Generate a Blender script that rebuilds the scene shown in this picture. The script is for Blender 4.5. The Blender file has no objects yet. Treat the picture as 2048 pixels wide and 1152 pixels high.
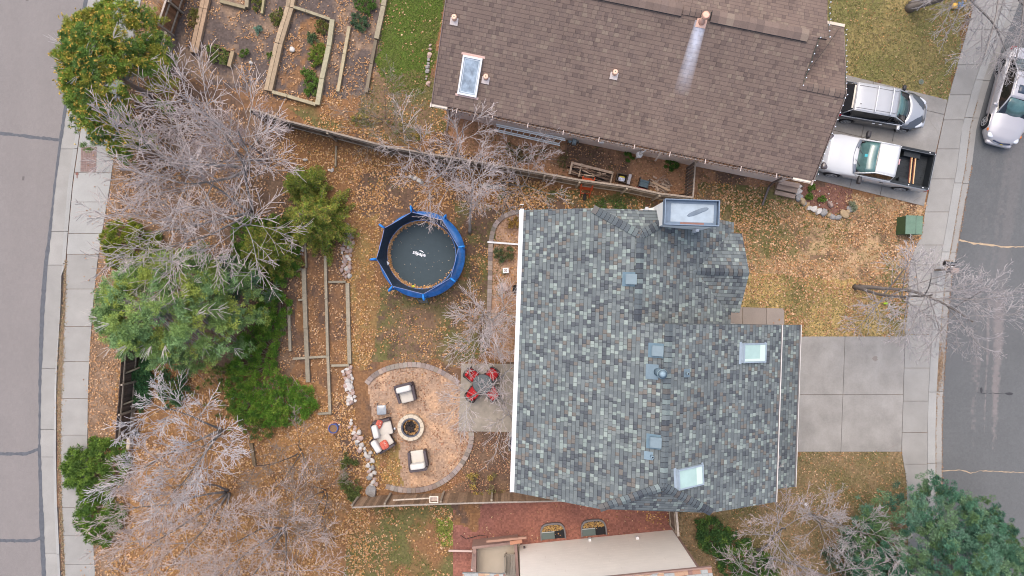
import bpy, bmesh, math, random
import numpy as np
from mathutils import Vector, Matrix
R = math.radians
PI = math.pi

# ------------------------------------------------------------------ camera, light
H = 34.1            # camera height (m)
S = 40.0            # ground pixels per metre in the 2048 px frame
scn = bpy.context.scene
col = scn.collection
cam_d = bpy.data.cameras.new("camera")
cam = bpy.data.objects.new("camera", cam_d)
col.objects.link(cam)
cam.location = (0, 0, H)
cam.rotation_euler = (0, 0, 0)
cam_d.sensor_width = 36.0
cam_d.lens = 36.0 * S * H / 2048.0
cam_d.clip_end = 1000
scn.camera = cam

world = bpy.data.worlds.new("World")
scn.world = world
world.use_nodes = True
wn = world.node_tree
bg = wn.nodes["Background"]
sky = wn.nodes.new("ShaderNodeTexSky")
sky.sky_type = 'NISHITA'
sky.sun_disc = False
SUN_EL, SUN_AZ = R(66), R(-25)
sky.sun_elevation = SUN_EL
sky.sun_rotation = SUN_AZ
sky.air_density = 1.0
sky.dust_density = 5.0
sky.ozone_density = 0.6
wn.links.new(sky.outputs[0], bg.inputs[0])
bg.inputs[1].default_value = 0.15
sl = bpy.data.lights.new("sun", 'SUN')
sun = bpy.data.objects.new("sun", sl)
col.objects.link(sun)
sl.energy = 0.65
sl.angle = R(80)
sl.color = (1.0, 0.99, 0.97)
sd = Vector((math.sin(SUN_AZ) * math.cos(SUN_EL), math.cos(SUN_AZ) * math.cos(SUN_EL), math.sin(SUN_EL)))
sun.rotation_euler = sd.to_track_quat('Z', 'Y').to_euler()
scn.cycles.pixel_filter_type = 'BLACKMAN_HARRIS'
scn.cycles.filter_width = 1.05
scn.view_settings.view_transform = 'Standard'
scn.view_settings.look = 'None'
scn.view_settings.gamma = 1.0
scn.view_settings.exposure = 0.90

# ------------------------------------------------------------------ helpers
def W(u, v, z=0.0):
    k = (H - z) / H / S
    return ((u - 1024) * k, (576 - v) * k)
def W3(u, v, z=0.0):
    x, y = W(u, v, z)
    return (x, y, z)

def lerp(a, b, t): return a + (b - a) * t
def vadd(a, b): return (a[0] + b[0], a[1] + b[1], a[2] + b[2])

def hash2(ix, iy, seed):
    h = (ix.astype(np.int64) * 374761393 + iy.astype(np.int64) * 668265263 + seed * 1274126177) & 0x7fffffff
    h = ((h ^ (h >> 13)) * 1274126177) & 0x7fffffff
    h = (h ^ (h >> 16)) & 0xffff
    return h / 65535.0
def vnoise(x, y, s, seed=0):
    x = x / s; y = y / s
    ix = np.floor(x); iy = np.floor(y)
    fx = x - ix; fy = y - iy
    fx = fx * fx * (3 - 2 * fx); fy = fy * fy * (3 - 2 * fy)
    a = hash2(ix, iy, seed); b = hash2(ix + 1, iy, seed)
    c = hash2(ix, iy + 1, seed); d = hash2(ix + 1, iy + 1, seed)
    return (a * (1 - fx) + b * fx) * (1 - fy) + (c * (1 - fx) + d * fx) * fy
def fnoise(x, y, s, seed=0, oct=3):
    t = 0; a = 1; w = 0
    for i in range(oct):
        t = t + a * vnoise(x, y, s / 2 ** i, seed + 17 * i); w += a; a *= .6
    return t / w
def inpoly(x, y, poly):
    ins = np.zeros(x.shape, bool)
    n = len(poly)
    for i in range(n):
        x0, y0 = poly[i]; x1, y1 = poly[(i + 1) % n]
        if y0 == y1: continue
        c = ((y0 > y) != (y1 > y)) & (x < (x1 - x0) * (y - y0) / (y1 - y0) + x0)
        ins ^= c
    return ins

# ---- materials
MATS = {}
def mat(name, base, rough=.8, metal=0., n=None, bump=None, usecol=False, spec=.3, coat=0., n2=None, streak=None, trans=0., alpha=1.):
    """n=(scale, amount) colour mottling; n2 = second scale; bump=(scale, strength); usecol multiplies the mesh colour attribute"""
    if name in MATS: return MATS[name]
    m = bpy.data.materials.new(name); m.use_nodes = True
    nt = m.node_tree; N = nt.nodes; L = nt.links
    b = N["Principled BSDF"]
    b.inputs["Roughness"].default_value = rough
    b.inputs["Metallic"].default_value = metal
    b.inputs["Specular IOR Level"].default_value = spec
    b.inputs["Coat Weight"].default_value = coat
    b.inputs["Coat Roughness"].default_value = .08
    if trans: b.inputs["Transmission Weight"].default_value = trans
    if alpha < 1: b.inputs["Alpha"].default_value = alpha
    tc = N.new("ShaderNodeTexCoord")
    out = None
    if usecol:
        a = N.new("ShaderNodeAttribute"); a.attribute_name = "Col"
        mx = N.new("ShaderNodeMix"); mx.data_type = 'RGBA'; mx.blend_type = 'MULTIPLY'; mx.inputs[0].default_value = 1
        L.new(a.outputs["Color"], mx.inputs[6]); mx.inputs[7].default_value = (*base, 1)
        out = mx.outputs[2]
    else:
        rgb = N.new("ShaderNodeRGB"); rgb.outputs[0].default_value = (*base, 1); out = rgb.outputs[0]
    for q in (n, n2, streak):
        if not q: continue
        nz = N.new("ShaderNodeTexNoise"); nz.inputs["Scale"].default_value = q[0]
        nz.inputs["Detail"].default_value = 5; nz.inputs["Roughness"].default_value = .6
        if q is streak:
            mp = N.new("ShaderNodeMapping"); mp.inputs["Scale"].default_value = q[2]
            L.new(tc.outputs["Object"], mp.inputs[0]); L.new(mp.outputs[0], nz.inputs["Vector"])
        else:
            L.new(tc.outputs["Object"], nz.inputs["Vector"])
        mr = N.new("ShaderNodeMapRange"); mr.inputs[1].default_value = .28; mr.inputs[2].default_value = .72
        mr.inputs[3].default_value = 1 - q[1]; mr.inputs[4].default_value = 1 + q[1]
        L.new(nz.outputs[0], mr.inputs[0])
        mm = N.new("ShaderNodeVectorMath"); mm.operation = 'SCALE'
        L.new(out, mm.inputs[0]); L.new(mr.outputs[0], mm.inputs["Scale"])
        out = mm.outputs[0]
    L.new(out, b.inputs["Base Color"])
    if bump:
        nb = N.new("ShaderNodeTexNoise"); nb.inputs["Scale"].default_value = bump[0]; nb.inputs["Detail"].default_value = 4
        L.new(tc.outputs["Object"], nb.inputs["Vector"])
        bp = N.new("ShaderNodeBump"); bp.inputs["Strength"].default_value = bump[1]; bp.inputs["Distance"].default_value = .02
        L.new(nb.outputs[0], bp.inputs["Height"]); L.new(bp.outputs[0], b.inputs["Normal"])
    MATS[name] = m
    return m

def shingle(name, cols, tab, exposure, contrast=1., gap=.45, stain=None, bumpd=.02):
    """laminated roof shingles: UV is metres (u along the course, v up the slope)"""
    m = bpy.data.materials.new(name); m.use_nodes = True
    nt = m.node_tree; N = nt.nodes; L = nt.links
    b = N["Principled BSDF"]; b.inputs["Roughness"].default_value = .92; b.inputs["Specular IOR Level"].default_value = .2
    uv = N.new("ShaderNodeUVMap"); sx = N.new("ShaderNodeSeparateXYZ"); L.new(uv.outputs[0], sx.inputs[0])
    def math_(op, a, bb=None, cc=None):
        q = N.new("ShaderNodeMath"); q.operation = op
        for i, w in enumerate((a, bb, cc)):
            if w is None: continue
            if isinstance(w, (int, float)): q.inputs[i].default_value = w
            else: L.new(w, q.inputs[i])
        return q.outputs[0]
    v = math_('DIVIDE', sx.outputs[1], exposure)
    row = math_('FLOOR', v)
    wr = N.new("ShaderNodeTexWhiteNoise"); wr.noise_dimensions = '1D'; L.new(row, wr.inputs["W"])
    # wobble so tab widths differ
    u0 = math_('DIVIDE', sx.outputs[0], tab)
    u1 = math_('ADD', u0, math_('MULTIPLY', wr.outputs[0], 7.3))
    nz1 = N.new("ShaderNodeTexNoise"); nz1.noise_dimensions = '2D'; nz1.inputs["Scale"].default_value = 1.0; nz1.inputs["Detail"].default_value = 0
    cb = N.new("ShaderNodeCombineXYZ"); L.new(math_('MULTIPLY', u1, .45), cb.inputs[0]); L.new(math_('MULTIPLY', row, 3.7), cb.inputs[1]); L.new(cb.outputs[0], nz1.inputs["Vector"])
    u2 = math_('ADD', u1, math_('MULTIPLY', nz1.outputs[0], 1.1))
    cl = math_('FLOOR', u2)
    fu = math_('FRACT', u2); fv = math_('FRACT', v)
    c2 = N.new("ShaderNodeCombineXYZ"); L.new(cl, c2.inputs[0]); L.new(row, c2.inputs[1])
    wn_ = N.new("ShaderNodeTexWhiteNoise"); wn_.noise_dimensions = '2D'; L.new(c2.outputs[0], wn_.inputs["Vector"])
    rp = N.new("ShaderNodeValToRGB"); rp.color_ramp.interpolation = 'CONSTANT'
    els = rp.color_ramp.elements
    while len(els) > 1: els.remove(els[-1])
    pos = 0
    for i, (c, w) in enumerate(cols):
        e = els[0] if i == 0 else els.new(pos)
        e.position = pos; e.color = (*c, 1); pos += w
    L.new(wn_.outputs[0], rp.inputs[0])
    # granule noise
    tc = N.new("ShaderNodeTexCoord")
    g = N.new("ShaderNodeTexNoise"); g.inputs["Scale"].default_value = 22; g.inputs["Detail"].default_value = 3; L.new(tc.outputs["Object"], g.inputs["Vector"])
    gl = N.new("ShaderNodeTexNoise"); gl.inputs["Scale"].default_value = .7; gl.inputs["Detail"].default_value = 4; L.new(tc.outputs["Object"], gl.inputs["Vector"])
    gm = math_('ADD', math_('MULTIPLY', g.outputs[0], .34), math_('MULTIPLY', gl.outputs[0], .36))
    gm = math_('ADD', gm, .65)
    # course butt edges and tab cut-outs: shadow lines painted into the asphalt colour
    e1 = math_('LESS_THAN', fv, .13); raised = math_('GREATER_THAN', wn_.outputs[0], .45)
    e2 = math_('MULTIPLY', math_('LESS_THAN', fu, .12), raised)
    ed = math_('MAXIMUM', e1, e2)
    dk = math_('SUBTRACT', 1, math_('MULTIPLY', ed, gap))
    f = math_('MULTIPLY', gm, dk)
    sc = N.new("ShaderNodeVectorMath"); sc.operation = 'SCALE'; L.new(rp.outputs[0], sc.inputs[0]); L.new(f, sc.inputs["Scale"])
    out = sc.outputs[0]
    if stain:
        su, sv0, sv1, wd = stain
        du = math_('ABSOLUTE', math_('SUBTRACT', sx.outputs[0], su))
        t = math_('DIVIDE', math_('SUBTRACT', sv0, sx.outputs[1]), sv0 - sv1)      # 0 at the flue, 1 at the bottom
        wdt = math_('MULTIPLY', math_('ADD', .75, math_('MULTIPLY', t, .35)), wd)
        mu = math_('SUBTRACT', 1, math_('DIVIDE', du, wdt)); mu = math_('MAXIMUM', mu, 0); mu = math_('POWER', mu, .6)
        mt = math_('MULTIPLY', math_('GREATER_THAN', t, 0), math_('MAXIMUM', math_('SUBTRACT', 1, t), 0))
        ns = N.new("ShaderNodeTexNoise"); ns.inputs["Scale"].default_value = 5; ns.inputs["Detail"].default_value = 5; L.new(tc.outputs["Object"], ns.inputs["Vector"])
        k = math_('MULTIPLY', math_('MULTIPLY', mu, mt), math_('ADD', .35, ns.outputs[0])); k = math_('MINIMUM', math_('MULTIPLY', k, 1.35), .85)
        mx = N.new("ShaderNodeMix"); mx.data_type = 'RGBA'; L.new(k, mx.inputs[0]); L.new(out, mx.inputs[6]); mx.inputs[7].default_value = (.50, .52, .60, 1)
        out = mx.outputs[2]
    L.new(out, b.inputs["Base Color"])
    hgt = math_('ADD', math_('MULTIPLY', math_('SUBTRACT', 1, fv), .8), math_('MULTIPLY', wn_.outputs[0], .6))
    bp = N.new("ShaderNodeBump"); bp.inputs["Strength"].default_value = .8; bp.inputs["Distance"].default_value = bumpd
    L.new(hgt, bp.inputs["Height"]); L.new(bp.outputs[0], b.inputs["Normal"])
    return m

# ---- things
INV = {}
def tag(o, label=None, cat=None, group=None, kind=None):
    if label: o["label"] = label
    if cat: o["category"] = cat
    if group: o["group"] = group
    if kind: o["kind"] = kind
    return o
def thing(name, label, cat, loc=(0, 0, 0), rot=0., group=None):
    o = bpy.data.objects.new(name, None); col.objects.link(o)
    o.empty_display_size = .2
    o.location = loc; o.rotation_euler = (0, 0, rot)
    INV[o.name] = (Matrix.Translation(Vector(loc)) @ Matrix.Rotation(rot, 4, 'Z')).inverted()
    return tag(o, label, cat, group)
def copy_tree(o, parent=None):
    c = o.copy(); col.objects.link(c)
    if parent: c.parent = parent
    for ch in [x for x in o.children]:
        copy_tree(ch, c)
    return c

def fast(name, V, F, m, cols=None, parent=None, smooth=False, loc=None):
    """V Nx3, F MxK (same K), cols Mx3 face colours -> object"""
    V = np.asarray(V, np.float32); F = np.asarray(F, np.int32)
    if loc is not None: V = V - np.asarray(loc, np.float32)
    me = bpy.data.meshes.new(name)
    k = F.shape[1]; M_ = len(F)
    me.vertices.add(len(V)); me.vertices.foreach_set("co", V.ravel())
    me.loops.add(M_ * k); me.loops.foreach_set("vertex_index", F.ravel())
    me.polygons.add(M_); me.polygons.foreach_set("loop_start", np.arange(0, M_ * k, k, dtype=np.int32))
    me.polygons.foreach_set("loop_total", np.full(M_, k, np.int32))
    if smooth: me.polygons.foreach_set("use_smooth", np.ones(M_, bool))
    if cols is not None:
        ca = me.color_attributes.new("Col", 'FLOAT_COLOR', 'CORNER')
        c4 = np.ones((M_, k, 4), np.float32); c4[:, :, :3] = np.asarray(cols, np.float32)[:, None, :]
        ca.data.foreach_set("color", c4.ravel())
    me.update(calc_edges=True)
    if m: me.materials.append(m)
    o = bpy.data.objects.new(name, me); col.objects.link(o)
    if parent: o.parent = parent
    if loc is not None: o.location = loc
    return o

class MB:
    def __init__(s): s.V = []; s.F = []; s.C = []; s.UV = []; s.c = (1, 1, 1); s.sm = []; s.smooth = False
    def add(s, vs, fs, c=None):
        o = len(s.V); s.V += [tuple(v) for v in vs]
        for f in fs:
            s.F.append([i + o for i in f]); s.C.append(c or s.c); s.sm.append(s.smooth)
        return s
    def box(s, cx, cy, cz, sx, sy, sz, rz=0, c=None, rx=0, ry=0):
        vs = []
        m = Matrix.Rotation(rz, 3, 'Z') @ Matrix.Rotation(ry, 3, 'Y') @ Matrix.Rotation(rx, 3, 'X')
        for k in (-.5, .5):
            for j, i in ((-.5, -.5), (-.5, .5), (.5, .5), (.5, -.5)):
                p = m @ Vector((i * sx, j * sy, k * sz)); vs.append((p.x + cx, p.y + cy, p.z + cz))
        return s.add(vs, [(3, 2, 1, 0), (4, 5, 6, 7), (0, 1, 5, 4), (1, 2, 6, 5), (2, 3, 7, 6), (3, 0, 4, 7)], c)
    def prism(s, poly, z0, z1, c=None, cap0=True):
        a = sum(poly[i][0] * poly[(i + 1) % len(poly)][1] - poly[(i + 1) % len(poly)][0] * poly[i][1] for i in range(len(poly)))
        if a < 0: poly = poly[::-1]
        n = len(poly)
        f0 = (lambda p: z0) if not callable(z0) else z0
        f1 = (lambda p: z1) if not callable(z1) else z1
        vs = [(p[0], p[1], f0(p)) for p in poly] + [(p[0], p[1], f1(p)) for p in poly]
        fs = [tuple(range(n, 2 * n))] + ([tuple(range(n - 1, -1, -1))] if cap0 else [])
        fs += [(i, (i + 1) % n, (i + 1) % n + n, i + n) for i in range(n)]
        return s.add(vs, fs, c)
    def beam(s, p0, p1, w, h, c=None):
        """box beam from p0 to p1 (centre line), width w sideways, height h"""
        p0 = Vector(p0); p1 = Vector(p1); d = (p1 - p0)
        if d.length < 1e-6: return s
        d.normalize(); up = Vector((0, 0, 1)) if abs(d.z) < .95 else Vector((1, 0, 0))
        a = d.cross(up).normalized(); b = a.cross(d).normalized()
        vs = []
        for p in (p0, p1):
            for i, j in ((-.5, -.5), (.5, -.5), (.5, .5), (-.5, .5)): vs.append(p + a * i * w + b * j * h)
        return s.add(vs, [(0, 1, 2, 3), (7, 6, 5, 4), (0, 4, 5, 1), (1, 5, 6, 2), (2, 6, 7, 3), (3, 7, 4, 0)], c)
    def tube(s, pts, rad, n=6, c=None, cap=True):
        pts = [Vector(p) for p in pts]
        if isinstance(rad, (int, float)): rad = [rad] * len(pts)
        o = len(s.V); a = None
        for i, p in enumerate(pts):
            d = (pts[min(i + 1, len(pts) - 1)] - pts[max(i - 1, 0)])
            d.normalize()
            if a is None:
                a = d.orthogonal().normalized()
            else:
                a = a - d * a.dot(d)
                a = a.normalized() if a.length > 1e-5 else d.orthogonal().normalized()
            b = d.cross(a)
            for k in range(n):
                t = 2 * PI * k / n
                q = p + (a * math.cos(t) + b * math.sin(t)) * rad[i]
                s.V.append((q.x, q.y, q.z))
        for i in range(len(pts) - 1):
            for k in range(n):
                s.F.append([o + i * n + k, o + i * n + (k + 1) % n, o + (i + 1) * n + (k + 1) % n, o + (i + 1) * n + k])
                s.C.append(c or s.c); s.sm.append(n > 4)
        if cap:
            s.F.append([o + k for k in range(n)][::-1]); s.C.append(c or s.c); s.sm.append(False)
            s.F.append([o + (len(pts) - 1) * n + k for k in range(n)]); s.C.append(c or s.c); s.sm.append(False)
        return s
    def cyl(s, cx, cy, z0, z1, r, n=24, c=None, r1=None):
        return s.tube([(cx, cy, z0), (cx, cy, z1)], [r, r if r1 is None else r1], n, c)
    def ring(s, cx, cy, z0, z1, ro, ri, n=32, c=None):
        vs = []; fs = []
        for k in range(n):
            t = 2 * PI * k / n; C_, S_ = math.cos(t), math.sin(t)
            vs += [(cx + ro * C_, cy + ro * S_, z0), (cx + ro * C_, cy + ro * S_, z1), (cx + ri * C_, cy + ri * S_, z1), (cx + ri * C_, cy + ri * S_, z0)]
        for k in range(n):
            a = 4 * k; b = 4 * ((k + 1) % n)
            for j in range(4): fs.append((a + j, b + j, b + (j + 1) % 4, a + (j + 1) % 4))
        return s.add(vs, fs, c)
    def sup(s, cx, cy, cz, a, b, c_, e=.35, rz=0, n=14, m=8, c=None, mtx=None, ez=None):
        """rounded box (superellipsoid)"""
        ez = ez or e
        def pw(x, q): return math.copysign(abs(x) ** q, x)
        M3 = mtx or Matrix.Rotation(rz, 3, 'Z')
        vs = []; fs = []
        for i in range(m + 1):
            ph = -PI / 2 + PI * i / m
            for j in range(n):
                th = 2 * PI * (j + .5) / n
                p = M3 @ Vector((a * pw(math.cos(ph), ez) * pw(math.cos(th), e), b * pw(math.cos(ph), ez) * pw(math.sin(th), e), c_ * pw(math.sin(ph), ez)))
                vs.append((p.x + cx, p.y + cy, p.z + cz))
        for i in range(m):
            for j in range(n):
                fs.append((i * n + j, i * n + (j + 1) % n, (i + 1) * n + (j + 1) % n, (i + 1) * n + j))
        o = s.smooth; s.smooth = True; s.add(vs, fs, c); s.smooth = o
        return s
    def build(s, name, m, parent=None, world=False, smooth=None, bevel=0, label=None, loc=None):
        """world=True: the vertices are world coordinates, turned into the parent's frame"""
        V = s.V
        if world and parent is not None:
            I = INV[parent.name]; V = [tuple(I @ Vector(v)) for v in V]
        if loc is not None: V = [(v[0] - loc[0], v[1] - loc[1], v[2] - loc[2]) for v in V]
        me = bpy.data.meshes.new(name); me.from_pydata(V, [], s.F); me.validate(clean_customdata=False)
        sm = s.sm if smooth is None else [smooth] * len(s.F)
        if len(me.polygons) == len(s.F):
            me.polygons.foreach_set("use_smooth", sm)
            ca = me.color_attributes.new("Col", 'FLOAT_COLOR', 'CORNER')
            arr = np.ones((len(me.loops), 4), np.float32); k = 0
            for p in me.polygons:
                arr[p.loop_start:p.loop_start + p.loop_total, :3] = s.C[p.index]
            ca.data.foreach_set("color", arr.ravel())
        if m: me.materials.append(m)
        o = bpy.data.objects.new(name, me); col.objects.link(o)
        if parent: o.parent = parent
        if loc is not None: o.location = loc
        if bevel:
            bv = o.modifiers.new("bevel", 'BEVEL'); bv.width = bevel; bv.segments = 2; bv.limit_method = 'ANGLE'; bv.angle_limit = R(40)
        if label: o["label"] = label
        return o

def roofplane(mb, pts, eave, uvs):
    """add polygon pts (x,y,z) with metre UVs; eave = horizontal direction along the courses"""
    e = Vector(eave).normalized(); P = [Vector(p) for p in pts]
    nrm = (P[1] - P[0]).cross(P[2] - P[0])
    if len(P) > 3 and nrm.length < 1e-6: nrm = (P[2] - P[1]).cross(P[3] - P[1])
    nrm.normalize()
    if nrm.z < 0: nrm = -nrm; pts = pts[::-1]; P = P[::-1]
    up = nrm.cross(e).normalized()
    if up.z < 0: up = -up
    mb.add(pts, [tuple(range(len(pts)))])
    uvs.append([(p.dot(e), p.dot(up)) for p in P])

def add_uv(o, uvs):
    me = o.data; uvl = me.uv_layers.new(name="UVMap")
    for p, uv in zip(me.polygons, uvs):
        for i, li in enumerate(p.loop_indices): uvl.data[li].uv = uv[i]

def roof_obj(name, planes, m, parent, thick=.10):
    """planes: [(pts, eave_dir)]; a thin roof with its soffit sheet"""
    mb = MB(); uvs = []
    for pts, e in planes: roofplane(mb, pts, e, uvs)
    for pts, e in planes:
        q = [(p[0], p[1], p[2] - thick) for p in pts]
        mb.add(q, [tuple(range(len(q)))[::-1]]); uvs.append([(0, 0)] * len(q))
        for i in range(len(pts)):
            a, b = pts[i], pts[(i + 1) % len(pts)]
            mb.add([a, b, (b[0], b[1], b[2] - thick), (a[0], a[1], a[2] - thick)], [(0, 1, 2, 3)]); uvs.append([(0, 0)] * 4)
    o = mb.build(name, m, parent)
    add_uv(o, uvs)
    return o

rnd = random.Random(5)
def jit(c, a, r=rnd):
    k = 1 + r.uniform(-a, a); return tuple(max(0, x * k) for x in c)

# ------------------------------------------------------------------ base curves of the streets (ground pixels)
WY = [-400, 0, 110, 217, 283, 367, 474, 527, 617, 704, 767, 901, 1001, 1085, 1152, 1552]
WSEAL = [290, 170, 148, 129, 119, 108, 97, 90, 83, 80, 78, 77, 80, 83, 86, 110]
WCURB = [325, 198, 178, 160, 149, 136, 127, 124, 120, 113, 109, 107, 108, 112, 116, 142]
WSWL = [336, 208, 188, 169, 159, 147, 137, 133, 130, 125, 122, 121, 123, 127, 130, 156]
WSWR = [410, 282, 262, 243, 232, 221, 203, 195, 186, 180, 177, 175, 180, 187, 191, 220]
EY = [-400, 0, 70, 170, 254, 336, 394, 476, 558, 640, 731, 790, 862, 979, 1152, 1552]
EEDGE = [2200, 2043, 2016, 1979, 1956, 1946, 1935, 1921, 1906, 1898, 1892, 1889, 1887, 1887, 1888, 1892]
ESW_Y = [-400, 0, 29, 201, 300, 415, 476, 500, 540, 598, 672, 903, 962, 1152, 1552]
ESW_X = [2080, 1950, 1943, 1895, 1874, 1851, 1842, 1826, 1817, 1817, 1810, 1803, 1813, 1818, 1822]
def ci(y, Y, X): return np.interp(y, Y, X)

# ------------------------------------------------------------------ ground sheet
DIRT = (.105, .066, .047); DARKD = (.092, .070, .062); LIT = (.190, .100, .048); LITP = (.23, .155, .105)
GOLD = (.215, .150, .058); GRN = (.070, .110, .018); OLIVE = (.110, .100, .038); REDG = (.185, .080, .062); PEB = (.30, .205, .145)
TAN = (.165, .105, .066)

def ground_color(x, y, u, v, coarse=False):
    n1 = fnoise(x, y, 1.6, 1, 4); n2 = fnoise(x, y, .5, 9, 3); n3 = fnoise(x, y, 4, 21, 3)
    wx = (fnoise(x, y, .8, 31, 3) - .5) * 34; wy = (fnoise(x, y, .8, 41, 3) - .5) * 34
    uu = u + wx; vv = v + wy
    C = np.zeros(x.shape + (3,))
    def mixc(a, b, t):
        t = np.clip(t, 0, 1)[..., None]; return np.asarray(a) * (1 - t) + np.asarray(b) * t
    def st(n, a, b): return np.clip((n - a) / (b - a), 0, 1)
    C[:] = mixc(DIRT, LIT, st(n1 * .6 + n2 * .4, .36, .58))
    def put(poly, colr, warp=True, k=1.0):
        m = inpoly(uu if warp else u, vv if warp else v, poly)
        C[m] = C[m] * (1 - k) + (colr[m] if isinstance(colr, np.ndarray) else np.asarray(colr)) * k
    # west verge
    put([(150, -100), (245, -100), (330, 0), (260, 300), (235, 500), (240, 720), (235, 1000), (250, 1200), (150, 1200)], mixc(TAN, LITP, st(n2, .3, .7)))
    # slope under the western trees
    put([(240, 200), (560, 230), (600, 500), (580, 760), (300, 800), (240, 700)], mixc(DIRT, TAN, st(n2, .3, .75)))
    put([(270, 720), (640, 760), (700, 980), (710, 1200), (230, 1200), (270, 900)], mixc(mixc((.26, .14, .06), LIT, st(n1, .3, .7)), DIRT, st(n2, .6, .8) * .6))
    # terraced beds of the northern yard
    put([(330, -60), (790, -60), (750, 190), (640, 210), (520, 190), (390, 160), (300, 150)], mixc(DARKD, LITP, st(n1 * .5 + n2 * .5, .48, .68)))
    put([(600, 40), (655, 40), (630, 200), (550, 180)], mixc(DARKD, LIT, st(n2, .40, .62)))
    put([(540, 195), (760, 195), (880, 250), (840, 300), (640, 262)], mixc(LIT, OLIVE, st(n1, .45, .7)))
    put([(590, 265), (830, 310), (830, 350), (720, 400), (590, 330)], mixc(LIT, DIRT, st(n1, .62, .8)))
    # green lawn and the fading turf under it
    put([(785, -80), (900, -80), (880, 60), (862, 150), (845, 190), (790, 190), (752, 130)], mixc(GRN, OLIVE, st(n1, .5, .8)))
    put([(740, 150), (865, 150), (900, 215), (890, 260), (800, 285), (700, 250)], mixc(OLIVE, TAN, st(n1 * .6 + n2 * .4, .38, .62)))
    # dirt beside the trampoline
    put([(715, 345), (830, 335), (840, 420), (760, 440), (715, 430)], mixc(DIRT, TAN, st(n2, .5, .8)))
    put([(695, 425), (760, 430), (745, 560), (770, 640), (740, 740), (700, 740)], mixc(LIT, GOLD, st(n2, .3, .7)))
    put([(760, 580), (980, 560), (1030, 680), (930, 730), (740, 720)], mixc(mixc(TAN, OLIVE, st(n1, .4, .65)), DIRT, st(n2, .5, .72)))
    put([(900, 400), (990, 400), (985, 560), (920, 560)], mixc(DIRT, OLIVE, st(n2, .4, .65)))
    put([(1000, 370), (1290, 395), (1300, 470), (1000, 430)], mixc(DIRT, OLIVE, st(n1, .42, .6)))
    # strip between the fence and the brown house
    put([(890, 215), (1540, 360), (1550, 420), (1400, 395), (1150, 360), (900, 300)], mixc((.30, .165, .095), DIRT, st(n1, .5, .7)))
    # eastern front lawn
    put([(1390, 370), (1530, 370), (1600, 372), (1860, 410), (1860, 500), (1825, 560), (1825, 672), (1440, 672)],
        mixc(mixc(TAN, (.40, .265, .15), st(n2, .35, .6)), OLIVE, st(n3 * .6 + n2 * .4, .50, .66)))
    put([(1480, 540), (1700, 560), (1830, 620), (1830, 690), (1440, 690)], mixc((.37, .26, .105), OLIVE, st(n1, .5, .75)))
    put([(1600, 372), (1705, 378), (1700, 430), (1650, 425), (1610, 400)], (.17, .085, .065))
    # north-eastern lawn
    put([(1600, -100), (1970, -100), (1890, 210), (1690, 150)], mixc((.27, .205, .085), (.165, .155, .055), st(n3 * .5 + n1 * .5, .40, .64)))
    # south-eastern lawn
    put([(1340, 1010), (1560, 960), (1600, 895), (1815, 895), (1820, 1250), (1340, 1250)], mixc((.21, .145, .08), OLIVE, st(n1, .48, .72)))
    # south yard
    put([(690, 1000), (910, 1000), (910, 1250), (690, 1250)], mixc(LIT, OLIVE, st(n1, .42, .62)))
    put([(868, 1040), (905, 1040), (905, 1090), (880, 1090)], (.17, .20, .04))
    put([(905, 1005), (1350, 1005), (1350, 1200), (905, 1200)], mixc(REDG, (.25, .105, .075), st(n1, .4, .7)), False)
    put([(905, 1000), (960, 1000), (955, 1060), (905, 1060)], mixc(DIRT, LIT, st(n2, .4, .6)))
    # bare soil east of the seating circle
    put([(925, 860), (1040, 860), (1040, 1000), (880, 1000), (925, 950)], mixc(DIRT, TAN, st(n1 * .5 + n2 * .5, .40, .62)))
    # gravel: seating circle and planting bed against the house
    circ = [(733, 770), (760, 745), (800, 731), (840, 729), (880, 744), (922, 770), (943, 865), (930, 910), (905, 945), (870, 970), (830, 981), (790, 976), (762, 965)]
    put(circ, mixc(PEB, (.42, .27, .17), st(n2, .4, .7)), False)
    put([(730, 880), (790, 880), (800, 975), (760, 965)], mixc(GOLD, LIT, st(n2, .4, .6)))
    bed = [(1050, 422), (1015, 430), (992, 455), (984, 500), (980, 600), (975, 720), (1060, 730)]
    put(bed, mixc((.37, .235, .155), (.27, .165, .11), st(n2, .35, .65)), False)
    C *= 1.06
    far = (np.abs(y) > 18.9) | (np.abs(x) > 30.9)
    C[far] = (.17, .125, .08)
    # fine salt and pepper variation (stones, crumbs, shreds)
    if not coarse:
        f = hash2(np.floor(x * 16), np.floor(y * 16), 5)
        C *= (.80 + .40 * f)[..., None]
    return C

xs = np.concatenate([[-160, -90, -55, -38], np.arange(-31, 31.01, .085), [38, 55, 90, 160]])
ys = np.concatenate([[-160, -90, -50, -28], np.arange(-19, 19.01, .085), [28, 50, 90, 160]])
X, Y = np.meshgrid(xs, ys)
U = X * S + 1024; Vp = 576 - Y * S
Cg = ground_color(X, Y, U, Vp)
Z = (fnoise(X, Y, .9, 77, 3) - .5) * .03 - .012
road_w = U < (ci(Vp, WY, WCURB) + 5)
road_e = U > (ci(Vp, EY, EEDGE) - 25)
Z = np.where(road_w | road_e, -.30, Z)
nx, ny = len(xs), len(ys)
idx = np.arange(nx * ny).reshape(ny, nx)
Fq = np.stack([idx[:-1, :-1], idx[:-1, 1:], idx[1:, 1:], idx[1:, :-1]], -1).reshape(-1, 4)
Cf = Cg[:-1, :-1].reshape(-1, 3)
ground = fast("ground", np.stack([X, Y, Z], -1).reshape(-1, 3), Fq, mat("ground_soil", (1, 1, 1), .95, usecol=True, n=(60, .22), n2=(14, .14), bump=(30, .8)), Cf, smooth=True)
tag(ground, kind="structure")

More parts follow.
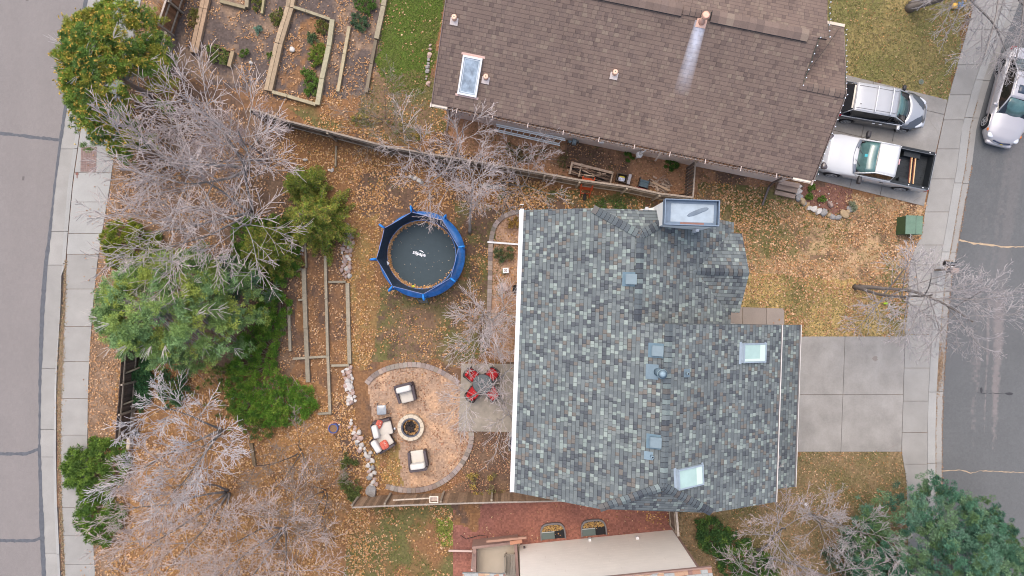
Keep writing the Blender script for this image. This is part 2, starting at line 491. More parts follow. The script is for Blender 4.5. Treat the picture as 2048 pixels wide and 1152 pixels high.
# ------------------------------------------------------------------ streets
def strip(name, Ya, fa, fb, z, m, y0=-400, y1=1552, joints=None, gap=.022, thick=.12, step=20, colf=None):
    """paving between two x(v) curves, split at the joints"""
    mb = MB()
    js = [y0] + sorted([j for j in (joints or []) if y0 < j < y1]) + [y1]
    g = gap * S / 2
    for a, b in zip(js[:-1], js[1:]):
        a2 = a + (g if a != y0 else 0); b2 = b - (g if b != y1 else 0)
        n = max(1, int((b2 - a2) / step))
        vs = [a2 + (b2 - a2) * i / n for i in range(n + 1)]
        cc = jit((1, 1, 1), .05)
        P = []
        for v in vs:
            xa, yy = W(float(fa(v)), v); xb, _ = W(float(fb(v)), v)
            P.append((xa, xb, yy))
        vv = []; ff = []
        for xa, xb, yy in P: vv += [(xa, yy, z), (xb, yy, z), (xa, yy, z - thick), (xb, yy, z - thick)]
        for i in range(n):
            o = 4 * i; q = o + 4
            ff += [(o, q, q + 1, o + 1), (o + 2, q + 2, q, o), (o + 1, q + 1, q + 3, o + 3)]
        ff += [(0, 1, 3, 2), (4 * n, 4 * n + 2, 4 * n + 3, 4 * n + 1)]
        mb.add(vv, ff, cc)
    o = mb.build(name, m)
    return tag(o, kind="structure")

conc = mat("concrete_old", (.275, .264, .246), .9, usecol=True, n=(1.1, .10), n2=(30, .08), bump=(60, .2))
conc_l = mat("concrete_pale", (.305, .30, .285), .9, usecol=True, n=(.9, .09), n2=(25, .06), bump=(60, .2))
conc_d = mat("concrete_driveway", (.272, .257, .238), .88, usecol=True, n=(.8, .20), n2=(16, .07), bump=(60, .2), streak=(1.4, .06, (1, .2, 1)))

def grid_sheet(name, f_l, f_r, y0, y1, z, colfun, m, nxs=110, st=6):
    vs = np.arange(y0, y1 + .1, st)
    tt = np.linspace(0, 1, nxs)
    uu = np.stack([np.asarray(f_l(v)) + (np.asarray(f_r(v)) - np.asarray(f_l(v))) * tt for v in vs])
    vv = np.repeat(vs[:, None], nxs, 1)
    x = (uu - 1024) / S; y = (576 - vv) / S
    Cc = colfun(x, y, uu, vv)
    idx = np.arange(uu.size).reshape(uu.shape)
    F = np.stack([idx[:-1, :-1], idx[1:, :-1], idx[1:, 1:], idx[:-1, 1:]], -1).reshape(-1, 4)
    o = fast(name, np.stack([x, y, np.full_like(x, z)], -1).reshape(-1, 3), F, m, Cc[:-1, :-1].reshape(-1, 3), smooth=True)
    return tag(o, kind="structure")

def asph_w(x, y, u, v):
    n = fnoise(x, y, 3, 3, 3); f = vnoise(x, y, .1, 8)
    c = np.zeros(x.shape + (3,)); c[:] = (.205, .186, .178)
    w_ = fnoise(x * .5, y * .08, .5, 33, 3); sp = vnoise(x, y, .16, 51) * vnoise(x, y, .9, 52)
    return c * (.90 + .12 * n + .06 * f + .08 * (w_ - .5) - .35 * (sp > .80))[..., None]
def asph_e(x, y, u, v):
    e = ci(v, EY, EEDGE); d = u - e
    n = fnoise(x, y * .22, .35, 3, 3); nf = fnoise(x, y, .14, 13, 2); nl = fnoise(x, y, 3, 23, 3)
    c = np.zeros(x.shape + (3,)); c[:] = (.122, .125, .127)
    c *= (.86 + .28 * nl)[..., None]
    # two worn wheel bands, wide in the north, running out into a thin tongue in the south
    t = np.clip((905 - v) / 300, 0, 1)
    for cx, wd, st_ in ((104, 10, 1.0), (84, 3, .7), (62, 10, .22)):
        cxx = cx + np.clip(700 - v, 0, 900) * -.045
        ww = wd * (.35 + .9 * t) + np.clip(640 - v, 0, 600) * .012
        m = np.clip(1.25 - np.abs(d - cxx) / np.maximum(ww, 1), 0, 1) * np.clip(t * 3, 0, 1) * st_
        m = np.clip(m * 1.4 + (nf - .55) * 1.6 * (m > .03) + (n - .5) * 1.0 * (m > .03), 0, 1)
        fade = np.where(v < 600, .30, 1.0)
        m = (m * fade)[..., None]
        c = c * (1 - m) + np.array((.185, .168, .165)) * m
    return c * (.95 + .10 * vnoise(x, y, .09, 8))[..., None]
asph = mat("asphalt", (1, 1, 1), .93, usecol=True, n=(45, .16), bump=(90, .35), spec=.15)
fw = lambda v: ci(v, WY, WSEAL)
grid_sheet("west_road", lambda v: fw(v) * 0 - 800, fw, -600, 1750, -.12, asph_w, asph, 200, 8)
fe = lambda v: ci(v, EY, EEDGE)
grid_sheet("east_road", lambda v: fe(v) + 0., lambda v: fe(v) + 420, -600, 1750, -.12, asph_e, asph, 210, 5)
strip("west_gutter", WY, lambda v: ci(v, WY, WSEAL), lambda v: ci(v, WY, WCURB), -.105, conc, joints=[125, 297, 463, 530, 738, 860, 915, 1108, -40, -200, 1280])
strip("west_kerb", WY, lambda v: ci(v, WY, WCURB) + .3, lambda v: ci(v, WY, WSWL) - 2 - (7 if 540 < v < 1152 else 0), .02, conc_l, joints=[125, 297, 463, 530, 738, 860, 1108, -40, -200, 1280], thick=.2)
strip("west_pavement", WY, lambda v: ci(v, WY, WSWL) + (1.5 if v > 540 else 0), lambda v: ci(v, WY, WSWR), .03, conc_l, y1=508, joints=[-330, -260, -190, -110, -30, 45, 120, 200, 292, 345, 404, 467], thick=.15)
strip("west_pavement", WY, lambda v: ci(v, WY, WSWL) + 1, lambda v: ci(v, WY, WSWR), .032, conc, y0=509, joints=[578, 653, 723, 797, 870, 1015, 1070, 1128, 1200, 1280, 1360, 1440], thick=.15)
strip("east_gutter", EY, lambda v: ci(v, EY, EEDGE) - 16, lambda v: ci(v, EY, EEDGE), -.105, conc, joints=[-200, -90, 20, 160, 235, 366, 504, 600, 784, 927, 1080, 1250])
strip("east_kerb", EY, lambda v: ci(v, EY, EEDGE) - 32.2, lambda v: ci(v, EY, EEDGE) - 16.5, .02, conc_l, joints=[-200, -90, 20, 160, 235, 366, 504, 600, 784, 927, 1080, 1250], thick=.2)
strip("east_pavement", EY, lambda v: ci(v, ESW_Y, ESW_X), lambda v: ci(v, EY, EEDGE) - 33, .03, conc, joints=[-300, -220, -150, -75, -20, 60, 130, 190, 240, 298, 358, 424, 490, 530, 610, 669, 736, 802, 865, 928, 990, 1060, 1130, 1210], thick=.15)

seal_m = mat("crack_sealant", (.088, .093, .105), .7, n=(6, .2))
mb = MB(); rr = random.Random(3)
vs = list(range(-400, 1552, 7)); pl = []
for v in vs:
    c = float(ci(v, WY, WSEAL)) - 1; w = 3.4 + rr.uniform(-.8, .8) + 1.2 * math.sin(v * .013)
    pl.append((W(c - w, v), W(c + w, v)))
for a, b in zip(pl[:-1], pl[1:]): mb.add([(*a[0], -.098), (*b[0], -.098), (*b[1], -.098), (*a[1], -.098)], [(0, 1, 2, 3)])
tag(mb.build("edge_sealant", seal_m), kind="structure")
mb = MB()
for v0, wob, y2 in ((261, 19, 0), (908, -8, 0), (1081, -2, 0), (-120, 10, 0)):
    pts = []
    for i in range(0, 31):
        t = i / 30; u = -40 + t * (float(ci(v0, WY, WSEAL)) + 40)
        if v0 == 908: vv = 909 - (12 * max(0, (t - .75)) / .25 * .9)
        elif v0 == 1081: vv = 1083 - 7 * max(0, (t - .85)) / .15
        else: vv = v0 + wob * t
        w = 3.1 + rr.uniform(-.7, .7); pts.append((u, vv + rr.uniform(-.6, .6), w))
    for a, b in zip(pts[:-1], pts[1:]):
        mb.add([(*W(a[0], a[1] - a[2]), -.1155), (*W(a[0], a[1] + a[2]), -.1155), (*W(b[0], b[1] + b[2]), -.1155), (*W(b[0], b[1] - b[2]), -.1155)], [(0, 1, 2, 3)])
tag(mb.build("joint_sealant", seal_m), kind="structure")
# cracks across the east road, filled with sand
mb = MB()
def crack(mb, pts, w, z, r):
    P = []
    for (a, b) in zip(pts[:-1], pts[1:]):
        n = max(2, int(math.dist(a, b) / 5))
        for i in range(n): P.append((lerp(a[0], b[0], i / n) + r.uniform(-1, 1) * .6, lerp(a[1], b[1], i / n) + r.uniform(-1, 1) * .9, w * r.uniform(.4, 1.4)))
    for a, b in zip(P[:-1], P[1:]):
        mb.add([(*W(a[0], a[1] - a[2]), z), (*W(a[0], a[1] + a[2]), z), (*W(b[0], b[1] + b[2]), z), (*W(b[0], b[1] - b[2]), z)], [(0, 1, 2, 3)])
crack(mb, [(1921, 479), (1950, 486), (1975, 488), (2005, 493), (2060, 494), (2150, 500)], 1.7, -.1155, rr)
crack(mb, [(1887, 943), (1925, 941), (1945, 947), (1965, 943), (2000, 944), (2060, 947), (2150, 944)], .8, -.1155, rr)
tag(mb.build("sand_filled_crack", mat("crack_sand", (.40, .30, .20), .95, n=(20, .2))), kind="structure")
mb = MB()
crack(mb, [(1974, 600), (1974, 790), (1973, 880)], .5, -.1155, rr); crack(mb, [(1958, 786), (2030, 789)], .55, -.1145, rr)
for u, v, a, b in ((1966, 781, 3, 6), (2022, 788, 9, 3), (1936, 600, 8, 26)):
    if v == 600: continue
    mb.add([(*W(u + a * math.cos(t) * rr.uniform(.7, 1.2), v + b * math.sin(t) * rr.uniform(.7, 1.2)), -.1135) for t in [i * PI / 6 for i in range(12)]], [tuple(range(12))[::-1]])
tag(mb.build("tar_repair", mat("tar_patch", (.045, .045, .05), .7)), kind="structure")
# brick paved patch of the west pavement
mb = MB()
for i in range(9):
    for j in range(12):
        u = 163 + i * 3.5 - j * .12; v = 294 + j * 4.15
        x, y = W(u + 1.7, v + 2)
        mb.box(x, y, .034, .080, .096, .012, c=jit((1, 1, 1), .14))
tag(mb.build("brick_paving", mat("red_brick_paving", (.22, .155, .138), .9, usecol=True, n=(30, .1))), kind="structure")

def slabs(name, A, B, C_, D, nu, nv, m, z=.035, gap=.02, splits_u=None, splits_v=None, sub=6):
    """quad A(tl) B(tr) C(br) D(bl) in ground px split into slabs"""
    mb = MB()
    su = splits_u or [i / nu for i in range(nu + 1)]; sv = splits_v or [i / nv for i in range(nv + 1)]
    Lu = math.dist(A, B) / S; Lv = math.dist(A, D) / S
    for i in range(len(su) - 1):
        for j in range(len(sv) - 1):
            a, b = su[i] + (gap / 2 / Lu if i else 0), su[i + 1] - (gap / 2 / Lu if i < len(su) - 2 else 0)
            c, d = sv[j] + (gap / 2 / Lv if j else 0), sv[j + 1] - (gap / 2 / Lv if j < len(sv) - 2 else 0)
            def Q(s, t):
                u = lerp(lerp(A[0], B[0], s), lerp(D[0], C_[0], s), t); v = lerp(lerp(A[1], B[1], s), lerp(D[1], C_[1], s), t)
                return W(u, v)
            mb.prism([Q(a, c), Q(b, c), Q(b, d), Q(a, d)], -.1, z, jit((1, 1, 1), .06))
    return tag(mb.build(name, m), kind="structure")
slabs("driveway", (1560, 673), (1809, 673), (1802, 903), (1550, 903), 2, 2, conc_d, splits_u=[0, .52, 1], splits_v=[0, .505, 1])
slabs("north_driveway", (1560, 118), (1894, 200), (1847, 412), (1510, 330), 2, 2, conc_d, splits_u=[0, .56, .74, 1], splits_v=[0, .14, .52, 1])
slabs("porch_slab", (1440, 613), (1568, 617), (1568, 660), (1440, 660), 2, 1, mat("concrete_porch", (.25, .212, .185), .9, usecol=True, n=(1.2, .08), n2=(20, .06)), splits_u=[0, .35, .72, 1])
slabs("patio", (923, 727), (1060, 728), (1058, 864), (917, 862), 1, 1, mat("concrete_patio", (.29, .255, .21), .9, usecol=True, n=(1.6, .22), n2=(5, .12)), z=.05)
# oil spot and thin cracks on the driveway
mb = MB(); crack(mb, [(1610, 790), (1606, 830), (1604, 880)], .45, .0392, rr); crack(mb, [(1775, 675), (1808, 697)], .4, .0392, rr); crack(mb, [(1774, 900), (1802, 882)], .4, .0392, rr)
crack(mb, [(1826, 403), (1849, 388)], .4, .0392, rr); crack(mb, [(1858, 240), (1878, 270)], .4, .0392, rr)
for cx, cy, a in ((1749, 717, 6),): mb.add([(*W(cx + a * math.cos(t) * rr.uniform(.5, 1.1), cy + a * math.sin(t) * rr.uniform(.5, 1.1)), .0385) for t in [i * PI / 8 for i in range(16)]], [tuple(range(16))[::-1]])
tag(mb.build("driveway_stain", mat("oil_stain", (.22, .19, .17), .8)), kind="structure")

# ------------------------------------------------------------------ the main house (slate roof)
_SL0 = [((.155, .178, .192), .27), ((.195, .222, .232), .22), ((.235, .265, .27), .10), ((.092, .102, .122), .14), ((.31, .37, .355), .10), ((.38, .44, .42), .03), ((.205, .18, .162), .09), ((.125, .142, .162), .05)]
_m = [sum(c[k] * w for c, w in _SL0) for k in range(3)]
SL = [(tuple(c[k] * .82 + _m[k] * .18 for k in range(3)), w) for c, w in _SL0]
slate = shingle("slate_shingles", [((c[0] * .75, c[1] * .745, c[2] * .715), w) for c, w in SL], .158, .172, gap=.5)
slate_cap = mat("slate_ridge_caps", (1, 1, 1), .92, usecol=True, n=(20, .12))
siding = mat("cream_siding", (.74, .71, .64), .7, n=(3, .05))
white_trim = mat("white_trim", (.70, .70, .70), .5, n=(3, .04))
dark_glass = mat("dark_window_glass", (.03, .035, .04), .08, spec=.6)
metal_b = mat("galvanised_blue_metal", (.33, .43, .49), .45, metal=.35, n=(5, .10))
RH = R(-1.95)
house = thing("house", "two storey house with multicoloured grey slate shingle roof and cream siding", "house", (0, 0, 0), RH)
pl_, pz = .54, 5.2
zl = lambda x: 5.2 + .54 * (x - .38)
zrs = lambda x: zl(6.0) - .54 * (x - 6.0)
zrn = lambda x: zl(4.92) - .54 * (x - 4.92)
ye, yn, ys_ = -1.17, 3.32, -8.65
planes = []
L3 = lambda x, y, f: (x, y, f(x))
planes.append(([L3(.38, ys_, zl), L3(3.78, ys_, zl), L3(6.0, -7.35, zl), L3(6.0, ye, zl), L3(4.92, ye, zl), L3(4.92, 2.25, zl), L3(3.15, yn, zl), L3(.38, yn, zl)], (0, 1, 0)))
planes.append(([L3(6.0, ye, zrs), L3(6.0, -7.35, zrs), L3(8.22, ys_, zrs), L3(11.42, ys_, zrs), L3(11.42, ye, zrs)], (0, 1, 0)))
zc = zl(3.78)
planes.append(([(3.78, ys_, zc), (8.22, ys_, zc), (6.0, -7.35, zl(6.0))], (1, 0, 0)))
# front (east) plane of the north part, cut by the small cross gable
zg = 6.27; gy = .95; xr = 4.92 + (zl(4.92) - zg) / .54
zge = 5.40; xge = 4.92 + (zl(4.92) - zge) / .54
planes.append(([L3(4.92, 2.25, zrn), L3(4.92, ye - .3, zrn), L3(9.28, ye - .3, zrn), L3(9.28, -.72, zrn), L3(xr, gy, zrn), L3(9.28, 2.62, zrn), L3(9.28, 3.08, zrn), L3(6.69, yn, zrn)], (0, 1, 0)))
planes.append(([(3.15, yn, zl(3.15)), (6.69, yn, zrn(6.69)), (4.92, 2.25, zl(4.92))], (1, 0, 0)))
planes.append(([(xr, gy, zg), (9.66, gy, zg), (9.60, 2.62, zge), (xge, 2.62, zge)], (1, 0, 0)))
planes.append(([(xr, gy, zg), (9.66, gy, zg), (9.60, -.72, zge), (xge, -.72, zge)], (1, 0, 0)))
roof_obj("roof", planes, slate, house, .12)
# lower skirt roof in front of the garage
skirt = [([(10.9, -1.24, 4.12), (10.9, -8.62, 4.12), (13.18, -8.62, 3.0), (13.18, -1.24, 3.0)], (0, 1, 0))]
roof_obj("garage_roof", skirt, slate, house, .12)
# ridge caps
pal = [(c[0] * .62, c[1] * .64, c[2] * .65) for c, w in SL for _ in range(int(w * 50))]
def caps(mb, p0, p1, na, nb, w=.17, step=.20, r=rnd, palette=pal, lift=.03):
    """overlapping caps from p0 to p1; na, nb = unit vectors down each side"""
    p0 = Vector(p0); p1 = Vector(p1); d = (p1 - p0); L_ = d.length; d.normalize(); n = int(L_ / step)
    na = Vector(na).normalized(); nb = Vector(nb).normalized(); up = Vector((0, 0, 1))
    for i in range(n + 1):
        a = p0 + d * (i * L_ / (n + 1)); b = p0 + d * (min((i + 1.25) * L_ / (n + 1), L_))
        c = jit(r.choice(palette), .12, r); c = tuple(x * .88 for x in c)
        qa = a + up * (lift + .012); qb = b + up * (lift + .034)
        vs = [qa + na * w, qa, qa + nb * w, qb + na * w, qb, qb + nb * w]
        lo = [v - up * .03 for v in vs]
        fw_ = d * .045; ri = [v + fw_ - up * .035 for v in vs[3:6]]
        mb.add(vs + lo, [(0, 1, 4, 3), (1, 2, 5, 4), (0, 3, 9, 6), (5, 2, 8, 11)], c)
        mb.add(vs[3:6] + ri, [(0, 1, 4, 3), (1, 2, 5, 4)], (.03, .032, .036))  # riser faces coloured near black to paint in the shade at each cap butt
dL = (-1, 0, -.54); dR = (1, 0, -.54); zr_ = zl(6.0)
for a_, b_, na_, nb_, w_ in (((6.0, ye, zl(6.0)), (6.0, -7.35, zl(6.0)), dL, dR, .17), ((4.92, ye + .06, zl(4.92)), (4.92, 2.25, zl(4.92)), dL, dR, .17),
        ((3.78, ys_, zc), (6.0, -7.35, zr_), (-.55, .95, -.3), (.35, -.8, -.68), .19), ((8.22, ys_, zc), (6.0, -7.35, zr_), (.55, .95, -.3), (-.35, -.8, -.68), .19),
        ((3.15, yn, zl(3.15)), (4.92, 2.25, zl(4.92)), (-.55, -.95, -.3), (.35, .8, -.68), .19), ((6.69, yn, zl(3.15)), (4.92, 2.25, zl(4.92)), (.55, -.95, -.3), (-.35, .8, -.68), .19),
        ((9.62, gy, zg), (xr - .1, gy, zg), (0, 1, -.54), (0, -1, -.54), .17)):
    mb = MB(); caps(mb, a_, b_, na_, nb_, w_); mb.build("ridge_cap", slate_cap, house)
# walls
mb = MB()
def prof(mb, P, y0, y1):
    n = len(P); vs = [(x, y0, z) for x, z in P] + [(x, y1, z) for x, z in P]
    mb.add(vs, [tuple(range(n)), tuple(range(2 * n - 1, n - 1, -1))] + [(i, i + n, (i + 1) % n + n, (i + 1) % n) for i in range(n)])
prof(mb, [(.85, 0), (10.95, 0), (10.95, 5.35), (8.2, 6.80), (6.0, 7.95), (3.8, 6.80), (.85, 5.25)][:4] + [(3.8, 6.80), (.85, 5.25)], -8.25, ye - .20)
prof(mb, [(.852, 0), (8.85, 0), (8.85, 5.3), (6.65, 6.45), (3.2, 6.45), (.852, 5.25)], ye - .01, 2.92)
mb.build("wall", siding, house)
# gable step wall between the two roofs
mb = MB(); prof(mb, [(4.95, 7.0), (9.5, 5.0), (11.2, 5.0), (11.2, 5.28), (6.0, 8.08), (5.7, 7.95)], ye - .16, ye - .03); mb.build("gable_wall", mat("step_flashing", (.10, .11, .12), .7), house)
mb = MB(); mb.prism([(10.96, -8.2), (12.82, -8.2), (12.82, -1.68), (10.96, -1.68)], 0, lambda p: 3.9 if p[0] < 12 else 3.0); mb.build("garage_wall", siding, house)
mb = MB(); mb.box(12.84, -4.93, 1.15, .04, 4.9, 2.2)
for k in range(4): mb.box(12.87, -4.93, .33 + k * .55, .03, 4.86, .48)
mb.build("garage_door", white_trim, house)
# cross-gable front wall
mb = MB()
mb.add([(9.2, -.45, 0), (9.2, 2.35, 0), (9.2, 2.35, 5.42), (9.2, gy, 6.1), (9.2, -.45, 5.42), (8.8, -.45, 0), (8.8, 2.35, 0), (8.8, 2.35, 5.42), (8.8, gy, 6.1), (8.8, -.45, 5.42)],
       [(0, 1, 2, 3, 4), (9, 8, 7, 6, 5), (0, 5, 6, 1), (1, 6, 7, 2), (2, 7, 8, 3), (3, 8, 9, 4), (4, 9, 5, 0)])
mb.build("bay_wall", siding, house)
for y, z, w, h in ((-1.5, 4.2, 1.2, 1.1), (-5.5, 4.2, 1.5, 1.1), (-3.5, 1.2, 2.2, 1.9), (1.4, 4.2, 1.2, 1.1)):
    f = MB().box(.835, y, z, .05, w + .12, h + .12).build("window", white_trim, house)
    MB().box(.812, y, z, .02, w, h).build("pane", dark_glass, f)
f = MB().box(9.215, .95, 3.9, .05, 1.5, 1.2).build("window", white_trim, house); MB().box(9.24, .95, 3.9, .02, 1.38, 1.08).build("pane", dark_glass, f)
# gutters
mb = MB()
def gutter(mb, x, y0, y1, z, w, s=1):
    t = .02
    mb.box(x, (y0 + y1) / 2, z - .055, w, y1 - y0, t); mb.box(x - w / 2 * s, (y0 + y1) / 2, z - .005, t, y1 - y0, .12); mb.box(x + w / 2 * s, (y0 + y1) / 2, z - .01, t, y1 - y0, .10)
    for y in (y0, y1): mb.box(x, y, z - .01, w, .02, .10)
mb.box(.31, (ys_ + yn) / 2, 5.12, .15, yn - ys_, .13)
mb.box(.215, (ys_ + yn) / 2, 5.20, .025, yn - ys_, .05)
for k in range(14): mb.box(.30, ys_ + .5 + k * .9, 5.19, .15, .02, .012, c=(.8, .8, .82))
mb.box(.315, yn + .03, 5.13, .15, .05, .10)
mb.build("gutter", white_trim, house)
mb = MB()
mb.box(11.445, (ys_ + ye) / 2, 5.20, .04, ye - ys_, .08, c=(.25, .25, .27)); mb.box(11.485, (ys_ + ye) / 2, 5.24, .035, ye - ys_, .10)
mb.build("gutter", mat("gutter_offwhite", (.55, .52, .49), .5, usecol=True, n=(2, .15)), house)
mb = MB(); mb.box(13.21, -4.93, 2.93, .05, 7.4, .08, c=(.25, .25, .27)); mb.box(13.25, -4.93, 2.96, .03, 7.4, .10)
mb.build("gutter", MATS["gutter_offwhite"], house)
# box vents, pipes
def slope_mtx(sgn): return Matrix.Rotation(-sgn * math.atan(.54) * -1, 3, 'Y')
def boxvent(x, y, s=.46):
    z = zl(x)
    b = MB(); a = math.atan(.54)
    b.box(x, y, z + .02, .60, .56, .012, ry=-a, c=(.8, .9, .95)); b.box(x + .03, y, z + .10, .40, .38, .15, ry=-a); b.box(x + .04, y, z + .20, .42, .40, .035, ry=-a * .7, c=(1.15, 1.1, 1.05)); b.box(x + .13, y, z + .228, .03, .26, .02, ry=-a * .7, c=(1.5, 1.4, 1.4))
    b.build("roof_vent", mat("vent_metal", (.145, .20, .235), .55, metal=0., usecol=True, n=(6, .08)), house)
boxvent(4.58, .50); boxvent(5.58, -2.20); boxvent(5.62, -5.68)
zz = MATS["vent_metal"]
b = MB(); x, y = 5.72, -3.02; z = zl(x)
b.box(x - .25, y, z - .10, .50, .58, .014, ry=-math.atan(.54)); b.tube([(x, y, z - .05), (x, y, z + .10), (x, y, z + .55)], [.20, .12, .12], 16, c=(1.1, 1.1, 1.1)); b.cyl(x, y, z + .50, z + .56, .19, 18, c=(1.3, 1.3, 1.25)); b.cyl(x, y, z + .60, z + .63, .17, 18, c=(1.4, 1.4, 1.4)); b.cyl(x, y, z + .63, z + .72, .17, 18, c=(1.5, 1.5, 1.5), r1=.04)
b.build("flue_pipe", zz, house)
b = MB(); x, y = 6.85, -3.05; z = zrs(x)
b.box(x, y, z + .02, .30, .32, .012, ry=math.atan(.54)); b.cyl(x, y, z, z + .30, .05, 12, c=(1.5, 1.4, 1.3)); b.cyl(x, y, z + .295, z + .302, .035, 12, c=(.1, .1, .1))
b.build("plumbing_vent", zz, house)
b = MB(); x, y = 5.50, -6.24; z = zl(x)
b.box(x - .05, y, z + .0, .36, .32, .012, ry=-math.atan(.54), c=(1.2, 1.2, 1.2)); b.cyl(x + .05, y, z, z + .30, .05, 12, c=(1.5, 1.5, 1.5)); b.cyl(x + .05, y, z + .295, z + .302, .035, 12, c=(.1, .1, .1))
b.build("plumbing_vent", zz, house)
b = MB(); z = zl(3.5) - .2
b.cyl(6.0, 3.1, 5.1, 5.5, .01, 6); 
# skylights
glow = mat("skylight_glass", (.36, .49, .45), .12, spec=.5, n=(1.5, .10))
def skylight(x, y, f, sgn, lx, ly, fr, inner, rz=0.):
    a = math.atan(.54) * sgn; z = f(x)
    mb = MB(); t = .055
    def bx(dx, dy, dz, sx, sy, sz, c=None):
        ca, sa = math.cos(a), math.sin(a); cr, sr = math.cos(rz), math.sin(rz)
        dx, dy = dx * cr - dy * sr, dx * sr + dy * cr
        mb.box(x + dx * ca + dz * sa, y + dy, z - dx * sa + dz * ca, sx, sy, sz, ry=a, rz=rz, c=c)
    for q in (-1, 1):
        bx(0, q * (ly / 2 - t / 2), .07, lx, t, .14); bx(q * (lx / 2 - t / 2), 0, .071, t, ly - 2 * t - .004, .138)
    bx(-lx / 2 - .07, 0, .012, .13, ly + .10, .012, c=(.5, .52, .55)); bx(lx / 2 + .05, 0, .012, .10, ly + .06, .012, c=(.8, .8, .8))
    o = mb.build("skylight", fr, house)
    mb = MB(); bx(0, 0, .105, lx - 2 * t, ly - 2 * t, .02); g = mb.build("pane", glow, o)
    mb = MB(); w = (lx - 2 * t)
    bx(w * .36, 0, .119, w * .24, ly - 2 * t - .02, .006, c=(1.18, 1.16, 1.1)); bx(-.02, -(ly / 2 - t - .06), .1195, w - .05, .10, .006, c=(1.22, 1.2, 1.16))
    mb.build("skylight_well", mat("skylight_shaft", (.46, .56, .52), .3, usecol=True), o)
fr_ = mat("skylight_frame_grey", (.36, .42, .47), .4, metal=.3, n=(5, .1))
skylight(9.98, -2.32, zrs, 1, 1.30, .80, fr_, None)
skylight(7.12, -7.08, zrs, 1, 1.28, .80, fr_, None, rz=R(4.5))
# chimney
ch = MB(); x0, x1, y0, y1, zt = 5.70, 7.64, 2.62, 3.52, 8.25
# flared lower chase on the west side
ch.prism([(x0, y0), (x1, y0), (x1, y1), (x0, y1)], 0, zt)
ch.prism([(x0 - .55, 2.9), (x0, 2.9), (x0, 3.50), (x0 - .55, 3.50)], 0, lambda p: 5.0 if p[0] < x0 - .1 else 6.1)
chim = ch.build("chimney", mat("chimney_siding", (.80, .79, .74), .6, n=(3, .06)), house)
mb = MB(); t = .035
for cx, cy, sx, sy in (((x0 + x1) / 2, y0 - .02, x1 - x0 + .12, t), ((x0 + x1) / 2, y1 + .02, x1 - x0 + .12, t), (x0 - .045, (y0 + y1) / 2, t, y1 - y0), (x1 + .045, (y0 + y1) / 2, t, y1 - y0)):
    mb.box(cx, cy, zt + .06, sx, sy, .36, c=(.55, .62, .72))
for cx, cy, sx, sy in (((x0 + x1) / 2, y0 + .05, x1 - x0, .10), ((x0 + x1) / 2, y1 - .05, x1 - x0, .10), (x0 + .10, (y0 + y1) / 2, .20, y1 - y0 - .21), (x1 - .05, (y0 + y1) / 2, .10, y1 - y0 - .21)):
    mb.box(cx, cy, zt + .03, sx, sy, .055, c=(.42, .50, .60))
mb.box((x0 + x1) / 2 + .02, (y0 + y1) / 2, zt + .012, x1 - x0 - .1, y1 - y0 - .1, .03, c=(1.02, 1.06, 1.08))
mb.box((x0 + x1) / 2 + .05, y0 + .05, zt + .0605, .9, .07, .008, c=(.75, .32, .22))
mb.sup((x0 + x1) / 2 + .2, (y0 + y1) / 2 + .02, zt + .027, .36, .09, .006, e=.9, rz=.4, c=(.45, .5, .56)); mb.sup((x0 + x1) / 2 + .42, (y0 + y1) / 2 + .12, zt + .029, .26, .08, .006, e=.9, rz=.3, c=(.5, .55, .6))
mb.build("chimney_pan", mat("chimney_sheet_metal", (.29, .335, .375), .5, metal=.0, usecol=True, n=(3, .15)), chim)
for x in (x0 - .09, x1 - .42): MB().box(x, y0 - .10, zt - 1.25, .12, .10, .55).build("trim_board", white_trim, chim)
mb = MB(); x = 5.42; mb.box(x, 3.42, 5.6, .10, .10, 1.2); mb.box(x - .02, 3.44, 6.21, .13, .12, .02, c=(.6, .6, .6)); mb.build("exhaust_duct", mat("duct_white", (.75, .76, .76), .5, usecol=True), house)

# white downspout extension lying over the bed
mb = MB(); ang = Vector((*W(1037, 488, .12), .12)) - Vector((*W(975, 484, .12), .12))
mb.beam((*W(975, 484, .10), .10), (*W(1040, 489, .16), .16), .085, .07); mb.beam((*W(1040, 489, .16), .16), (.95, 1.95 + .2, 2.6), .075, .075); mb.beam((.95, 2.15, 2.6), (.60, 2.15, 5.0), .075, .075)
dsp = thing("downspout", "white rain downspout running out across the paver edged bed", "downspout", (.6, 2.2, 0)); mb.build("pipe", white_trim, dsp, world=True)

# ------------------------------------------------------------------ the brown-roofed house
BR = [((.156, .114, .096), .30), ((.164, .120, .100), .25), ((.145, .107, .092), .20), ((.176, .132, .108), .13), ((.120, .088, .077), .08), ((.192, .148, .118), .04)]
AB = R(-11.5); PB = .42
zb = lambda y: 3.6 + PB * (y - 7.37)
YR = 12.7
bh = thing("house", "long low house with plain brown shingle roof and taupe walls", "house", (0, 0, 0), AB)
bcos = math.hypot(1, PB)
brown = shingle("brown_shingles", BR, .18, .175, gap=.30, stain=None, bumpd=.012)
